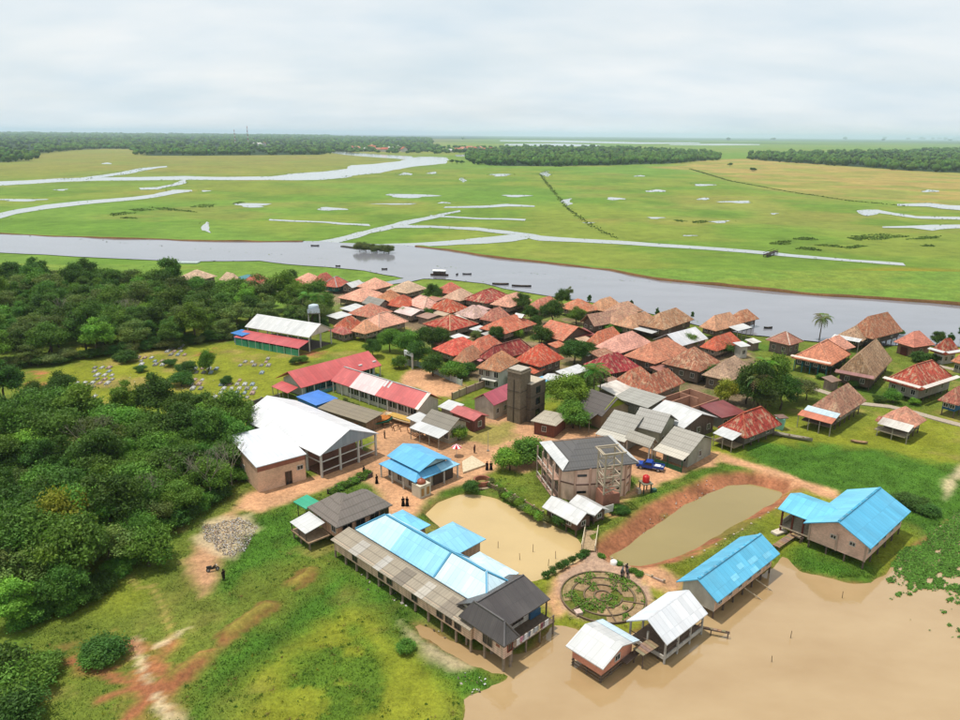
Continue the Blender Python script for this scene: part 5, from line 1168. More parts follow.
MB().slab([[(-a_/2-.02,.12,6.52),(a_/2+.02,.12,6.52),(a_/2+.02,b_/2,4.66),(-a_/2-.02,b_/2,4.66)]][:1] if False else [[(-a_/2-.02,b_*.04,4.47),(a_/2+.02,b_*.04,4.47),(a_/2+.02,b_/2+.02,2.74),(-a_/2-.02,b_/2+.02,2.74)]], .03).build('roof_panel', METAL, T_, (*S(226,232,238,.8), .05))
# long bright blue roof over the flood water
BR = S(92, 186, 224, .74)
T_, a_, b_ = house('long bright blue gabled roof on stilts at the muddy water', (675.5,582),(717.5,602.5),(781,554), e=2.8, rise=1.9, kind='gable', along='x', roof=METAL, col=BR, mot=.3, wall=PLANK, wcol=S(210,174,146,1.05), floor=.7, wins=(0,6), cat='building', name='stilt_building', below=1.4, dmax=40, step=2.8, cap=S(90,190,232,.75), ov=.7)
MB().add([(-a_/2+.62,-b_/2+.7,.7),(-a_/2+.62,b_/2-.7,.7),(-a_/2+.62,b_/2-.7,2.9),(-a_/2+.62,0,4.4),(-a_/2+.62,-b_/2+.7,2.9),(-a_/2+.69,-b_/2+.7,.7),(-a_/2+.69,b_/2-.7,.7),(-a_/2+.69,b_/2-.7,2.9),(-a_/2+.69,0,4.4),(-a_/2+.69,-b_/2+.7,2.9)], [(4,3,2,1,0),(5,6,7,8,9),(0,1,6,5),(1,2,7,6),(2,3,8,7),(3,4,9,8),(4,0,5,9)]).build('gable_wall', PLASTER, T_, S(196,190,178,1.05))
for fx, fy, w_ in ((-.2,.3,1.6),(.05,.4,1.6),(.1,.25,2.2),(.3,.33,1.8),(-.05,.2,1.4)):
    zt_ = 2.8+1.9*(1-fy*2)+.03; zl_ = 2.8+1.9*(1-(fy+.1)*2)+.03
    MB().slab([[(a_*fx,-b_*(fy+.1),zl_),(a_*fx+w_,-b_*(fy+.1),zl_),(a_*fx+w_,-b_*fy,zt_),(a_*fx,-b_*fy,zt_)]], .02).build('roof_patch', METAL, T_, (*S(124,204,234,.76), .1))
for q in (.0, .18): MB().bar((a_*q,-b_/2+.6,.7),(a_*q+1.2,-b_/2-2.4,-.9),.12).build('prop', WOOD, T_, S(210,190,160,.62))
# bright blue house at the right
T_, a_, b_ = house('wide bright blue roofed stilt house at the right with a porch', (802.5,523.5),(871,549),(913,512), e=4.1, rise=2.3, kind='gable', along='x', roof=METAL, col=S(84,180,220,.74), mot=.22, wall=BRICK, wcol=S(220,182,162,1.05), floor=1.3, wins=(0,5), cat='house', name='stilt_house', below=1.4, dmax=40, step=3.0, cap=S(80,186,228,.75), ov=.8)
MB().slab([[(-a_/2-.03, b_*.02, 6.33),(a_/2+.03,b_*.02,6.33),(a_/2+.03,b_/2,4.13),(-a_/2-.03,b_/2,4.13)]], .02).build('roof_panel', METAL, T_, (*S(116,200,232,.76), .2))  # whole left slope painted a lighter blue, standing in for sunlight on it
for q in spaced(-b_/2+.8, b_/2-.8, 3.6): MB().box(-a_/2+.66, q-.14, 1.3, -a_/2+.8, q+.14, 4.0).build('pilaster', PLASTER, T_, S(216,186,166,.62))
for q in (-.22, .06): window(T_, 'l', b_*q, 3.1, a_, b_, .8, .7, .5)
xx, yy = -a_*.18, b_/2
MB().slab([[(xx-4.0, yy+4.6, 4.2),(xx-4.0,yy-3.0,4.2),(xx,yy-3.0,5.5),(xx,yy+4.6,5.5)],[(xx+4.0,yy-3.0,4.2),(xx+4.0,yy+4.6,4.2),(xx,yy+4.6,5.5),(xx,yy-3.0,5.5)]], .12).build('porch_roof', METAL, T_, (*S(104,194,228,.76), .2))
MB().box(xx-3.6, yy-.4, 1.1, xx+3.6, yy+4.2, 1.3).build('porch_deck', WOOD, T_, S(206,186,160,.62))
posts(T_, [(xx-3.4,yy+4.0),(xx+3.4,yy+4.0),(xx-3.4,yy+.6),(xx-3.4,yy+2.3)], 4.5, S(130,70,56,.6), .24, z0=-.3)
MB().box(xx-3.5, yy+3.9, 1.3, xx+3.5, yy+4.0, 2.2).build('railing', PAINT, T_, S(226,216,200,.65))
# concrete tower of two blocks
c_, th_, a_, b_ = fit((509.5,368),(521,372),(528.5,367.5), 12.0)
T_ = empty('concrete_tower', (c_.x, c_.y, 0), th_, 'weathered bare concrete tower of a tall and a shorter block', 'tower')
CT = S(140, 126, 106, .6)
MB().box(-a_/2,-b_/2,0,a_/2,b_/2,12).build('tall_block', CONC, T_, CT)
MB().box(-a_/2-.15,-b_/2-.15,11.4,a_/2+.15,b_/2+.15,11.7).build('band', CONC, T_, S(170,156,136,.6))
MB().box(-a_/2+.1,-b_/2+.1,12,a_/2-.1,b_/2-.1,12.15).build('cap_slab', CONC, T_, S(206,196,182,.65))
MB().box(a_/2-1.2,-b_/2-1.1,0,a_/2+4.2,-b_/2+2.9,8.6).build('short_block', CONC, T_, S(128,114,98,.6))
MB().box(a_/2-1.1,-b_/2-1.0,8.6,a_/2+4.1,-b_/2+2.8,8.75).build('cap_slab', CONC, T_, S(214,200,178,.65))
for z_ in (2.8, 5.6): MB().box(a_/2-1.3,-b_/2-1.2,z_,a_/2+4.3,-b_/2+3.0,z_+.2).build('band', CONC, T_, S(110,98,84,.6))
for z_ in (3.4, 7.2): MB().box(-a_/2-.06,-b_/2-.06,z_,a_/2-1.3,b_/2+.06,z_+.2).build('band', CONC, T_, S(112,100,86,.6))
for z_ in (1.0, 3.6, 6.2): window(T_, 'r', a_/2+1.5, z_, a_, b_+2.2, 0, 1.6, 1.5, frame=False)
MB().tube((-a_/2-.08, 0, 0), (-a_/2-.08, 0, 10), .1, .1, 6).build('pipe', PAINT, T_, S(90,80,70,.6))
T_, a_, b_ = house('low house with a pinkish red metal roof left of the concrete tower', (474,398.5),(494,405.5),(516,394), e=3.6, rise=2.0, kind='gable', along='x', roof=METAL, col=S(190,84,100), mot=.1, wall=PLASTER, wcol=S(214,200,180,.64), floor=0, wins=(0,3), ov=.4)
house('small hut with a pale cream roof beside the concrete tower', (534,418),(556,426),(562,413.5), e=3.0, rise=1.2, kind='hip', roof=ASB, col=S(206,194,172,.64), mot=.3, wall=PLANK, wcol=S(150,86,66,.6), floor=0, wins=(1,0), cat='hut', name='hut')
# green tarp hut
house('little hut with a bright green tarpaulin by the streaky L roof', (300.5,504),(306,509),(312.5,503), e=2.2, rise=.4, kind='shed', roof=METAL, col=S(40,170,130,.7), mot=.1, wall=None, floor=0, wins=(0,0), cat='hut', name='hut')
posts(COL.objects[-2], [(-1,-1),(1,-1),(-1,1),(1,1)], 2.2, DARKW, .1)
# ------------------------------------------------------------------ vegetation
def leaf_quads(pts, nrm, size, shade, rng, aspect=0.6, spread=0.55):
    n = len(pts)
    nr = nrm + rng.normal(0, spread, (n, 3)); nr /= np.linalg.norm(nr, axis=1)[:, None] + 1e-9
    t = np.cross(nr, rng.normal(0, 1, (n, 3))); t /= np.linalg.norm(t, axis=1)[:, None] + 1e-9
    b = np.cross(nr, t); s = size * rng.uniform(0.6, 1.4, n)
    s = s[:, None]
    co = np.stack([pts - t * s, pts + b * s * aspect, pts + t * s, pts - b * s * aspect], 1).reshape(-1, 3)
    q = np.arange(n * 4).reshape(n, 4)
    return co, q, np.repeat(shade, 4, axis=0)
def crown_mesh(name, seed, rx, rz, zc, lobes, per, leaf, lobe_r=(0.30, 0.46), open_=0.0, taper=0.0, hue=0.06):
    rng = np.random.default_rng(seed); C = []; Nn = []; Sh = []
    for i in range(lobes):
        while True:
            d = rng.normal(0, 1, 3); d /= np.linalg.norm(d)
            if d[2] > -0.55: break
        rr = rng.uniform(0.45, 0.80) if i > 2 else rng.uniform(0, .3)
        lr = rx * rng.uniform(*lobe_r)
        c = np.array([d[0] * rx * rr, d[1] * rx * rr, zc + d[2] * rz * rr])
        if taper: c[:2] *= 1 - taper * np.clip((c[2] - zc) / rz, -.3, 1)
        m = int(per * (lr / rx / 0.38) ** 2)
        v = rng.normal(0, 1, (m, 3)); v[:, 2] = v[:, 2] * 0.8 + 0.12; v /= np.linalg.norm(v, axis=1)[:, None]
        rad = lr * (1 + rng.normal(-.12, 0.24, m))
        rad *= 1 + 0.34 * np.sin(v[:, 0] * 7 + i) * np.sin(v[:, 1] * 6 + 2 * i)
        C.append(c + v * rad[:, None] * np.array([1, 1, 0.78])); Nn.append(v + np.array([0, 0, .35]))
        base = rng.uniform(0.80, 1.2); hs = rng.normal(0, hue)
        sh = base * rng.uniform(0.72, 1.3, (m, 1)) * np.array([[1 + hs, 1, 1 - hs]])
        Sh.append(sh)
    P = np.concatenate(C); V = np.concatenate(Nn); K = np.clip(np.concatenate(Sh), .2, 2.2)
    if open_:
        keep = rng.random(len(P)) > open_; P, V, K = P[keep], V[keep], K[keep]
    co, q, col = leaf_quads(P, V, leaf, K, rng, .5, 1.0)
    me = np_mesh(name, co, q, col, 'shade'); me.materials.append(LEAF); return me
def trunk_mesh(name, seed, h, r, spread, limbs=5, zsplit=0.45):
    rng = random.Random(seed); mb = MB(); p = Vector((0, 0, -.3)); n = 4; path = [p]
    for i in range(1, n + 1): path.append(Vector((rng.uniform(-.12, .12) * i, rng.uniform(-.12, .12) * i, h * zsplit * i / n)))
    for i in range(n): mb.tube(path[i], path[i + 1], r * (1.25 - .55 * i / n), r * (1.25 - .55 * (i + 1) / n), 7, cap=False)
    for k in range(limbs):
        a = 2 * PI * (k + rng.random() * .6) / limbs; s = spread * rng.uniform(.5, .85); top = path[-1]
        mid = top + Vector((math.cos(a) * s * .45, math.sin(a) * s * .45, h * .16)); end = top + Vector((math.cos(a) * s, math.sin(a) * s, h * rng.uniform(.28, .46)))
        mb.tube(top, mid, r * .55, r * .36, 6, cap=False); mb.tube(mid, end, r * .36, r * .10, 5, cap=False)
        e2 = mid + Vector((math.cos(a + .8) * s * .4, math.sin(a + .8) * s * .4, h * .2)); mb.tube(mid, e2, r * .26, r * .08, 5, cap=False)
    return mb.mesh(name, [BARK])
# (crown, trunk, crown radius, total height)
V_BROAD = [(crown_mesh('crown', 100 + i, 4.6, 4.5, 5.4, 26, 800, .20, (.24, .40)), trunk_mesh('trunk', 200 + i, 8.6, .24, 3.2), 4.6, 10.2) for i in range(5)]
V_TALL = [(crown_mesh('crown', 120 + i, 3.6, 5.6, 6.6, 24, 760, .19, (.26, .42), 0, .25), trunk_mesh('trunk', 220 + i, 11.5, .22, 2.6), 3.6, 12.4) for i in range(4)]
V_LOOSE = [(crown_mesh('crown', 140 + i, 3.8, 4.6, 6.4, 28, 460, .18, (.24, .36), .1), trunk_mesh('trunk', 240 + i, 10, .17, 3.0, 7), 3.8, 11) for i in range(3)]
V_ROUND = [(crown_mesh('crown', 160 + i, 2.3, 2.1, 2.2, 18, 480, .14, (.34, .48)), trunk_mesh('trunk', 260 + i, 3.2, .13, 1.5, 4), 2.3, 4.4) for i in range(3)]
V_BUSH = [(crown_mesh('crown', 180 + i, 1.25, .85, .85, 10, 120, .14, (.4, .55)), trunk_mesh('trunk', 280 + i, 1.2, .06, .8, 4, .3), 1.25, 1.7) for i in range(4)]
V_FAR = [(crown_mesh('crown', 190 + i, 4.6, 4.2, 6.2, 12, 70, .75, (.36, .5)), trunk_mesh('trunk', 290 + i, 9, .25, 3, 3), 4.6, 10) for i in range(3)]
FOL_DK = S(86, 120, 50, .62); FOL_MID = S(112, 150, 58, .66); FOL_LT = S(140, 176, 62, .62); FOL_YEL = S(172, 176, 62, .62); FOL_OLV = S(128, 138, 78, .62)
protoT = {}
def tree(var, k, x, y, r, h, label, cat='tree', group=None, col=FOL_MID, name='tree', rnd=None, z=0.0):
    rnd = rnd or random
    cm, tm, r0, h0 = var[k % len(var)]
    T = empty(name, (x, y, z), rnd.uniform(0, 2 * PI), label, cat, group)
    T.scale = (r / r0, r / r0, h / h0)
    link_mesh('trunk', tm, T, S(120, 104, 88, .5)); link_mesh('crown', cm, T, col)
    return T
def tree_px(var, k, px, py, r, h, label, **kw):
    p = at(px, py); return tree(var, k, p.x, p.y, r, h, label, **kw)
def inpoly(P, x, y): return float(sdist(P, np.array([float(x)]), np.array([float(y)]))[0])
def scatter(P, sp, rnd, tries=9000):
    xs = [p[0] for p in P]; ys = [p[1] for p in P]; out = []
    n = 0
    X = np.array([rnd.uniform(min(xs), max(xs)) for _ in range(tries)]); Y = np.array([rnd.uniform(min(ys), max(ys)) for _ in range(tries)])
    D = sdist(P, X, Y)
    for x, y, d in zip(X, Y, D):
        if d < 0: continue
        if all((x - a) ** 2 + (y - b) ** 2 > sp * sp for a, b in out): out.append((float(x), float(y)))
    return out
rt = random.Random(5)
WOOD_BACK = W([(-110,288),(0,284),(100,290),(215,299),(318,312),(326,326),(318,330),(250,325),(236,338),(180,347),(100,357),(50,364),(0,372),(-110,385)])
WOOD_FRONT = W([(-150,440),(0,428),(60,428),(130,422),(195,424),(236,442),(240,470),(225,492),(192,512),(160,535),(120,572),(84,604),(40,618),(0,632),(-80,660),(-200,640)])
kinds = [(V_BROAD, FOL_MID, 'spreading mid green tree in the'), (V_BROAD, FOL_DK, 'spreading dark green tree in the'), (V_TALL, FOL_DK, 'upright dark tree in the'), (V_TALL, FOL_LT, 'upright light green tree in the'), (V_LOOSE, FOL_OLV, 'thin olive open tree in the')]
for P, sp, nm, wts in ((WOOD_BACK, 6.0, 'back wood beside the river meadow', (2, 3, 3, 1, 4)), (WOOD_FRONT, 4.7, 'front wood at the left frame edge', (6, 4, 3, 1.6, 1.6))):
    pts = scatter(P, sp, rt)
    for i, (x, y) in enumerate(pts):
        k = rt.choices(range(5), wts)[0]; var, col, lab = kinds[k]; s = rt.uniform(.68, 1.26)
        s *= 1.06 if nm[0] == 'b' else .96
        if x < -(math.cos(PITCH) * y + 60 * math.sin(PITCH)) * .662 - 5: continue
        qx = at(0, 0) and 0
        if nm[0] == 'f': zl = ('lowest' if y < 104 else 'lower' if y < 122 else 'middle' if y < 142 else 'upper') + (' left part' if x < -y * .52 else ' right part') + ' of front wood'
        else: zl = ('riverside' if y > 262 else 'middle' if y > 222 else 'graveyard side') + (' left part' if x < -y * .5 else ' centre' if x < -y * .36 else ' right part') + ' of back wood'
        size = 'bigger ' if s > 1.0 else 'smaller '
        tree(var, rt.randrange(5), x, y, (3.9 if k in (2, 3) else 4.7) * s, (11.6 if k in (2, 3) else 9.8) * s * rt.uniform(.78, 1.16), size + lab.replace(' in the', '') + ' in ' + zl, group=size + lab + ' ' + zl, col=tuple((.65 * c + .35 * m_) * gg for c, m_, gg in zip(col, FOL_MID, [rt.uniform(.72, 1.3)] * 3)), rnd=rt)
# single trees and shrubs
tree_px(V_BROAD, 2, 70, 556, 4.4, 11.5, 'yellow flowering crown standing out of the front wood', col=FOL_YEL)
def bare(px, py, h, label):
    p = at(px, py); T = empty('bare_tree', (p.x, p.y, 0), rt.uniform(0, 6), label, 'tree'); mb = MB(); r = random.Random(px)
    mb.tube((0,0,-.2),(0.1,0,h*.4),.16,.12,6)
    def br(p, d, l, rad, n):
        q = p + d * l; mb.tube(p, q, rad, rad * .55, 5, cap=False)
        if n:
            for _ in range(3):
                d2 = (d + Vector((r.uniform(-.7,.7), r.uniform(-.7,.7), r.uniform(-.1,.5)))).normalized(); br(q, d2, l * .72, rad * .55, n - 1)
    for i in range(5):
        a = i * 1.26; br(Vector((0.1, 0, h * .34)), Vector((math.cos(a) * .6, math.sin(a) * .6, 1)).normalized(), h * .24, .09, 3)
    mb.build('branches', BARK, T, S(176,166,148,.6))
bare(212, 502, 10, 'bare pale branched tree at the right edge of the front wood')
bare(186, 500, 9, 'second bare tree inside the front wood')
bare(232, 486, 9, 'thin pale bare tree touching the brick annex'); bare(150, 520, 8.5, 'pale bare tree at the lower edge of the front wood'); bare(96, 470, 11, 'tall bare tree sticking out of the front wood crowns'); bare(130, 330, 11, 'bare grey tree in the back wood'); bare(60, 330, 11, 'bare grey tree at the left of the back wood'); bare(200, 322, 10, 'bare grey tree at the right of the back wood')
bare(60, 460, 9, 'leafless brownish tree among the front wood crowns')
SING = [
 (V_ROUND, 150, 566, 3.4, 6.0, FOL_MID, 'round tree standing free in front of the wood by the meadow'),
 (V_ROUND, 106, 656, 2.6, 2.6, FOL_DK, 'dark bush island in the red earth patch'), (V_ROUND, 98, 661, 2.0, 2.0, FOL_MID, 'lower green bush joined to the dark bush island'),
 (V_ROUND, 20, 700, 3.6, 4.6, FOL_MID, 'leafy bush clump at the bottom left corner'), (V_ROUND, 2, 690, 3.4, 5.4, FOL_DK, 'darker bush at the left edge above the corner'), (V_ROUND, 8, 725, 3.4, 4.0, FOL_DK, 'bush cut by the lower left corner'), (V_ROUND, 44, 672, 2.0, 2.4, FOL_MID, 'small bush right of the corner clump'),
 (V_ROUND, 209, 372, 2.2, 6.4, FOL_MID, 'lone slim tree in the middle of the graveyard'),
 (V_ROUND, 126, 362, 2.8, 3.2, FOL_DK, 'low dark bush at the back of the graveyard'), (V_ROUND, 182, 386, 3.0, 3.4, FOL_DK, 'broad bush left of the lone graveyard tree'), (V_ROUND, 160, 388, 2.4, 2.2, FOL_DK, 'low bush between the two grave clusters'), (V_ROUND, 186, 372, 2.6, 3.0, FOL_DK, 'bush behind the broad graveyard bush'),
 (V_ROUND, 140, 372, 1.6, 1.8, FOL_DK, 'small round bush by the left graves'), (V_ROUND, 119, 360, 1.8, 1.8, FOL_DK, 'bush in the grass at the far left of the graves'), (V_ROUND, 226, 384, 1.5, 2.2, FOL_DK, 'small bush behind the right grave cluster'), (V_ROUND, 171, 366, 1.8, 2.2, FOL_DK, 'bush by the back grave cluster'), (V_ROUND, 148, 350, 2.4, 3.0, FOL_DK, 'bush at the foot of the back wood'), (V_ROUND, 172, 349, 2.6, 3.2, FOL_OLV, 'olive bush at the foot of the back wood'),
 (V_BROAD, 62, 402, 3.6, 7.6, FOL_DK, 'dark tree left of the left graves'), (V_BROAD, 36, 404, 2.6, 5.6, FOL_DK, 'smaller dark tree beside the red soil at the left'), (V_TALL, 6, 405, 4.0, 11.5, FOL_DK, 'tall blue green tree at the left edge before the back wood'), (V_ROUND, 295, 364, 1.6, 2.2, FOL_DK, 'round bush left of the red school roof'), (V_ROUND, 303, 362, 1.5, 2.0, FOL_MID, 'round bush behind the red school roof'),
 (V_BROAD, 373, 357, 3.6, 6.0, FOL_DK, 'tree at the left end of the village tree clump'), (V_BROAD, 390, 352, 4.6, 8.0, FOL_MID, 'bright tree in the village clump under the salmon roofs'), (V_BROAD, 405, 356, 5.2, 9.5, FOL_MID, 'largest bright green tree of the village clump'), (V_BROAD, 424, 352, 5.0, 9, FOL_DK, 'dark tree behind the largest clump tree'), (V_BROAD, 440, 350, 4.2, 8, FOL_DK, 'dark tree at the right end of the village clump'), (V_BROAD, 418, 366, 4.6, 8, FOL_DK, 'dark tree at the front of the village clump'), (V_BROAD, 433, 376, 4.6, 6.8, FOL_DK, 'dark tree above the playing field fence'), (V_ROUND, 455, 380, 4.4, 5.4, FOL_MID, 'wide leafy tree at the right corner of the playing field fence'), (V_ROUND, 469, 376, 3.0, 4.2, FOL_DK, 'dark bush tree left of the white two storey house'), (V_ROUND, 399, 368, 2.6, 4.0, FOL_MID, 'low green tree by the field gate'),
 (V_BROAD, 433, 302, 4.8, 8.0, FOL_DK, 'dark round tree between the tan and the small red roof'), (V_ROUND, 404, 296, 2.2, 4, FOL_DK, 'dark bush in front of the tan river roof'), (V_ROUND, 413, 297, 2.4, 4.2, FOL_DK, 'second dark bush in front of the tan river roof'), (V_ROUND, 402, 318, 2.6, 4.2, FOL_MID, 'green bush under the pinkish white sheet roofs'), (V_ROUND, 428, 320, 2.6, 4.6, FOL_DK, 'bush between the fan ridge and the long red roof'), (V_ROUND, 474, 323, 2.8, 4.2, FOL_MID, 'green bush before the weathered pinkish roof'), (V_ROUND, 476, 340, 2.2, 3.4, FOL_OLV, 'olive bush right of the small white roof shed'), (V_BROAD, 496, 343, 3.2, 6.6, FOL_DK, 'dark oval tree in front of the roof with the white dormer'), (V_ROUND, 516, 338, 3.0, 3.8, FOL_LT, 'light green bush right of the dark oval tree'), (V_ROUND, 500, 306, 2.0, 3.2, FOL_MID, 'bush left of the river salmon roof'),
 (V_BROAD, 522, 312, 4.4, 7.8, FOL_DK, 'dark tree right of the river salmon roof'), (V_BROAD, 530, 320, 3.4, 6, FOL_DK, 'small dark tree below the narrow salmon roof'), (V_ROUND, 536, 327, 2.8, 4.4, FOL_DK, 'low bushy tree left of the big dark village tree'), (V_BROAD, 552, 324, 5.6, 10, FOL_DK, 'big dark tree in the middle of the village'), (V_BROAD, 562, 308, 4.0, 8, FOL_DK, 'dark tree left of the streaked orange river roof'), (V_BROAD, 576, 324, 4.2, 6.6, FOL_MID, 'green tree below the streaked orange river roof'), (V_BROAD, 541, 347, 4.4, 7.4, FOL_DK, 'round tree before the orange gabled house'), (V_BROAD, 574, 364, 5.2, 8.4, FOL_DK, 'wide dark tree behind the coconut palm'), (V_BROAD, 586, 360, 3.6, 6.4, FOL_DK, 'dark tree left of the deep red roof'), (V_ROUND, 609, 332, 3.6, 3.6, FOL_MID, 'low green hedge tree below the old river roofs'), (V_ROUND, 619, 333, 3.0, 3.0, FOL_MID, 'low hedge bush right under the white awning strip'),
 (V_BROAD, 689, 350, 3.6, 5.8, FOL_MID, 'leafy bush tree in front of the whitish grey roof'), (V_ROUND, 722, 356, 3.0, 4.6, FOL_DK, 'dark bush in front of the orange red house'), (V_ROUND, 714, 384, 3.0, 5.2, FOL_DK, 'dark bush left of the tan hipped roof'),
 (V_BROAD, 566, 414, 5.2, 9.6, FOL_LT, 'large light green tree behind the small cream hut'), (V_BROAD, 580, 402, 3.6, 7.6, FOL_MID, 'mid green tree left of the tarpaulin roof'), (V_BROAD, 573, 428, 4.0, 6.2, FOL_MID, 'green tree above the tall bare building'),
 (V_ROUND, 510, 470, 2.7, 4.4, FOL_LT, 'left of two round clipped trees on the dirt square'), (V_ROUND, 529, 462, 3.4, 5.4, FOL_MID, 'right and larger of two round clipped trees on the dirt square'), (V_ROUND, 458, 440, 2.2, 3.4, FOL_LT, 'small bright tree before the grey house with the awning'),
 (V_BROAD, 757, 412, 5.4, 13.0, FOL_DK, 'tallest dark tree of the big clump beside the lawn'), (V_BROAD, 770, 406, 5.6, 12.6, FOL_MID, 'second tall tree of the big clump beside the lawn'), (V_BROAD, 746, 404, 4.4, 9.4, FOL_DK, 'left dark tree of the big clump'), (V_BROAD, 780, 410, 4.6, 9.6, FOL_DK, 'right dark tree of the big clump'), (V_ROUND, 727, 404, 2.8, 6.4, FOL_YEL, 'yellow green bush left of the big clump'), (V_TALL, 764, 414, 3.2, 8, FOL_OLV, 'olive tree in front of the big clump'), (V_LOOSE, 796, 402, 3.6, 6.4, FOL_OLV, 'sparse olive shrub tree with pale flowers right of the big clump'), (V_LOOSE, 806, 400, 3.0, 5.4, FOL_OLV, 'sparse shrub tree left of the lawn stilt house'),
 (V_ROUND, 742, 432, 1.8, 2.4, FOL_LT, 'banana like bush beside the pale green tank'), (V_ROUND, 820, 379, 1.2, 1.6, FOL_MID, 'small bush on the lawn below the salmon house'), (V_ROUND, 853, 388, 1.5, 2.6, FOL_MID, 'bush on the path side of the very large roof'), (V_ROUND, 893, 403, 2.0, 3.6, FOL_MID, 'bush before the red stilt house with a white skirt'), (V_ROUND, 877, 402, 1.4, 1.8, FOL_DK, 'low bush on the concrete path left of the stilt lawn'), (V_ROUND, 914, 405, 1.2, 1.8, FOL_LT, 'light bush by the concrete path'), (V_ROUND, 921, 362, 2.6, 3.2, FOL_DK, 'dark bush row in front of the octagon looking house'), (V_ROUND, 933, 362, 2.0, 2.6, FOL_DK, 'right dark bush before the octagon looking house'), (V_TALL, 936, 347, 2.2, 6, FOL_DK, 'dark cone shaped tree right of the octagon looking house'), (V_TALL, 949, 345, 1.1, 4.2, FOL_DK, 'narrow dark cone tree at the river right edge'), (V_TALL, 960, 341, 1.2, 5.4, FOL_DK, 'narrow dark cone tree cut by the right edge'), (V_ROUND, 898, 336, 1.8, 2.4, FOL_DK, 'low bush by the river right of the tall brown house'),
 (V_ROUND, 290, 281, 3.0, 5.0, FOL_DK, 'round tree left of the pink roofed house'), (V_ROUND, 352, 290, 2.4, 4.0, FOL_DK, 'bush in front of the white metal gabled roof'), (V_ROUND, 359, 320, 2.6, 3.6, FOL_DK, 'bush left below the large salmon red roof'), (V_TALL, 589, 305, 1.1, 5.0, FOL_DK, 'narrow dark tree behind the orange river roofs'), (V_TALL, 631, 309, 1.0, 4.4, FOL_DK, 'narrow dark tree by the river right of the brown roofs'), (V_TALL, 657, 318, 1.1, 4.4, FOL_DK, 'narrow dark tree before the big mottled tan roof'), (V_TALL, 692, 321, .9, 4, FOL_DK, 'narrow dark tree at the right end of the mottled tan roof'), (V_LOOSE, 569, 300, 2.2, 6, FOL_OLV, 'spreading thin tree at the water edge above the village'),
 (V_ROUND, 472, 490, 1.6, 1.8, FOL_DK, 'dark bush beside the brick ring well'), (V_ROUND, 562, 525, 1.4, 2.0, FOL_DK, 'bush under the left eave of the pond pavilion'), (V_ROUND, 624, 516, 1.2, 2.0, FOL_DK, 'dark bush right of the notice board'), (V_ROUND, 617, 513, 1.4, 1.6, FOL_MID, 'green bush below the tall bare building'),
 (V_ROUND, 407, 652, 1.2, 1.5, FOL_MID, 'dark reed bush beside the pale mud strip'), (V_ROUND, 912, 505, 2.6, 2.0, FOL_DK, 'dark weed bush right of the wide blue roofed house'), (V_ROUND, 925, 512, 2.2, 1.6, FOL_DK, 'weed bush on the marsh edge at the right'),
]
for i, (var, px, py, r, h, col, lab) in enumerate(SING):
    nm = 'bush' if ('bush' in lab or 'hedge' in lab or 'shrub' in lab) and 'tree' not in lab.split(' in ')[0].split(' by ')[0].split(' of ')[0] else 'tree'
    if 370 < px < 700 and py < 400: r, h = r * .74, h * .92
    elif px > 700 and var is V_BROAD: r = r * .86
    tree_px(var, i, px, py, r, h, lab, col=col, name=nm, cat=nm, rnd=rt)
# coconut palms with separate fronds
def frond_mesh():
    mb = MB(); L_ = 3.0; n = 9; prev = None
    for i in range(n + 1):
        s = i / n; p = Vector((L_ * s * (1 - .12 * s), 0, 1.0 * math.sin(s * 2.3) - 1.5 * s * s))
        if prev is not None: mb.bar(prev, p, .06 * (1.2 - s), .05)
        if i > 0:
            w = .85 * math.sin(PI * min(1, s * .85 + .12))
            for sd in (-1, 1): mb.add([p + Vector((-.16, 0, 0)), p + Vector((.12, 0, 0)), p + Vector((.35, sd * w, -.38 * w - .05)), p + Vector((.18, sd * w * .9, -.42 * w))], [(0, 1, 2, 3)])
        prev = p
    me = mb.mesh('frond', [LEAF]); a = me.attributes.new('shade', 'FLOAT_COLOR', 'POINT'); a.data.foreach_set('color', [1.0] * (4 * len(me.vertices))); return me
FROND = frond_mesh()
def palm(px, py, h, label, s=1.0, col=FOL_MID, lean_=(.3, .1)):
    p = at(px, py); T = empty('coconut_palm', (p.x, p.y, 0), rt.uniform(0, 6), label, 'palm'); mb = MB(); pr = Vector((0, 0, -.2))
    for i in range(1, 9):
        q = Vector((lean_[0] * (i / 8) ** 2, lean_[1] * (i / 8) ** 2, h * i / 8)); mb.tube(pr, q, .19 - .008 * i, .18 - .008 * i, 7, cap=False); pr = q
    mb.build('trunk', BARK, T, S(130,116,98,.5))
    for k in range(18):
        o = link_mesh('frond', FROND, T, tuple(c * rt.uniform(.7, 1.25) for c in (col if k % 6 else FOL_OLV)))
        o.location = pr; el = -.75 + 1.25 * (k % 3) / 2 + rt.uniform(-.15, .15)
        o.rotation_euler = (rt.uniform(-.2, .2), -el * .8, k * 2.4 + rt.uniform(-.2, .2)); o.scale = (s, s, s)
    for k in range(4):
        o = link_mesh('coconut', shared('nut', lambda: MB().lathe([(.01,-.16),(.13,-.08),(.14,.05),(.01,.17)], 7).mesh('coconut', [PAINT])), T, S(150,140,60,.5)); o.location = pr + Vector((.25*math.cos(k*1.6), .25*math.sin(k*1.6), -.3))
palm(819, 341, 7.0, 'lone coconut palm by the river right of the brown roofed house', 1.15, FOL_OLV)
palm(593, 408, 9.0, 'tall coconut palm behind the tarpaulin covered roof', 1.2, FOL_MID)
palm(599, 404, 7.4, 'second coconut palm right behind the tall one', 1.0, FOL_OLV)
palm(761, 410, 11.0, 'coconut palm rising out of the big tree clump', 1.1, FOL_LT)
palm(752, 414, 8.6, 'lower palm in front of the big tree clump', 1.1, FOL_OLV)
palm(309, 320, 8, 'coconut palm at the right end of the back wood', 1.2, FOL_MID)
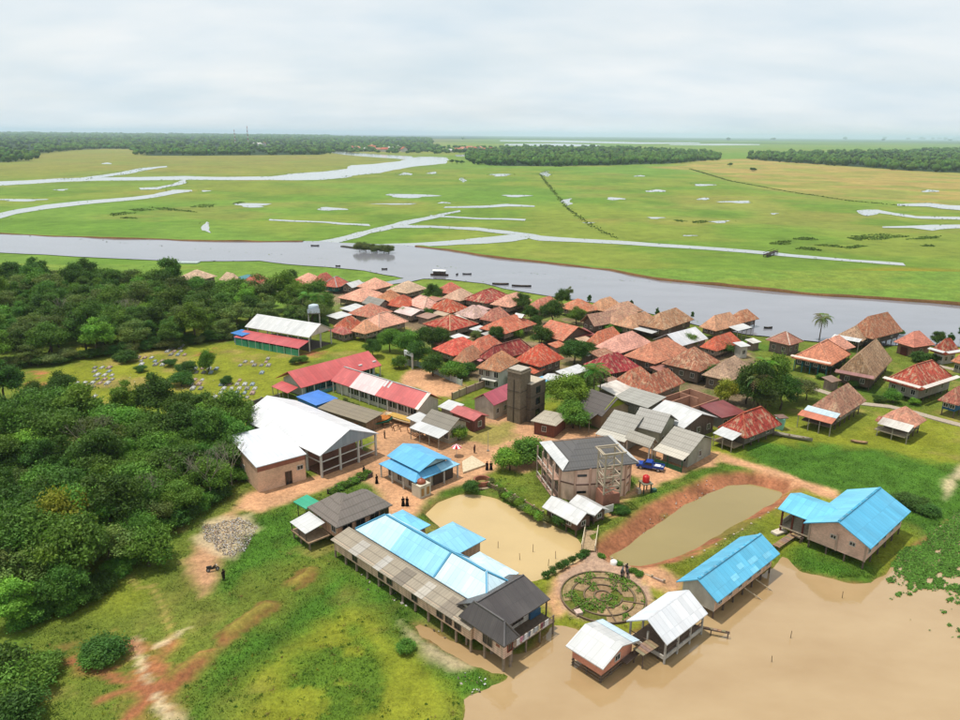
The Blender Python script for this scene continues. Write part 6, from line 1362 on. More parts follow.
palm(318, 322, 8.5, 'coconut palm left of the water tank stand', 1.1, FOL_MID)
# row shrubs round the garden and the pond
for i, (px, py) in enumerate([(547,577),(553,573),(559,569),(566,566),(573,562),(580,559),(586,556)]):
    tree_px(V_BUSH, i, px, py, .75, 1.0, 'small clipped shrub in the row along the tan pond edge', name='shrub', cat='shrub', group='shrubs along the tan pond edge', col=FOL_DK, rnd=rt)
for i, (px, py) in enumerate([(601,559),(618,566),(634,574),(640,577)]):
    tree_px(V_BUSH, i, px, py, .7, .9, 'small shrub on the grass edge of the olive pond by the garden', name='shrub', cat='shrub', group='shrubs on the olive pond edge', col=FOL_MID, rnd=rt)
for i in range(16):
    f = i / 15; px, py = 492 + f * 52, 489 + f * 36
    tree_px(V_BUSH, i, px + rt.uniform(-2, 3), py - 2 + rt.uniform(-2, 1), rt.uniform(.7, 1.1), rt.uniform(.9, 1.5), 'little garden shrub behind the low wall along the tan pond', name='shrub', cat='shrub', group='shrubs behind the low pond wall', col=FOL_LT if i % 3 else FOL_OLV, rnd=rt)
for i in range(12):
    f = i / 11; px, py = 345 + f * 42, 407 + f * 20 - 3
    tree_px(V_BUSH, i, px, py, rt.uniform(.7, 1.0), rt.uniform(.9, 1.4), 'potted looking shrub in the row below the school windows', name='shrub', cat='shrub', group='shrubs below the school windows', col=FOL_DK if i % 2 else FOL_OLV, rnd=rt)
for i in range(10):
    f = i / 9; px, py = 334 + f * 34, 492 - f * 16
    tree_px(V_BUSH, i, px + rt.uniform(-1, 1), py + rt.uniform(-1, 1), rt.uniform(.8, 1.2), rt.uniform(.7, 1.2), 'ragged shrub along the garden wall behind the L roofed house', name='shrub', cat='shrub', group='shrubs behind the L roofed house', col=FOL_MID, rnd=rt)
# floating trees in the river
for i, (px, py) in enumerate([(360,252),(366,252.5),(372,252.5),(377,253),(384,253),(389,253.5)]):
    tree_px(V_ROUND, i, px, py, 2.9, 5.6 if i < 2 else 4.6, ['tallest leftmost tree standing in the river', 'second tree of the left river group', 'third tree of the left river group', 'rightmost tree of the left river group', 'left tree of the right river pair', 'right tree of the right river pair'][i], col=tuple(c * .9 for c in FOL_OLV), rnd=rt)
mb = MB(); p0, p1 = at(342, 247), at(360, 249.5)
mb.bar(p0 + Vector((0,0,.5)), p1 + Vector((0,0,.5)), 2.2, .5); tag(mb.build('floating_pier', WOOD, None, S(84,80,60,.5)), 'dark floating strip joined to the trees in the river', 'pier')

# distant woods: single rows too far to count
def wood(name, rows, label, n, seed, hm=13, step=None):
    rng = np.random.default_rng(seed); P = W(band(rows)); xs = np.array([p[0] for p in P]); ys = np.array([p[1] for p in P])
    X = rng.uniform(xs.min(), xs.max(), n * 14); Y = rng.uniform(ys.min(), ys.max(), n * 14)
    front = np.interp(X / Y, [atxy((r[0], r[2]))[0] / atxy((r[0], r[2]))[1] for r in rows], [atxy((r[0], r[2]))[1] for r in rows])
    d = sdist(P, X, Y, 400); m = (d > 0) & (rng.random(X.shape) < np.exp(-(Y - front) / 500) + .12)
    X, Y = X[m][:n], Y[m][:n]
    # one bumpy crown unit, repeated with its own size and place
    bm_ = bmesh.new(); bmesh.ops.create_icosphere(bm_, subdivisions=2, radius=1); U = np.array([v.co[:] for v in bm_.verts]); Fq = np.array([[v.index for v in f.verts] for f in bm_.faces]); bm_.free()
    co = []; fa = []; cl = []
    for k, (x, y) in enumerate(zip(X, Y)):
        dist = math.hypot(x, y)
        r = rng.uniform(3.6, 7.0) * (1 + max(0, dist - 1800) / 2600); h = rng.uniform(.75, 1.25) * hm * (1 + max(0, dist - 2600) / 6000) * (1 + 0.35 * (fbm(np.array([x]), np.array([y]), 60, 2, 5)[0] - .4))
        w = 1 + .30 * np.sin(U[:, 0] * 5 + k) * np.sin(U[:, 1] * 6 + 2 * k) + .16 * np.sin(U[:, 2] * 9 + k) + rng.normal(0, .08, len(U))
        c = U * w[:, None] * np.array([r, r, h * .44]) + np.array([x, y, h * .56])
        fa.append(Fq + len(U) * k); co.append(c)
        base = np.array(FOL_DK) * rng.uniform(.62, 1.15) * np.array([1 + rng.normal(0, .12), 1, 1.0])
        cl.append(np.clip(base * (1 + rng.normal(0, .25, (len(U), 1))), .004, 1))
    # the skirt of undergrowth at the wood's edge
    me = np_mesh(name, np.concatenate(co), np.concatenate(fa), np.concatenate(cl), 'tint'); me.materials.append(TUFT)
    o = link_mesh(name, me); tag(o, label, 'wood', kind='stuff')
wood('far_wood', [(-120,134.5,165),(0,134.5,163),(36,134.5,161.5),(40,135,155),(70,135.2,151),(100,135.4,149),(130,135.5,149),(134,135.6,156),(200,136,156),(260,136.5,155.5),(330,137.2,155),(336,138,152.5),(380,139,151.5),(425,139.5,150.5),(432,140.2,147)], 'long dark wood along the horizon on the left', 5600, 21)
wood('middle_wood', [(466,151,160),(474,149.5,165),(500,148,166.5),(560,148,166.8),(620,149.5,165.5),(680,151.5,164),(720,154.5,160)], 'dark wood standing in the middle of the plain', 1300, 22)
wood('right_wood', [(748,155,160),(790,153.5,163),(850,152.5,167),(900,152,171),(960,150,173.5),(1040,149,176)], 'dark wood along the right side of the plain', 1300, 23)
wood('back_wood_strip', [(440,139.3,141),(560,139.8,141),(700,139.8,141.4),(840,139.5,142),(1050,139.7,143.5)], 'faint strip of wood on the right horizon', 900, 24, 14)
wood('village_grove', [(345,145,152.5),(400,146,153.5),(460,147,154),(466,148,153)], 'grove around the far village', 220, 25, 11)
for i, (px, py, h) in enumerate([(730,166.5,7),(752,171,6.5),(753.5,171.5,6),(690,163,7),(462,164.5,9),(457,164,8),(452,163.5,8)]):
    tree_px(V_FAR, i, px, py, 5.5, h, ['lone dark tree in the tan field right of the middle wood','dark tree of a pair in the tan field','second tree of the pair in the tan field','small tree at the right end of the middle wood','rightmost tree on the channel bend by the far village','middle tree on the channel bend','left tree on the channel bend'][i], col=FOL_DK, rnd=rt)
# bushy ditch lines across the marsh
def ditch(name, line, w, label, seed, n):
    rng = np.random.default_rng(seed); P = np.array([atxy(p) for p in line]); L_ = np.r_[0, np.cumsum(np.hypot(*np.diff(P, axis=0).T))]
    s = rng.uniform(0, L_[-1], n); x = np.interp(s, L_, P[:, 0]) + rng.normal(0, w, n); y = np.interp(s, L_, P[:, 1]) + rng.normal(0, w, n)
    pts = np.stack([x, y, rng.uniform(.05, .45, n)], 1); sh = np.array(S(104, 126, 54, .55)) * rng.uniform(.6, 1.1, (n, 1))
    co, q, col = leaf_quads(pts, np.tile([0, -.4, .6], (n, 1)), .7, sh, rng); me = np_mesh(name, co, q, col, 'tint'); me.materials.append(TUFT)
    tag(link_mesh(name, me), label, 'bushes', kind='stuff')
ditch('ditch_scrub', [(540,174),(552,190),(566,207),(580,218),(598,230),(618,239)], 1.2, 'dark scrub along the ditch running down the marsh', 1, 900)
ditch('ditch_scrub', [(690,169),(730,181),(790,192),(850,201),(905,206)], 1.6, 'dark scrub line between the green marsh and the tan field', 2, 2000)
def weeds(name, cx, cy, w, h, label, seed, n=700, col=FOL_DK, leaf=1.0):
    rng = np.random.default_rng(seed); a = rng.uniform(0, 2 * PI, n); r = np.sqrt(rng.random(n)); px = cx + w / 2 * r * np.cos(a) * (1 + .3 * np.sin(3 * a + seed)); py = cy + h / 2 * r * np.sin(a) * (1 + .3 * np.cos(2 * a + seed)) + .08 * (px - cx) * (seed % 3 - 1)
    pts = np.array([(*atxy((u, v)), .3) for u, v in zip(px, py)]); sh = np.array(col) * rng.uniform(.6, 1.2, (n, 1)); pts[:, 2] = rng.uniform(.02, .25, n)
    co, q, c_ = leaf_quads(pts, np.tile([0, -.2, 1.0], (n, 1)), leaf, sh, rng); me = np_mesh(name, co, q, c_, 'tint'); me.materials.append(TUFT)
    tag(link_mesh(name, me), label, 'weeds', kind='stuff')
for i, (cx, cy, w, h, n) in enumerate([(782,243,20,5,700),(806,239,22,4,600),(808,249,22,4,600),(855,247,20,3.4,500),(878,237,50,6,1200),(857,239,16,3,400),(926,238,32,3,600),(928,246,14,2,250),(830,246,26,3,350),(120,214,26,4,500),(140,210,22,3,400),(165,209,26,3,450),(205,206,24,4,450),(130,218,16,2,250),(185,211,22,2,300),(238,203,12,3,220),(700,222,18,3,300),(680,221,12,2,200)]):
    weeds('marsh_weed', cx, cy, w, h * .8, 'dark weed patch lying on the green marsh', 300 + i, int(n * .6), S(104, 132, 54, .55), .7)

def fringe(seed):
    rng = np.random.default_rng(seed); PT = []; SZ = []
    for P in SHORES:
        A = np.array(P); B = np.roll(A, -1, 0); L_ = np.hypot(*(B - A).T); n = np.clip((L_ / 3.0).astype(int), 1, 900)
        for a_, b_, k in zip(A, B, n):
            if np.hypot(*(a_ - b_)) > 900 or a_[1] > 1300: continue
            t = rng.random(k)[:, None]; q = a_ * (1 - t) + b_ * t; d = np.hypot(q[:, 0], q[:, 1]); w = (d * .0042)[:, None]
            q = q + rng.normal(0, 1, (k, 2)) * w; keep = fbm(q[:, 0], q[:, 1], 16, 3, 5) > .42
            PT.append(q[keep]); SZ.append(d[keep] * .0012)
    q = np.concatenate(PT); sz = np.concatenate(SZ); k = len(q)
    col = np.where(rng.random((k, 1)) < .75, C_MARSH[None] * .85, C_MARSH2[None] * .75) * rng.uniform(.75, 1.1, (k, 1))
    co, f, cc = leaf_quads(np.c_[q, .3 + sz * .2], np.tile([0, -.1, 1.2], (k, 1)), 1.0, col, rng)
    ctr = np.repeat(np.c_[q, .3 + sz * .2], 4, axis=0); co = ctr + (co - ctr) * np.repeat(sz, 4)[:, None]; co[:, 2] = .32 + (co[:, 2] - .32).clip(-.1, 9) * .5
    me = np_mesh('marsh_reeds', co, f, cc, 'tint'); me.materials.append(TUFT); tag(link_mesh('marsh_reeds', me), 'reeds and grass fringing the river, creeks and pools of the marsh', 'reeds', kind='stuff')
fringe(77)
# low bushes closing the foot of the woods
for i in range(30):
    f = i / 29; px = np.interp(f, [0,.3,.6,.85,1], [8,70,160,236,318]) + rt.uniform(-3, 3); py = np.interp(px, [0,50,100,180,236,250,318], [371,363,356,346,337,325,330]) + rt.uniform(-1, 1.5)
    tree_px(V_ROUND, i, px, py, rt.uniform(2.0, 3.2), rt.uniform(2.2, 4.0), 'low bush in the undergrowth row along the front of the back wood', name='bush', cat='bush', group='undergrowth bushes of the back wood', col=FOL_DK if i % 3 else FOL_OLV, rnd=rt)
for i in range(16):
    f = i / 15; px = np.interp(f, [0,.3,.6,1], [20,92,165,236]) + rt.uniform(-3, 3); py = np.interp(px, [0,40,84,120,160,192,225,240], [632,618,604,572,537,515,496,474]) + rt.uniform(-2, 3)
    tree_px(V_ROUND, i, px, py, rt.uniform(1.6, 2.6), rt.uniform(1.8, 3.2), 'low bush in the undergrowth row along the edge of the front wood', name='bush', cat='bush', group='undergrowth bushes of the front wood', col=FOL_DK if i % 3 else FOL_MID, rnd=rt)
# grass blades over the near ground
def tufts(name, n, xr_, yr_, label, seed, hfun, keep, wid=.10, colmul=1.0):
    rng = np.random.default_rng(seed)
    # more of them where the ground is closer
    y = yr_[0] + (yr_[1] - yr_[0]) * rng.random(n) ** 1.5; x = rng.uniform(xr_[0], xr_[1], n)
    m = keep(x, y); x, y = x[m], y[m]
    z = near_height(x, y); c = near_colour(x, y)
    g_ = (c[:, 1] > c[:, 0] * 0.93) & (z > -.42); x, y, z, c = x[g_], y[g_], z[g_], c[g_]; k = len(x)
    h = hfun(x, y, c) * rng.uniform(.5, 1.3, k); a = rng.uniform(0, 2 * PI, k); w = wid * .45 * rng.uniform(.7, 1.6, k) + h * .12
    lx = rng.normal(0, .35, k) * h; ly = rng.normal(0, .35, k) * h
    w = w * .7; co = np.stack([np.stack([x - np.cos(a) * w, y - np.sin(a) * w, z - .03], 1), np.stack([x + np.cos(a) * w, y + np.sin(a) * w, z - .03], 1), np.stack([x + lx + np.cos(a) * w * .5, y + ly + np.sin(a) * w * .5, z + h], 1), np.stack([x + lx - np.cos(a) * w * .7, y + ly - np.sin(a) * w * .7, z + h * .8], 1)], 1).reshape(-1, 3)
    col = np.repeat(np.clip(c * rng.uniform(.9, 1.4, (k, 1)) * colmul * (1 + rng.normal(0, .07, (k, 3))), .003, 1), 4, axis=0)
    me = np_mesh(name, co, np.arange(4 * k).reshape(k, 4), col, 'tint'); me.materials.append(TUFT)
    tag(link_mesh(name, me), label, 'grass', kind='stuff')
def lushness(x, y, c): return np.clip(.05 + 1.1 * (0.16 - c[:, 0]), .05, .26)
tufts('meadow_grass', 230000, (-75, 40), (48, 135), 'grass blades of the meadow at the lower left', 1, lushness, lambda x, y: np.abs(x) < y * .75)
tufts('lawn_grass', 150000, (10, 135), (90, 200), 'grass blades of the lawn and pond banks on the right', 2, lushness, lambda x, y: np.abs(x) < y * .75)
def clumps(n, seed):
    rng = np.random.default_rng(seed); x = rng.uniform(-70, 30, n); y = 48 + 95 * rng.random(n) ** 1.3; c = near_colour(x, y); z = near_height(x, y)
    m = (np.abs(x) < y * .72) & (c[:, 1] > c[:, 0] * .9) & (z > -.2) & (fbm(x, y, 8, 3, 15) > .47); x, y, c, z = x[m], y[m], c[m], z[m]; k = len(x); r = rng.uniform(.15, .55, k) ** 1.3 * 1.6; per = 22
    P = np.repeat(np.c_[x, y, z], per, axis=0) + rng.normal(0, .5, (k * per, 3)) * np.repeat(np.c_[r, r, r * .55], per, axis=0); P[:, 2] = np.maximum(P[:, 2], np.repeat(z, per) + .02) + .05
    base = np.where(rng.random((k, 1)) < .7, C_LUSH[None] * .8, np.where(rng.random((k, 1)) < .5, C_DRY[None] * .8, C_YEL[None])); sh = np.repeat(base, per, axis=0) * rng.uniform(.6, 1.25, (k * per, 1))
    co, q, cc = leaf_quads(P, np.tile([0, 0, .8], (k * per, 1)), .09, sh, rng, .4, .9); me = np_mesh('weed_clumps', co, q, cc, 'tint'); me.materials.append(TUFT); tag(link_mesh('weed_clumps', me), 'low weed clumps scattered over the lower left meadow', 'weeds', kind='stuff')
clumps(3600, 19)
# water weeds floating off the right shore
def floating(n, seed):
    rng = np.random.default_rng(seed); px = rng.uniform(850, 985, n); py = rng.uniform(495, 640, n)
    m = fbm(px, py * 1.6, 10, 5, 3) + rng.normal(0, .04, n) > .28 + .36 * sstep(535, 622, py) + .2 * sstep(908, 872, px) + .13 * sstep(560, 632, py) + .18 * sstep(895, 860, px); px, py = px[m], py[m]
    P = np.array([atxy((u, v), z_f) for u, v in zip(px, py)]); k = len(P); P = np.c_[P, np.full(k, z_f + .02)]
    P[:, 2] += rng.uniform(.01, .16, k)
    sh = np.array(S(98, 142, 56, .6)) * rng.uniform(.6, 1.3, (k, 1)) * (.65 + .7 * fbm(px, py, 6, 3, 8)[:, None])
    co, q, c_ = leaf_quads(P, np.tile([0, -.1, 1.6], (k, 1)), .14, sh, rng); me = np_mesh('water_weed', co, q, c_, 'tint'); me.materials.append(TUFT)
    tag(link_mesh('water_weed', me), 'green water weed floating on the muddy water at the right', 'weeds', kind='stuff')
floating(90000, 4)
# ------------------------------------------------------------------ small things
def gz(x, y): return float(near_height(np.array([float(x)]), np.array([float(y)]))[0])
def ground_at(px, py):
    p = at(px, py); p.z = gz(p.x, p.y); return p
# ring garden
gc = at(603, 597); T_ = empty('ring_garden', (gc.x, gc.y, 0), .35, 'round garden of concentric brick edged beds by the white pavilion', 'garden')
def ring(r0, r1, z0, z1, n=48, a0=0, a1=2*PI):
    mb = MB(); full = abs(a1 - a0 - 2*PI) < .01; vs = []
    for i in range(n + (0 if full else 1)):
        a = a0 + (a1 - a0) * i / n
        for r, z in ((r0, z0), (r1, z0), (r1, z1), (r0, z1)): vs.append((r*math.cos(a), r*math.sin(a), z))
    m_ = len(vs) // 4; fs = []
    for i in range(m_ if full else m_ - 1):
        j = (i + 1) % m_
        for k in range(4): fs.append((i*4+k, j*4+k, j*4+(k+1)%4, i*4+(k+1)%4))
    if not full: fs += [(0,1,2,3)[::-1], tuple(4*(m_-1)+k for k in range(4))]
    return mb.add(vs, [f[::-1] for f in fs])
BED = m_plain('garden_soil', .95, .9, .05)
ring(0.02, 5.75, .0, .10).build('grass_bed', BED, T_, S(124,130,60,.55))
for r0, r1, a0, a1, c in ((4.45,5.5,.9,3.0,(176,152,112)),(4.45,5.5,4.3,6.6,(184,156,118)),(2.75,4.1,-.4,2.4,(176,148,112)),(2.75,4.1,4.0,5.6,(190,160,122)),(1.35,2.4,.3,4.6,(170,140,106)),(0.02,1.0,0,2*PI,(172,138,108))):
    ring(r0, r1, .09, .16, 36, a0, a1).build('planting_bed', BED, T_, S(*c,.6))
for r, a0, a1 in ((5.75,.0,2*PI),(4.25,-.7,2.9),(4.25,3.5,5.4),(2.58,-.2,1.5),(2.58,1.9,5.7),(1.17,0,2*PI)):
    ring(r-.09, r+.09, 0, .28, 40, a0, a1).build('brick_edging', BRICK, T_, S(140,118,92,.6))
for a in (.5, 1.7, 3.3, 4.4, 5.5): MB().bar((2.6*math.cos(a),2.6*math.sin(a),.16),(5.6*math.cos(a+.1),5.6*math.sin(a+.1),.16),.15,.24).build('brick_edging', BRICK, T_, S(140,118,92,.6))
MB().box(-.45,-.45,.1,.45,.45,.5).build('pedestal', CONC, T_, S(226,200,186,.68)).location = (-4.9,-2.2,0)
def bed_plants(cx, cy, rmin, rmax, n, seed):
    rng = np.random.default_rng(seed); a = rng.uniform(0, 2*PI, n); r = np.sqrt(rng.uniform(rmin**2, rmax**2, n)); P = np.stack([cx + r*np.cos(a), cy + r*np.sin(a), rng.uniform(.12,.45,n)], 1)
    k = fbm(P[:,0], P[:,1], 1.6, 2, 4) > .5; P = P[k]; sh = np.array(FOL_MID) * rng.uniform(.4, 1.1, (len(P),1))
    co, q, c_ = leaf_quads(P, np.tile([0,-.1,1.0],(len(P),1)), .13, sh, rng); me = np_mesh('garden_plants', co, q, c_, 'tint'); me.materials.append(TUFT)
    tag(link_mesh('garden_plants', me), 'low plants growing in the beds of the round garden', 'plants', kind='stuff')
bed_plants(gc.x, gc.y, .2, 5.6, 5200, 3)
# footbridge over the neck between the ponds
def along(p, q): return math.atan2(q.y - p.y, q.x - p.x), (q - p).length
p, q = at(588, 552), at(591.5, 531); a, L = along(p, q); T_ = empty('footbridge', (p.x, p.y, 0), a, 'pale timber footbridge with white rails between the two ponds', 'footbridge')
for i in range(int(L / .42)): MB().box(.42*i, -.95, .28, .42*i+.38, .95, .36).build('plank', WOOD, T_, S(200,172,134,.62))
for s in (-1, 1):
    MB().bar((0,s*1.0,.18),(L,s*1.0,.18),.16,.2).build('beam', WOOD, T_, S(170,150,120,.6)); MB().bar((0,s*1.0,1.15),(L,s*1.0,1.15),.1,.12).build('rail', PAINT, T_, S(232,216,186,.68))
    posts(T_, [(x, s*1.0) for x in spaced(.1, L-.1, 1.5)], 2.2, S(226,208,180,.66), .11, z0=-1.1)
# walls and fences
def wall_line(name, pts, h, t, m, color, label, cat, post=None, pc=None, z=0):
    P = [at(*p) for p in pts]; o0 = P[0]; T = empty(name, (o0.x, o0.y, z), 0, label, cat)
    for i in range(len(P) - 1):
        a, b = P[i] - o0, P[i+1] - o0; n = max(1, round((b - a).length / (post or 1e9)))
        for k in range(n):
            u, v = a.lerp(b, k / n), a.lerp(b, (k + 1) / n); d = (v - u).normalized()
            g_ = .12 if post else 0
            MB().bar(u + d * g_ + Vector((0, 0, h/2 - .15)), v - d * g_ + Vector((0, 0, h/2 - .15)), t, h + .3).build('panel', m, T, tuple(c * random.uniform(.88, 1.1) for c in color))
    if post:
        me = box_mesh(.26, .26, h + .25, CONC, 'post')
        for i in range(len(P) - 1):
            a, b = P[i] - o0, P[i+1] - o0; n = max(1, round((b - a).length / post))
            for k in range(n + (i == len(P) - 2)):
                o = link_mesh('post', me, T, pc or color); o.location = a.lerp(b, k / n)
    return T
wall_line('concrete_wall', [(222,421),(243,413),(262,406),(280,402.5)], 2.0, .16, CONC, S(124,118,110,.6), 'dark concrete panel wall behind the largest white hall', 'wall', 3.0, S(196,188,176,.64))
wall_line('field_fence', [(393,364),(417,366),(440,376),(462,386)], 1.5, .1, PAINT, S(186,204,192,.65), 'pale green white fence along the playing field', 'fence', 2.6, S(226,230,224,.66))
wall_line('brick_wall', [(452,400),(466,394),(484,387)], 1.7, .2, PLASTER, S(206,180,158,.64), 'pale brick wall from the playing field to the two storey house', 'wall', 3.2, S(170,140,120,.6))
wall_line('low_pond_wall', [(489,487),(505,494),(525,505),(543,516)], .8, .3, CONC, S(150,124,100,.6), 'low stone wall along the upper edge of the tan pond', 'wall', 2.2, S(206,190,160,.64))
wall_line('retaining_wall', [(692,560),(716,547),(742,532),(768,515),(790,503)], .3, .3, CONC, S(200,176,146,.7), 'low retaining kerb with pale stones along the olive pond path', 'wall', 2.4, S(222,204,180,.66))
wall_line('garden_kerb', [(612,561),(640,574),(664,583)], .35, .25, CONC, S(206,186,160,.64), 'pale kerb between the round garden and the olive pond', 'kerb', 2.4)
wall_line('yard_wall', [(328,494),(345,486),(372,477)], .7, .2, CONC, S(110,96,84,.6), 'dark low wall behind the L roofed stilt house', 'wall', 2.4)
p, q = at(405.5, 366), at(412.5, 369); a, L = along(p, q); T_ = empty('field_gate', (p.x, p.y, 0), a, 'white gateway arch at the corner of the playing field', 'gate')
posts(T_, [(0,0),(L,0)], 3.4, WHITEW, .4); MB().box(-.3,-.2,3.4,L+.3,.2,4.5).build('beam', PAINT, T_, S(236,238,240,.75))
# boardwalks to the wide blue roofed house
def boardwalk(p0, p1, w, z, label, name='boardwalk'):
    p, q = at(*p0, z), at(*p1, z); a, L = along(p, q); T = empty(name, (p.x, p.y, 0), a, label, 'boardwalk')
    n = int(L / .5)
    for i in range(n): MB().box(.5*i, -w/2, z-.06, .5*i+.45, w/2, z).build('plank', WOOD, T, tuple(c*random.uniform(.8,1.15) for c in S(176,148,116,.6)))
    for s in (-1, 1): MB().bar((0,s*w*.4,z-.14),(L,s*w*.4,z-.14),.12).build('beam', WOOD, T, DARKW)
    posts(T, [(x, s*w*.4) for x in spaced(.2, L-.2, 2.2) for s in (-1,1)], z+1.0, DARKW, .12, z0=-1.2)
boardwalk((776,546), (804,527), 1.1, .6, 'narrow boardwalk to the left wall of the wide blue roofed house')
boardwalk((792,533), (803,538), .7, .9, 'single plank walk beside the wide blue roofed house')
boardwalk((693,625), (730,632), .35, .5, 'thin pole walk sticking out from the open white pavilion', 'plank_walk')
boardwalk((638,652), (656,641), 1.6, 1.6, 'dark deck linking the brick shed and the white pavilion')
p = at(740, 540) ; q = at(779, 533); T_ = tag(MB().box(-1.2,-.6,0,1.2,.6,.35).build('concrete_slab', CONC, None, S(230,216,196,.7)), 'white concrete slab on the grass by the boardwalk', 'slab'); T_.location = (q.x, q.y, .05); T_.rotation_euler = (0,0,.5)
# brick ring well
p = at(482, 484); T_ = empty('ring_well', (p.x, p.y, 0), 0, 'round red brick ring well at the corner of the tan pond', 'well')
ring(1.25, 1.6, 0, 1.0, 28).build('brick_ring', BRICK, T_, S(180,112,86,.62)); ring(1.7, 2.2, 0, .16, 28).build('apron', CONC, T_, S(190,170,140,.62)); ring(.02, 1.25, 0, .2, 24).build('water', W_OLIVE, T_)
# umbrella, flagpole
p = at(456.5, 456); T_ = empty('parasol', (p.x, p.y, 0), 0, 'red and white striped parasol beside the prayer house', 'parasol')
MB().tube((0,0,0),(0,0,2.5),.05,.05,6).build('pole', PAINT, T_, WHITEW)
for i in range(10):
    a0, a1 = 2*PI*i/10, 2*PI*(i+1)/10
    MB().add([(0,0,2.6),(1.0*math.cos(a0),1.0*math.sin(a0),1.9),(1.0*math.cos(a1),1.0*math.sin(a1),1.9),(0,0,2.55),(1.0*math.cos(a0),1.0*math.sin(a0),1.85),(1.0*math.cos(a1),1.0*math.sin(a1),1.85)], [(0,1,2),(5,4,3),(1,4,5,2)]).build('canopy_panel', CLOTH, T_, S(214,44,60,.7) if i % 2 else S(245,236,236,.8))
p = at(488, 451); T_ = empty('flagpole', (p.x, p.y, 0), 0, 'thin pale flagpole on the dirt square', 'flagpole')
MB().tube((0,0,0),(0,0,4.2),.06,.035,6).build('pole', PAINT, T_, S(190,186,176,.62)); MB().lathe([(.01,4.2),(.08,4.26),(.01,4.34)],8).build('finial', PAINT, T_, S(220,200,120,.6)); MB().box(-.25,-.25,-.02,.25,.25,.18).build('base', CONC, T_, GREYW)
# vehicles
TYRE = m_plain('rubber', .9, .2, .2)
def wheel(parent, x, y, r, w):
    mb = MB(); pr = [(r*.62,-w/2),(r*.95,-w/2),(r,-w*.3),(r,w*.3),(r*.95,w/2),(r*.62,w/2)]; mb.lathe(pr, 16)
    o = mb.build('wheel', TYRE, parent, (.03,.03,.03)); o.location = (x, y, r); o.rotation_euler = (PI/2, 0, 0)
    h = MB().lathe([(.01,-w*.4),(r*.62,-w*.42),(r*.62,w*.42),(.01,w*.4)], 12).build('rim', PAINT, o, S(190,190,190,.6)); return o
def profile_body(prof, w, name, parent, color, m=PAINT, tuck=.0):
    n = len(prof); vs = [(x, -w/2*(1-tuck*max(0,(z-1)/1)), z) for x, z in prof] + [(x, w/2*(1-tuck*max(0,(z-1)/1)), z) for x, z in prof]
    return MB().add(vs, [tuple(range(n)), tuple(range(2*n-1, n-1, -1))] + [(i, n+i, n+(i+1)%n, (i+1)%n) for i in range(n)]).build(name, m, parent, color)
def pickup(px, py, rz, col, label):
    p = at(px, py); T = empty('pickup_truck', (p.x, p.y, .02), rz, label, 'pickup')
    profile_body([(2.5,.45),(2.55,.85),(2.3,1.0),(1.35,1.08),(.75,1.62),(-.35,1.66),(-.55,1.1),(-.55,.5)], 1.72, 'body', T, col, tuck=.12)
    MB().box(-2.5,-.86,.5,-.56,.86,.7).build('bed_floor', PAINT, T, S(190,194,200,.62))
    for s in (-1,1): MB().box(-2.5,s*.86-.05,.7,-.56,s*.86+.05,1.08).build('bed_side', PAINT, T, col); MB().box(2.5,s*.62-.2,.72,2.57,s*.62+.2,.9).build('headlight', PAINT, T, S(240,240,230,.8))
    MB().box(-2.56,-.86,.6,-2.48,.86,1.08).build('tailgate', PAINT, T, col)
    MB().add([(1.36,-.74,1.1),(1.36,.74,1.1),(.79,.70,1.58),(.79,-.70,1.58)],[(0,1,2,3)]).build('windscreen', GLASS, T).location = (.02,0,.015)
    for s in (-1,1): MB().add([(1.15,s*.86,1.1),(.72,s*.83,1.55),(-.3,s*.83,1.58),(-.42,s*.86,1.1)],[(0,1,2,3)]).build('side_window', GLASS, T).location=(0,s*.012,0)
    for x in (1.65,-1.6):
        for s in (-1,1): wheel(T, x, s*.78, .38, .24)
    MB().box(-1.9,-.5,.7,-.9,.5,1.0).build('load', CLOTH, T, S(230,232,236,.75))
    return T
pickup(650, 469, 2.75, S(24,72,170,.7), 'blue pickup truck parked beside the tall bare building')
p = at(502, 413); T_ = empty('parked_car', (p.x, p.y, .02), .75, 'dark blue car parked at the foot of the concrete tower', 'car')
profile_body([(2.2,.4),(2.25,.75),(2.0,.92),(1.2,1.0),(.55,1.52),(-1.5,1.56),(-2.05,1.05),(-2.15,.45)], 1.7, 'body', T_, S(52,62,110,.6), tuck=.12)
MB().add([(1.2,-.72,1.03),(1.2,.72,1.03),(.58,.67,1.5),(.58,-.67,1.5)],[(0,1,2,3)]).build('windscreen', GLASS, T_).location=(.03,0,.015)
for s in (-1,1): MB().add([(.95,s*.845,1.04),(.5,s*.80,1.46),(-1.4,s*.80,1.48),(-1.75,s*.845,1.06)],[(0,1,2,3)]).build('side_window', GLASS, T_).location=(0,s*.012,0); MB().box(2.17,s*.6-.18,.62,2.27,s*.6+.18,.78).build('headlight', PAINT, T_, WHITEW)
for x in (1.4,-1.35):
    for s in (-1,1): wheel(T_, x, s*.76, .34, .22)
def motorbike(px, py, rz, label, col=(.02,.02,.02)):
    p = ground_at(px, py); T = empty('motorbike', p, rz, label, 'motorbike')
    for x in (.62,-.62): wheel(T, x, 0, .3, .12)
    MB().bar((.62,0,.3),(.42,0,1.0),.07).build('fork', PAINT, T, S(150,150,150,.6)); MB().bar((.42,-.36,1.02),(.42,.36,1.02),.05).build('handlebar', PAINT, T, col)
    profile_body([(.42,.62),(.36,.95),(-.05,.62),(-.3,.74),(-.85,.8),(-.8,.6),(-.3,.36),(.2,.36)], .26, 'body', T, col); MB().box(-.8,-.15,.78,-.12,.15,.88).build('seat', TYRE, T, (.02,.02,.02)); MB().box(.5,-.1,.8,.62,.1,.95).build('headlight', PAINT, T, WHITEW)
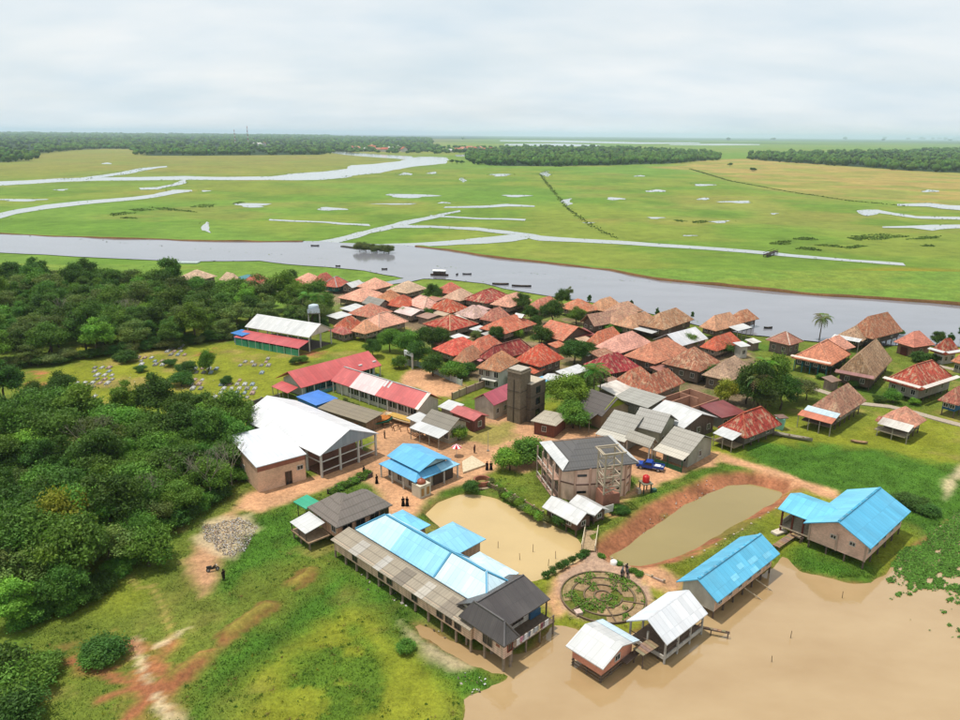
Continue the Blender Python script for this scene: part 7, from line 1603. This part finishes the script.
motorbike(622, 576, 1.2, 'left black motorbike standing at the round garden'); motorbike(627, 576.5, 1.35, 'right black motorbike standing at the round garden', S(60,30,30,.5)); motorbike(213, 571, .4, 'black motorbike standing alone in the meadow by the rubbish')
# red water tank on a stand
p = at(645, 492); T_ = empty('red_tank', (p.x, p.y, 0), .3, 'bright red water tank on a green stand by the tall bare building', 'water tank')
posts(T_, [(-.7,-.7),(.7,-.7),(-.7,.7),(.7,.7)], 1.8, S(40,80,64,.6), .16); MB().box(-.95,-.95,1.8,.95,.95,1.95).build('platform', WOOD, T_, S(150,150,130,.6))
d_ = MB(); d_.lathe([(.01,0),(.6,0),(.62,.3),(.59,.35),(.62,.7),(.59,.75),(.6,1.1),(.5,1.2),(.28,1.3),(.25,1.4),(.01,1.42)], 16, (0,0,1.95)); d_.smooth = True; d_.build('tank', PAINT, T_, S(214,36,34,.7))
MB().box(-1.6,-.4,.0,-1.0,.4,.9).build('box', PAINT, T_, S(220,200,180,.65)); MB().box(.9,-1.1,0,1.7,-.3,.8).build('barrel_box', PAINT, T_, S(60,110,90,.6))
# pale tank and white drum
p = at(779.5, 429); T_ = empty('mint_tank', (p.x, p.y, 0), .2, 'pale mint square tank with a dull lid under the big tree clump', 'tank')
MB().lathe([(.01,0),(1.0,0),(1.35,2.6),(1.3,2.75),(.01,2.78)], 4).build('body', PAINT, T_, S(160,226,206,.7)); MB().box(-1.1,-1.1,2.78,1.1,1.1,2.95).build('lid', WOOD, T_, S(150,120,110,.6))
p = at(613.5, 566); d_ = MB(); d_.lathe([(.01,0),(.5,0),(.55,.3),(.52,.8),(.35,.95),(.01,.98)], 14); d_.smooth = True
o = tag(d_.build('drum', PAINT, None, S(244,240,232,.8)), 'white drum on the grass above the round garden', 'drum'); o.location = (p.x, p.y, 0)
# boats
def hull(L, w, h, name, parent, col, m=WOOD, pointed=.5):
    n = 12; vs = []; fs = []
    for i in range(n + 1):
        s = -1 + 2 * i / n; k = max(0.03, (1 - abs(s) ** (2.2 / pointed)) ); ww = w/2 * k; up = h * .35 * s * s
        for yy, zz in ((-ww, h+up), (-ww*.8, h*.35+up*.7), (0, up*.6), (ww*.8, h*.35+up*.7), (ww, h+up), (ww*.86, h+up-.02), (0, h*.3+up*.6), (-ww*.86, h+up-.02)): vs.append((s*L/2, yy, zz))
    for i in range(n):
        for k in range(8): a, b = i*8+k, i*8+(k+1)%8; fs.append((a, b, b+8, a+8))
    fs += [tuple(range(8)), tuple(range(n*8+7, n*8-1, -1))]
    return MB().add(vs, fs).build(name, m, parent, col)
def boat(px, py, rz, L, w, label, col, cover=None, z=.3, name='boat', cargo=None):
    L *= .58 if z == .3 else 1; w *= .7 if z == .3 else 1; p = at(px, py, z); T = empty(name, (p.x, p.y, z - .12), rz, label, 'boat'); hull(L, w, .6, 'hull', T, col)
    for s in (-.3, 0, .3): MB().box(s*L-.15, -w*.36, .5, s*L+.15, w*.36, .58).build('thwart', WOOD, T, S(120,96,76,.6))
    if cover:
        posts(T, [(x, y) for x in (-L*.32, 0, L*.32) for y in (-w*.4, w*.4)], 1.9, DARKW, .1, z0=.5)
        MB().box(-L*.33, -w*.38, .62, L*.33, w*.38, 1.7).build('cabin', PLANK, T, S(96,76,66,.6))
        MB().slab([[(-L*.36,-w*.5,2.4),(L*.36,-w*.5,2.4),(L*.36,0,2.75),(-L*.36,0,2.75)],[(L*.36,w*.5,2.4),(-L*.36,w*.5,2.4),(-L*.36,0,2.75),(L*.36,0,2.75)]], .08).build('roof', METAL, T, (*cover, .1))
    return T
boat(439.5, 275.5, -.12, 14, 3.6, 'covered river boat with a white roof at the grass spit', S(90,66,56,.6), S(240,236,230,.8))
boat(500.5, 284.5, -.05, 12, 3, 'dark wooden boat moored left of the longer one', S(80,68,60,.6)); boat(521.5, 286.5, -.12, 14, 2.4, 'longer dark wooden boat moored by the river bank', S(74,64,58,.6))
boat(384.5, 269.5, .1, 4.6, 1.3, 'small dark canoe out on the river above the grass spit', S(50,44,40,.5)); boat(315, 246, .05, 8, 1.4, 'thin dark canoe by the river branch mouth', S(60,54,50,.5)); boat(457, 275, 1.2, 3.4, 1.3, 'tiny boat right of the covered river boat', S(70,74,80,.5)); boat(467, 274.5, 0, 7, 1.2, 'grey canoe far right of the covered river boat', S(110,110,110,.55)); boat(338, 266.5, 0, 4, 1.1, 'tiny dark canoe along the left river meadow', S(60,56,52,.5)); boat(768, 328.5, .05, 5, 1.3, 'dark canoe off the river lawn by the brown roofed house', S(60,58,54,.5)); boat(566, 293, .3, 4, 1.4, 'small dark boat beside the thin water edge tree', S(60,56,52,.5))
boat(789, 437, -.5, 9, 1.2, 'long pale wooden canoe lying on the lawn', S(176,166,146,.6), z=.2, name='canoe')
T_ = boat(373, 423, .52, 9, 3.6, 'orange and teal wooden boat hull on the dirt by the workshop', S(60,140,116,.6), z=.9, name='boat')
hull(8.4, 3.3, .42, 'inner_planking', T_, S(206,128,58,.65)).location = (0, 0, .48); posts(T_, [(-2,0),(2,0),(0,.6),(0,-.6)], 1.0, DARKW, .2, z0=-.8)
T_ = boat(402.5, 420, -.62, 10, 2.8, 'cream boat hull with a yellow deck standing before the school', S(232,214,180,.7), z=.7, name='boat')
MB().box(-3.6,-1.0,.6,3.6,1.0,.8).build('deck', WOOD, T_, S(216,174,92,.65)); posts(T_, [(-3,0),(3,0),(0,.5),(0,-.5)], .9, DARKW, .2, z0=-.6)
def trestle(px, py, rz, label):
    p = at(px, py); T = empty('trestle', (p.x, p.y, 0), rz, label, 'trestle'); MB().box(-.9,-.08,.95,.9,.08,1.1).build('beam', WOOD, T, S(150,104,74,.6))
    for sx in (-.75,.75):
        for sy in (-.35,.35): MB().bar((sx, sy, 0),(sx, 0, 1.0),.1).build('leg', WOOD, T, S(140,96,70,.6))
trestle(388, 428, .3, 'left wooden trestle in the boat yard'); trestle(396, 430, .9, 'middle wooden trestle in the boat yard'); trestle(404, 431, .2, 'right wooden trestle in the boat yard')
for i, (x0, y0, x1, y1) in enumerate([(408,432,424,440),(411,432,428,441),(416,433,432,441.5),(421,434,436,443)]):
    p, q = at(x0, y0, .18), at(x1, y1, .18); o = MB().tube(Vector((0,0,0)), q - p, .14, .1, 7).build('timber_log', WOOD, None, S(170,126,92,.62)); o.location = p
    tag(o, ['leftmost long timber log on the dirt before the white awning','second long timber log on the dirt before the white awning','third long timber log on the dirt before the white awning','long timber log nearest the white awning wall'][i], 'log', 'timber logs before the white awning')
p = at(859, 443, .1); o = tag(hull(3.2, .9, .4, 'skiff', None, S(186,150,116,.62)), 'small tan skiff lying on the lawn between two stilt houses', 'skiff'); o.location = p; o.rotation_euler = (0, 0, -.35)
# graves
def grave_proto():
    T = empty('grave', (0, 0, 0)); MB().box(-.55,-1.15,0,.55,1.15,.3).build('slab', CONC, T, WHITEW); MB().box(-.42,-1.0,.3,.42,1.0,.42).build('top', CONC, T, S(236,236,232,.75))
    for y in (-.95, .95): MB().add([(-.12,y-.05,.42),(.12,y-.05,.42),(.12,y-.05,.58),(0,y-.05,.66),(-.12,y-.05,.58),(-.12,y+.05,.42),(.12,y+.05,.42),(.12,y+.05,.58),(0,y+.05,.66),(-.12,y+.05,.58)], [(0,1,2,3,4),(9,8,7,6,5)]+[(i,5+i,5+(i+1)%5,(i+1)%5) for i in range(5)]).build('headstone', CONC, T, S(244,244,240,.8))
    return T
G0 = grave_proto(); first = True
GL = [((80,396),(12,12),22,'white grave in the left cluster beside the dark trees'),((101,375),(9,8),14,'grave in the left rear cluster by the red soil'),((236,390),(16,8),22,'white grave in the right cluster near the hall wall'),((176,350),(8,7),13,'white grave in the back cluster at the foot of the back wood'),((201,370.5),(10,2.6),8,'grave in the row left of the lone slim tree'),((256,366),(14,7),9,'scattered grave on the grass between hall and school'),((152,362),(14,5),9,'grave scattered among the graveyard bushes'),((200,386),(8,5),6,'grave under the lone slim tree')]
rg = random.Random(9)
for (cx, cy), (rx_, ry_), n, lab in GL:
    for i in range(n):
        for _ in range(20):
            px, py = cx + rg.uniform(-rx_, rx_), cy + rg.uniform(-ry_, ry_); p = at(px, py); p.x = round(p.x / 1.9) * 1.9 + .35 * (round(p.y / 3.1) % 2); p.y = round(p.y / 3.1) * 3.1
            if all((p.x - o.location.x) ** 2 + (p.y - o.location.y) ** 2 > 2.6 for o in COL.objects if o.name.startswith('grave')): break
        T = G0 if first else copy_tree(G0); first = False
        T.location = (p.x, p.y, -.05); T.rotation_euler = (0, 0, .12 + rg.uniform(-.07, .07)); sc = rg.uniform(.7, 1.05); T.scale = (sc, sc, sc)
        c = rg.choice([(232,230,222),(240,240,236),(206,200,192),(190,206,214),(222,190,176),(180,176,168)])
        for ch in T.children: ch.color = (*S(*c, .44), .5)
        tag(T, lab, 'grave', 'graves: ' + lab)
# rubbish heap
def rubbish(P, n, label, seed, smin=.12, smax=.5):
    rng = np.random.default_rng(seed); xs = [p[0] for p in P]; ys = [p[1] for p in P]; X = rng.uniform(min(xs), max(xs), n * 3); Y = rng.uniform(min(ys), max(ys), n * 3); m = sdist(P, X, Y) + (fbm(X, Y, 3, 3, seed) - .5) * 5 > 0; X, Y = X[m][:n], Y[m][:n]; k = len(X)
    pal = np.array([S(*c, .5) for c in ((232,226,218),(206,196,184),(150,134,120),(96,84,76),(240,240,240),(176,150,130),(120,110,140),(200,120,110),(90,110,100))])
    P3 = np.stack([X, Y, near_height(X, Y) + rng.uniform(.02, .14, k)], 1); sh = pal[rng.choice(9, k, p=[.2,.2,.18,.16,.1,.1,.02,.02,.02])]
    co, q, c_ = leaf_quads(P3, np.tile([0, 0, 1.2], (k, 1)), (smin + smax) / 2 * .55, sh, rng, .7); me = np_mesh('rubbish', co, q, c_, 'tint'); me.materials.append(TUFT)
    tag(link_mesh('rubbish', me), label, 'rubbish', kind='stuff')
rubbish(W([(203,525),(226,517),(256,516),(256,532),(240,553),(232,562),(216,552)]), 3000, 'heap of pale rubbish spread at the end of the dirt road', 3, .06, .30)
rubbish(W([(362,575),(392,590),(432,615),(452,632),(440,640),(405,615),(372,592)]), 90, 'bits of litter along the foot of the long stilt building', 5, .2, .6)
rubbish(W([(455,668),(490,690),(512,694),(505,705),(480,700),(456,680)]), 40, 'litter in the weeds below the dark roofed house', 6, .2, .5)
rubbish(W([(640,520),(690,492),(720,480),(735,484),(690,506),(650,530)]), 160, 'pale stones on the red bank of the olive pond', 7, .15, .35)
rubbish(W([(30,400),(80,380),(110,372),(240,380),(250,396),(120,405)]), 120, 'scraps lying in the graveyard grass', 8, .15, .4)
for i, (px, py) in enumerate([(520,560),(533,552),(548,566),(556,559),(498,548),(790,640),(772,664),(842,600)]):
    p = at(px, py, -.7); o = MB().tube((0,0,-.8),(.1*(i%3-1),.1,1.1+.2*(i%2)),.05,.035,6).build('stick', WOOD, None, S(110,90,70,.55)); o.location = p
    tag(o, ['stick leaning in the tan pond nearest the long blue roof','second stick in the tan pond','stick near the lower rim of the tan pond','stick beside the row of clipped shrubs in the pond','stick in the left part of the tan pond','stick out on the muddy water below the long blue roof','lower stick out on the muddy water','stick in the muddy water below the wide blue roof'][i], 'stick')
# people
def body_mesh(name, skirt):
    J = [((0,0,.92),.13),((0,0,1.12),.135),((0,0,1.32),.15),((0,0,1.44),.07),((0,.01,1.52),.055),((0,.02,1.60),.095),((0,.01,1.70),.085)]
    E = [(i, i + 1) for i in range(6)]
    for s in (-1, 1):
        b = len(J); J += [((s*.18,0,1.39),.065),((s*.25,.01,1.12),.048),((s*.27,.08,.88),.036),((s*.27,.11,.78),.03)]; E += [(2, b), (b, b+1), (b+1, b+2), (b+2, b+3)]
        b = len(J); J += [((s*.09,0,.84),.10),((s*.10,.02,.48),.07),((s*.11,-.02,.09),.045),((s*.12,.13,.04),.04)]; E += [(0, b), (b, b+1), (b+1, b+2), (b+2, b+3)]
    me = bpy.data.meshes.new(name); me.from_pydata([j[0] for j in J], E, []); o = bpy.data.objects.new(name, me); COL.objects.link(o)
    o.modifiers.new('skin', 'SKIN')
    for i, j in enumerate(J):
        v = me.skin_vertices[0].data[i]; v.radius = (j[1], j[1])
    me.skin_vertices[0].data[0].use_root = True
    sm = o.modifiers.new('sub', 'SUBSURF'); sm.levels = 1; sm.render_levels = 1
    dg = bpy.context.evaluated_depsgraph_get(); r = bpy.data.meshes.new_from_object(o.evaluated_get(dg)); r.name = name
    bpy.data.objects.remove(o); r.materials.clear(); r.materials.append(SKIN); r.polygons.foreach_set('use_smooth', [True] * len(r.polygons)); return r
BODY = body_mesh('body', False)
def sh(prof, n=14, sy=.72):
    mb = MB(); mb.lathe(prof, n, sy=sy); mb.smooth = True; return mb
def person(px, py, rz, label, top, bottom, robe=False, scarf=None):
    p = at(px, py); T = empty('person', (p.x, p.y, .0), rz, label, 'person'); link_mesh('body', BODY, T, S(150,104,76,.6))
    sh([(.15,.9),(.19,1.0),(.18,1.2),(.21,1.34),(.17,1.43),(.08,1.47)]).build('shirt', CLOTH, T, top)
    for s in (-1, 1): MB().tube((s*.2,0,1.39),(s*.255,.015,1.14),.085,.07,9).build('sleeve', CLOTH, T, top)
    if robe: sh([(.34,.08),(.28,.5),(.2,.9),(.17,1.02)], 16, .85).build('skirt', CLOTH, T, bottom)
    else:
        for s in (-1, 1): MB().tube((s*.095,.005,.92),(s*.11,0,.12),.125,.08,9).build('trouser_leg', CLOTH, T, bottom)
        sh([(.17,.84),(.19,.95),(.16,1.0)]).build('trousers', CLOTH, T, bottom)
    hd = sh([(.10,1.56),(.115,1.64),(.11,1.72),(.07,1.79),(.01,1.81)], 12, 1.0).build('headscarf' if scarf else 'hair', CLOTH, T, scarf or (.012,.01,.009)); hd.location = (0, -.015, 0)
    for s in (-1, 1): MB().lathe([(.001,-.012),(.014,0),(.001,.012)], 6, (s*.036,.113,1.645)).build('eye', PAINT, T, (.02,.02,.02))
    MB().add([(-.018,.112,1.61),(.018,.112,1.61),(0,.14,1.612),(0,.112,1.655)], [(0,1,2),(0,2,3),(2,1,3)]).build('nose', SKIN, T, S(150,104,76,.6)); MB().box(-.025,.105,1.575,.025,.117,1.583).build('mouth', SKIN, T, S(120,60,54,.6))
PPL = [(384.7,438.5,2,'person in dark clothes standing on the dirt by the boats',(30,32,40),(24,24,30),0,0),(364,474.5,1,'person in dark clothes beside the low garden wall',(40,36,36),(26,26,30),0,0),(376.8,483.5,4,'person in black near the corner of the prayer house',(24,24,26),(30,26,26),1,(26,24,26)),(403.2,506,.3,'left of two people in black robes on the pond path',(22,22,26),(20,20,24),1,(30,28,30)),(407.2,506,5.9,'right of two people in black robes on the pond path',(26,22,24),(22,22,24),1,(24,22,24)),(474.5,453,1,'person in a dark red top by the terrace corner',(90,36,40),(34,30,40),0,0),(487,470,2.8,'left of two people walking below the round trees',(40,30,34),(30,26,30),1,(90,40,46)),(491,470,3.2,'right of two people walking below the round trees',(30,30,36),(26,26,30),1,(30,28,32)),(376,449,2,'person standing inside the open front of the white hall',(70,40,40),(34,34,40),0,0),(626.5,574.2,2,'person beside the black motorbikes at the round garden',(50,48,54),(150,120,110),0,0),(224,580,1,'person in dark clothes in the meadow below the motorbike',(50,44,40),(60,50,44),0,0),(731,440,.5,'person at the porch of the small mottled red stilt house',(30,30,34),(40,40,46),0,0)]
for px, py, rz, lab, c1, c2, robe, sc in PPL: person(px, py, rz, lab, S(*c1,.6), S(*c2,.6), bool(robe), S(*sc,.6) if sc else None)
# paths
def ribbon(name, line, w, m, z, label, color=None):
    P = [at(*p) for p in line]; mb = MB(); vs = []
    for i, p in enumerate(P):
        t = (P[min(i+1,len(P)-1)] - P[max(i-1,0)]).normalized(); n_ = Vector((-t.y, t.x, 0)); vs += [p - n_*w/2, p + n_*w/2]
    mb.slab([[vs[2*i], vs[2*i+2], vs[2*i+3], vs[2*i+1]] for i in range(len(P)-1)], .3); o = mb.build(name, m, None, color); o.location.z = z
    return tag(o, label, 'path', kind='structure')
ribbon('path', [(768,369),(790,381),(820,391),(845,399),(862,404),(890,407),(915,413),(940,420),(985,432)], 2.2, CONC, .16, 'concrete path through the stilt houses on the right', S(196,180,160,.64))
ribbon('path', [(934,365),(950,369),(985,377)], 2.2, CONC, .16, 'concrete path behind the red stilt house at the right edge', S(200,186,166,.64))
ribbon('path', [(265,413),(240,420),(222,424),(200,430)], 1.6, CONC, .1, 'pale path along the graveyard wall', S(200,178,150,.64))
# far village, masts
FV = [(350,150,0),(357,150.5,1),(365,151,2),(372,150.2,0),(378,151.5,1),(385,151.8,0),(391,150.8,2),(397,152,1),(404,152,0),(398,149.5,2),(384,149.2,2),(372,148.2,1),(450,152.4,2),(458,152.2,0),(463,151.8,1),(468,151.6,0),(474,151.4,0),(480,151,1),(486,151.2,0),(492,150.8,0),(470,149.6,1),(482,149.2,0),(254,145.6,2),(259,146,2),(264,145.8,0)]
def far_house():
    T = empty('far_house', (0,0,0)); walls(T, 13, 9, 0, 5, PLASTER, WHITEW, 'x', 3.5, .5); MB().slab(hip_faces(13, 9, 5, 3.5, 'x', 0)[0], .3).build('roof', CLAY, T, TILE_RED)
    return T
FH = far_house(); rv = random.Random(3)
for i, (px, py, k) in enumerate(FV):
    T = FH if i == 0 else copy_tree(FH); p = at(px, py); T.location = p; T.rotation_euler = (0, 0, rv.uniform(0, 3)); s = rv.uniform(1.5, 2.4); T.scale = (s, s, s * .9)
    c = [S(206,110,84), S(226,160,130), S(240,238,234,.8)][k]
    for ch in T.children:
        if ch.name.startswith('roof'): ch.color = (*c, .2)
    grp = 'left far village' if px < 440 and px > 300 else ('right far village' if px > 440 else 'houses by the masts')
    tag(T, ['red roofed','pink roofed','white roofed'][k] + ' house of the ' + {'left far village': 'far village left on the channel bend','right far village': 'far village before the middle wood','houses by the masts': 'few buildings at the foot of the masts'}[grp], 'house', grp + ' ' + ['red','pink','white'][k])
def mast(px, py, h, label):
    p = at(px, py); T = empty('radio_mast', (p.x, p.y, 0), .3, label, 'mast'); n = 10
    for k in range(n):
        mb = MB(); z0, z1 = h*k/n, h*(k+1)/n; w0, w1 = 3.2*(1-.7*k/n), 3.2*(1-.7*(k+1)/n)
        cs = [(-1,-1),(1,-1),(1,1),(-1,1)]
        for i in range(4):
            a, b = cs[i], cs[(i+1)%4]; mb.bar((a[0]*w0/2,a[1]*w0/2,z0),(a[0]*w1/2,a[1]*w1/2,z1),1.1); mb.bar((a[0]*w0/2,a[1]*w0/2,z0),(b[0]*w1/2,b[1]*w1/2,z1),.7)
        mb.build('lattice_section', PAINT, T, S(200,60,50,.6) if k % 2 else S(240,240,240,.75))
    MB().tube((0,0,h),(0,0,h+9),.3,.15,6).build('antenna', PAINT, T, S(220,220,220,.7))
mast(248.5, 146, 88, 'taller red and white radio mast on the horizon'); mast(235.5, 146, 72, 'shorter radio mast left of the taller one')
p = at(770.5, 255, .16); T_ = empty('timber_bridge', (p.x, p.y, .1), .9, 'small dark timber bridge across the long creek', 'bridge'); MB().box(-9,-1.2,1.0,9,1.2,1.3).build('deck', WOOD, T_, S(74,64,56,.5)); posts(T_, [(x,y) for x in (-8,-3,3,8) for y in (-1,1)], 2.4, DARKW, .3, z0=-.8)
for y in (-1.1,1.1): MB().bar((-9,y,2.2),(9,y,2.2),.2).build('rail', WOOD, T_, S(84,72,62,.5))
p = at(184, 262.5, .3); o = tag(MB().box(-7,-2.2,0,7,2.2,.5).build('raft', WOOD, None, S(200,214,210,.65)), 'pale raft moored at the left river meadow', 'raft'); o.location = (p.x, p.y, .05)
# ------------------------------------------------------------------ haze
hz = MB().box(-38000, -7000, -3.0, 38000, 38000, 150.0)
hm = bpy.data.materials.new('haze'); hm.use_nodes = True
t = hm.node_tree; t.nodes.clear()
ho = N(t, 'ShaderNodeOutputMaterial'); hv = N(t, 'ShaderNodeVolumePrincipled')
hv.inputs['Color'].default_value = (0.70, 0.86, 1.0, 1); hv.inputs['Density'].default_value = 0.00006
hv.inputs['Anisotropy'].default_value = 0.2
t.links.new(hv.outputs[0], ho.inputs['Volume'])
ho_ = hz.build('haze', hm); tag(ho_, 'thin pale air haze over the whole plain', 'haze', kind='stuff')
ho_.display_type = 'WIRE'
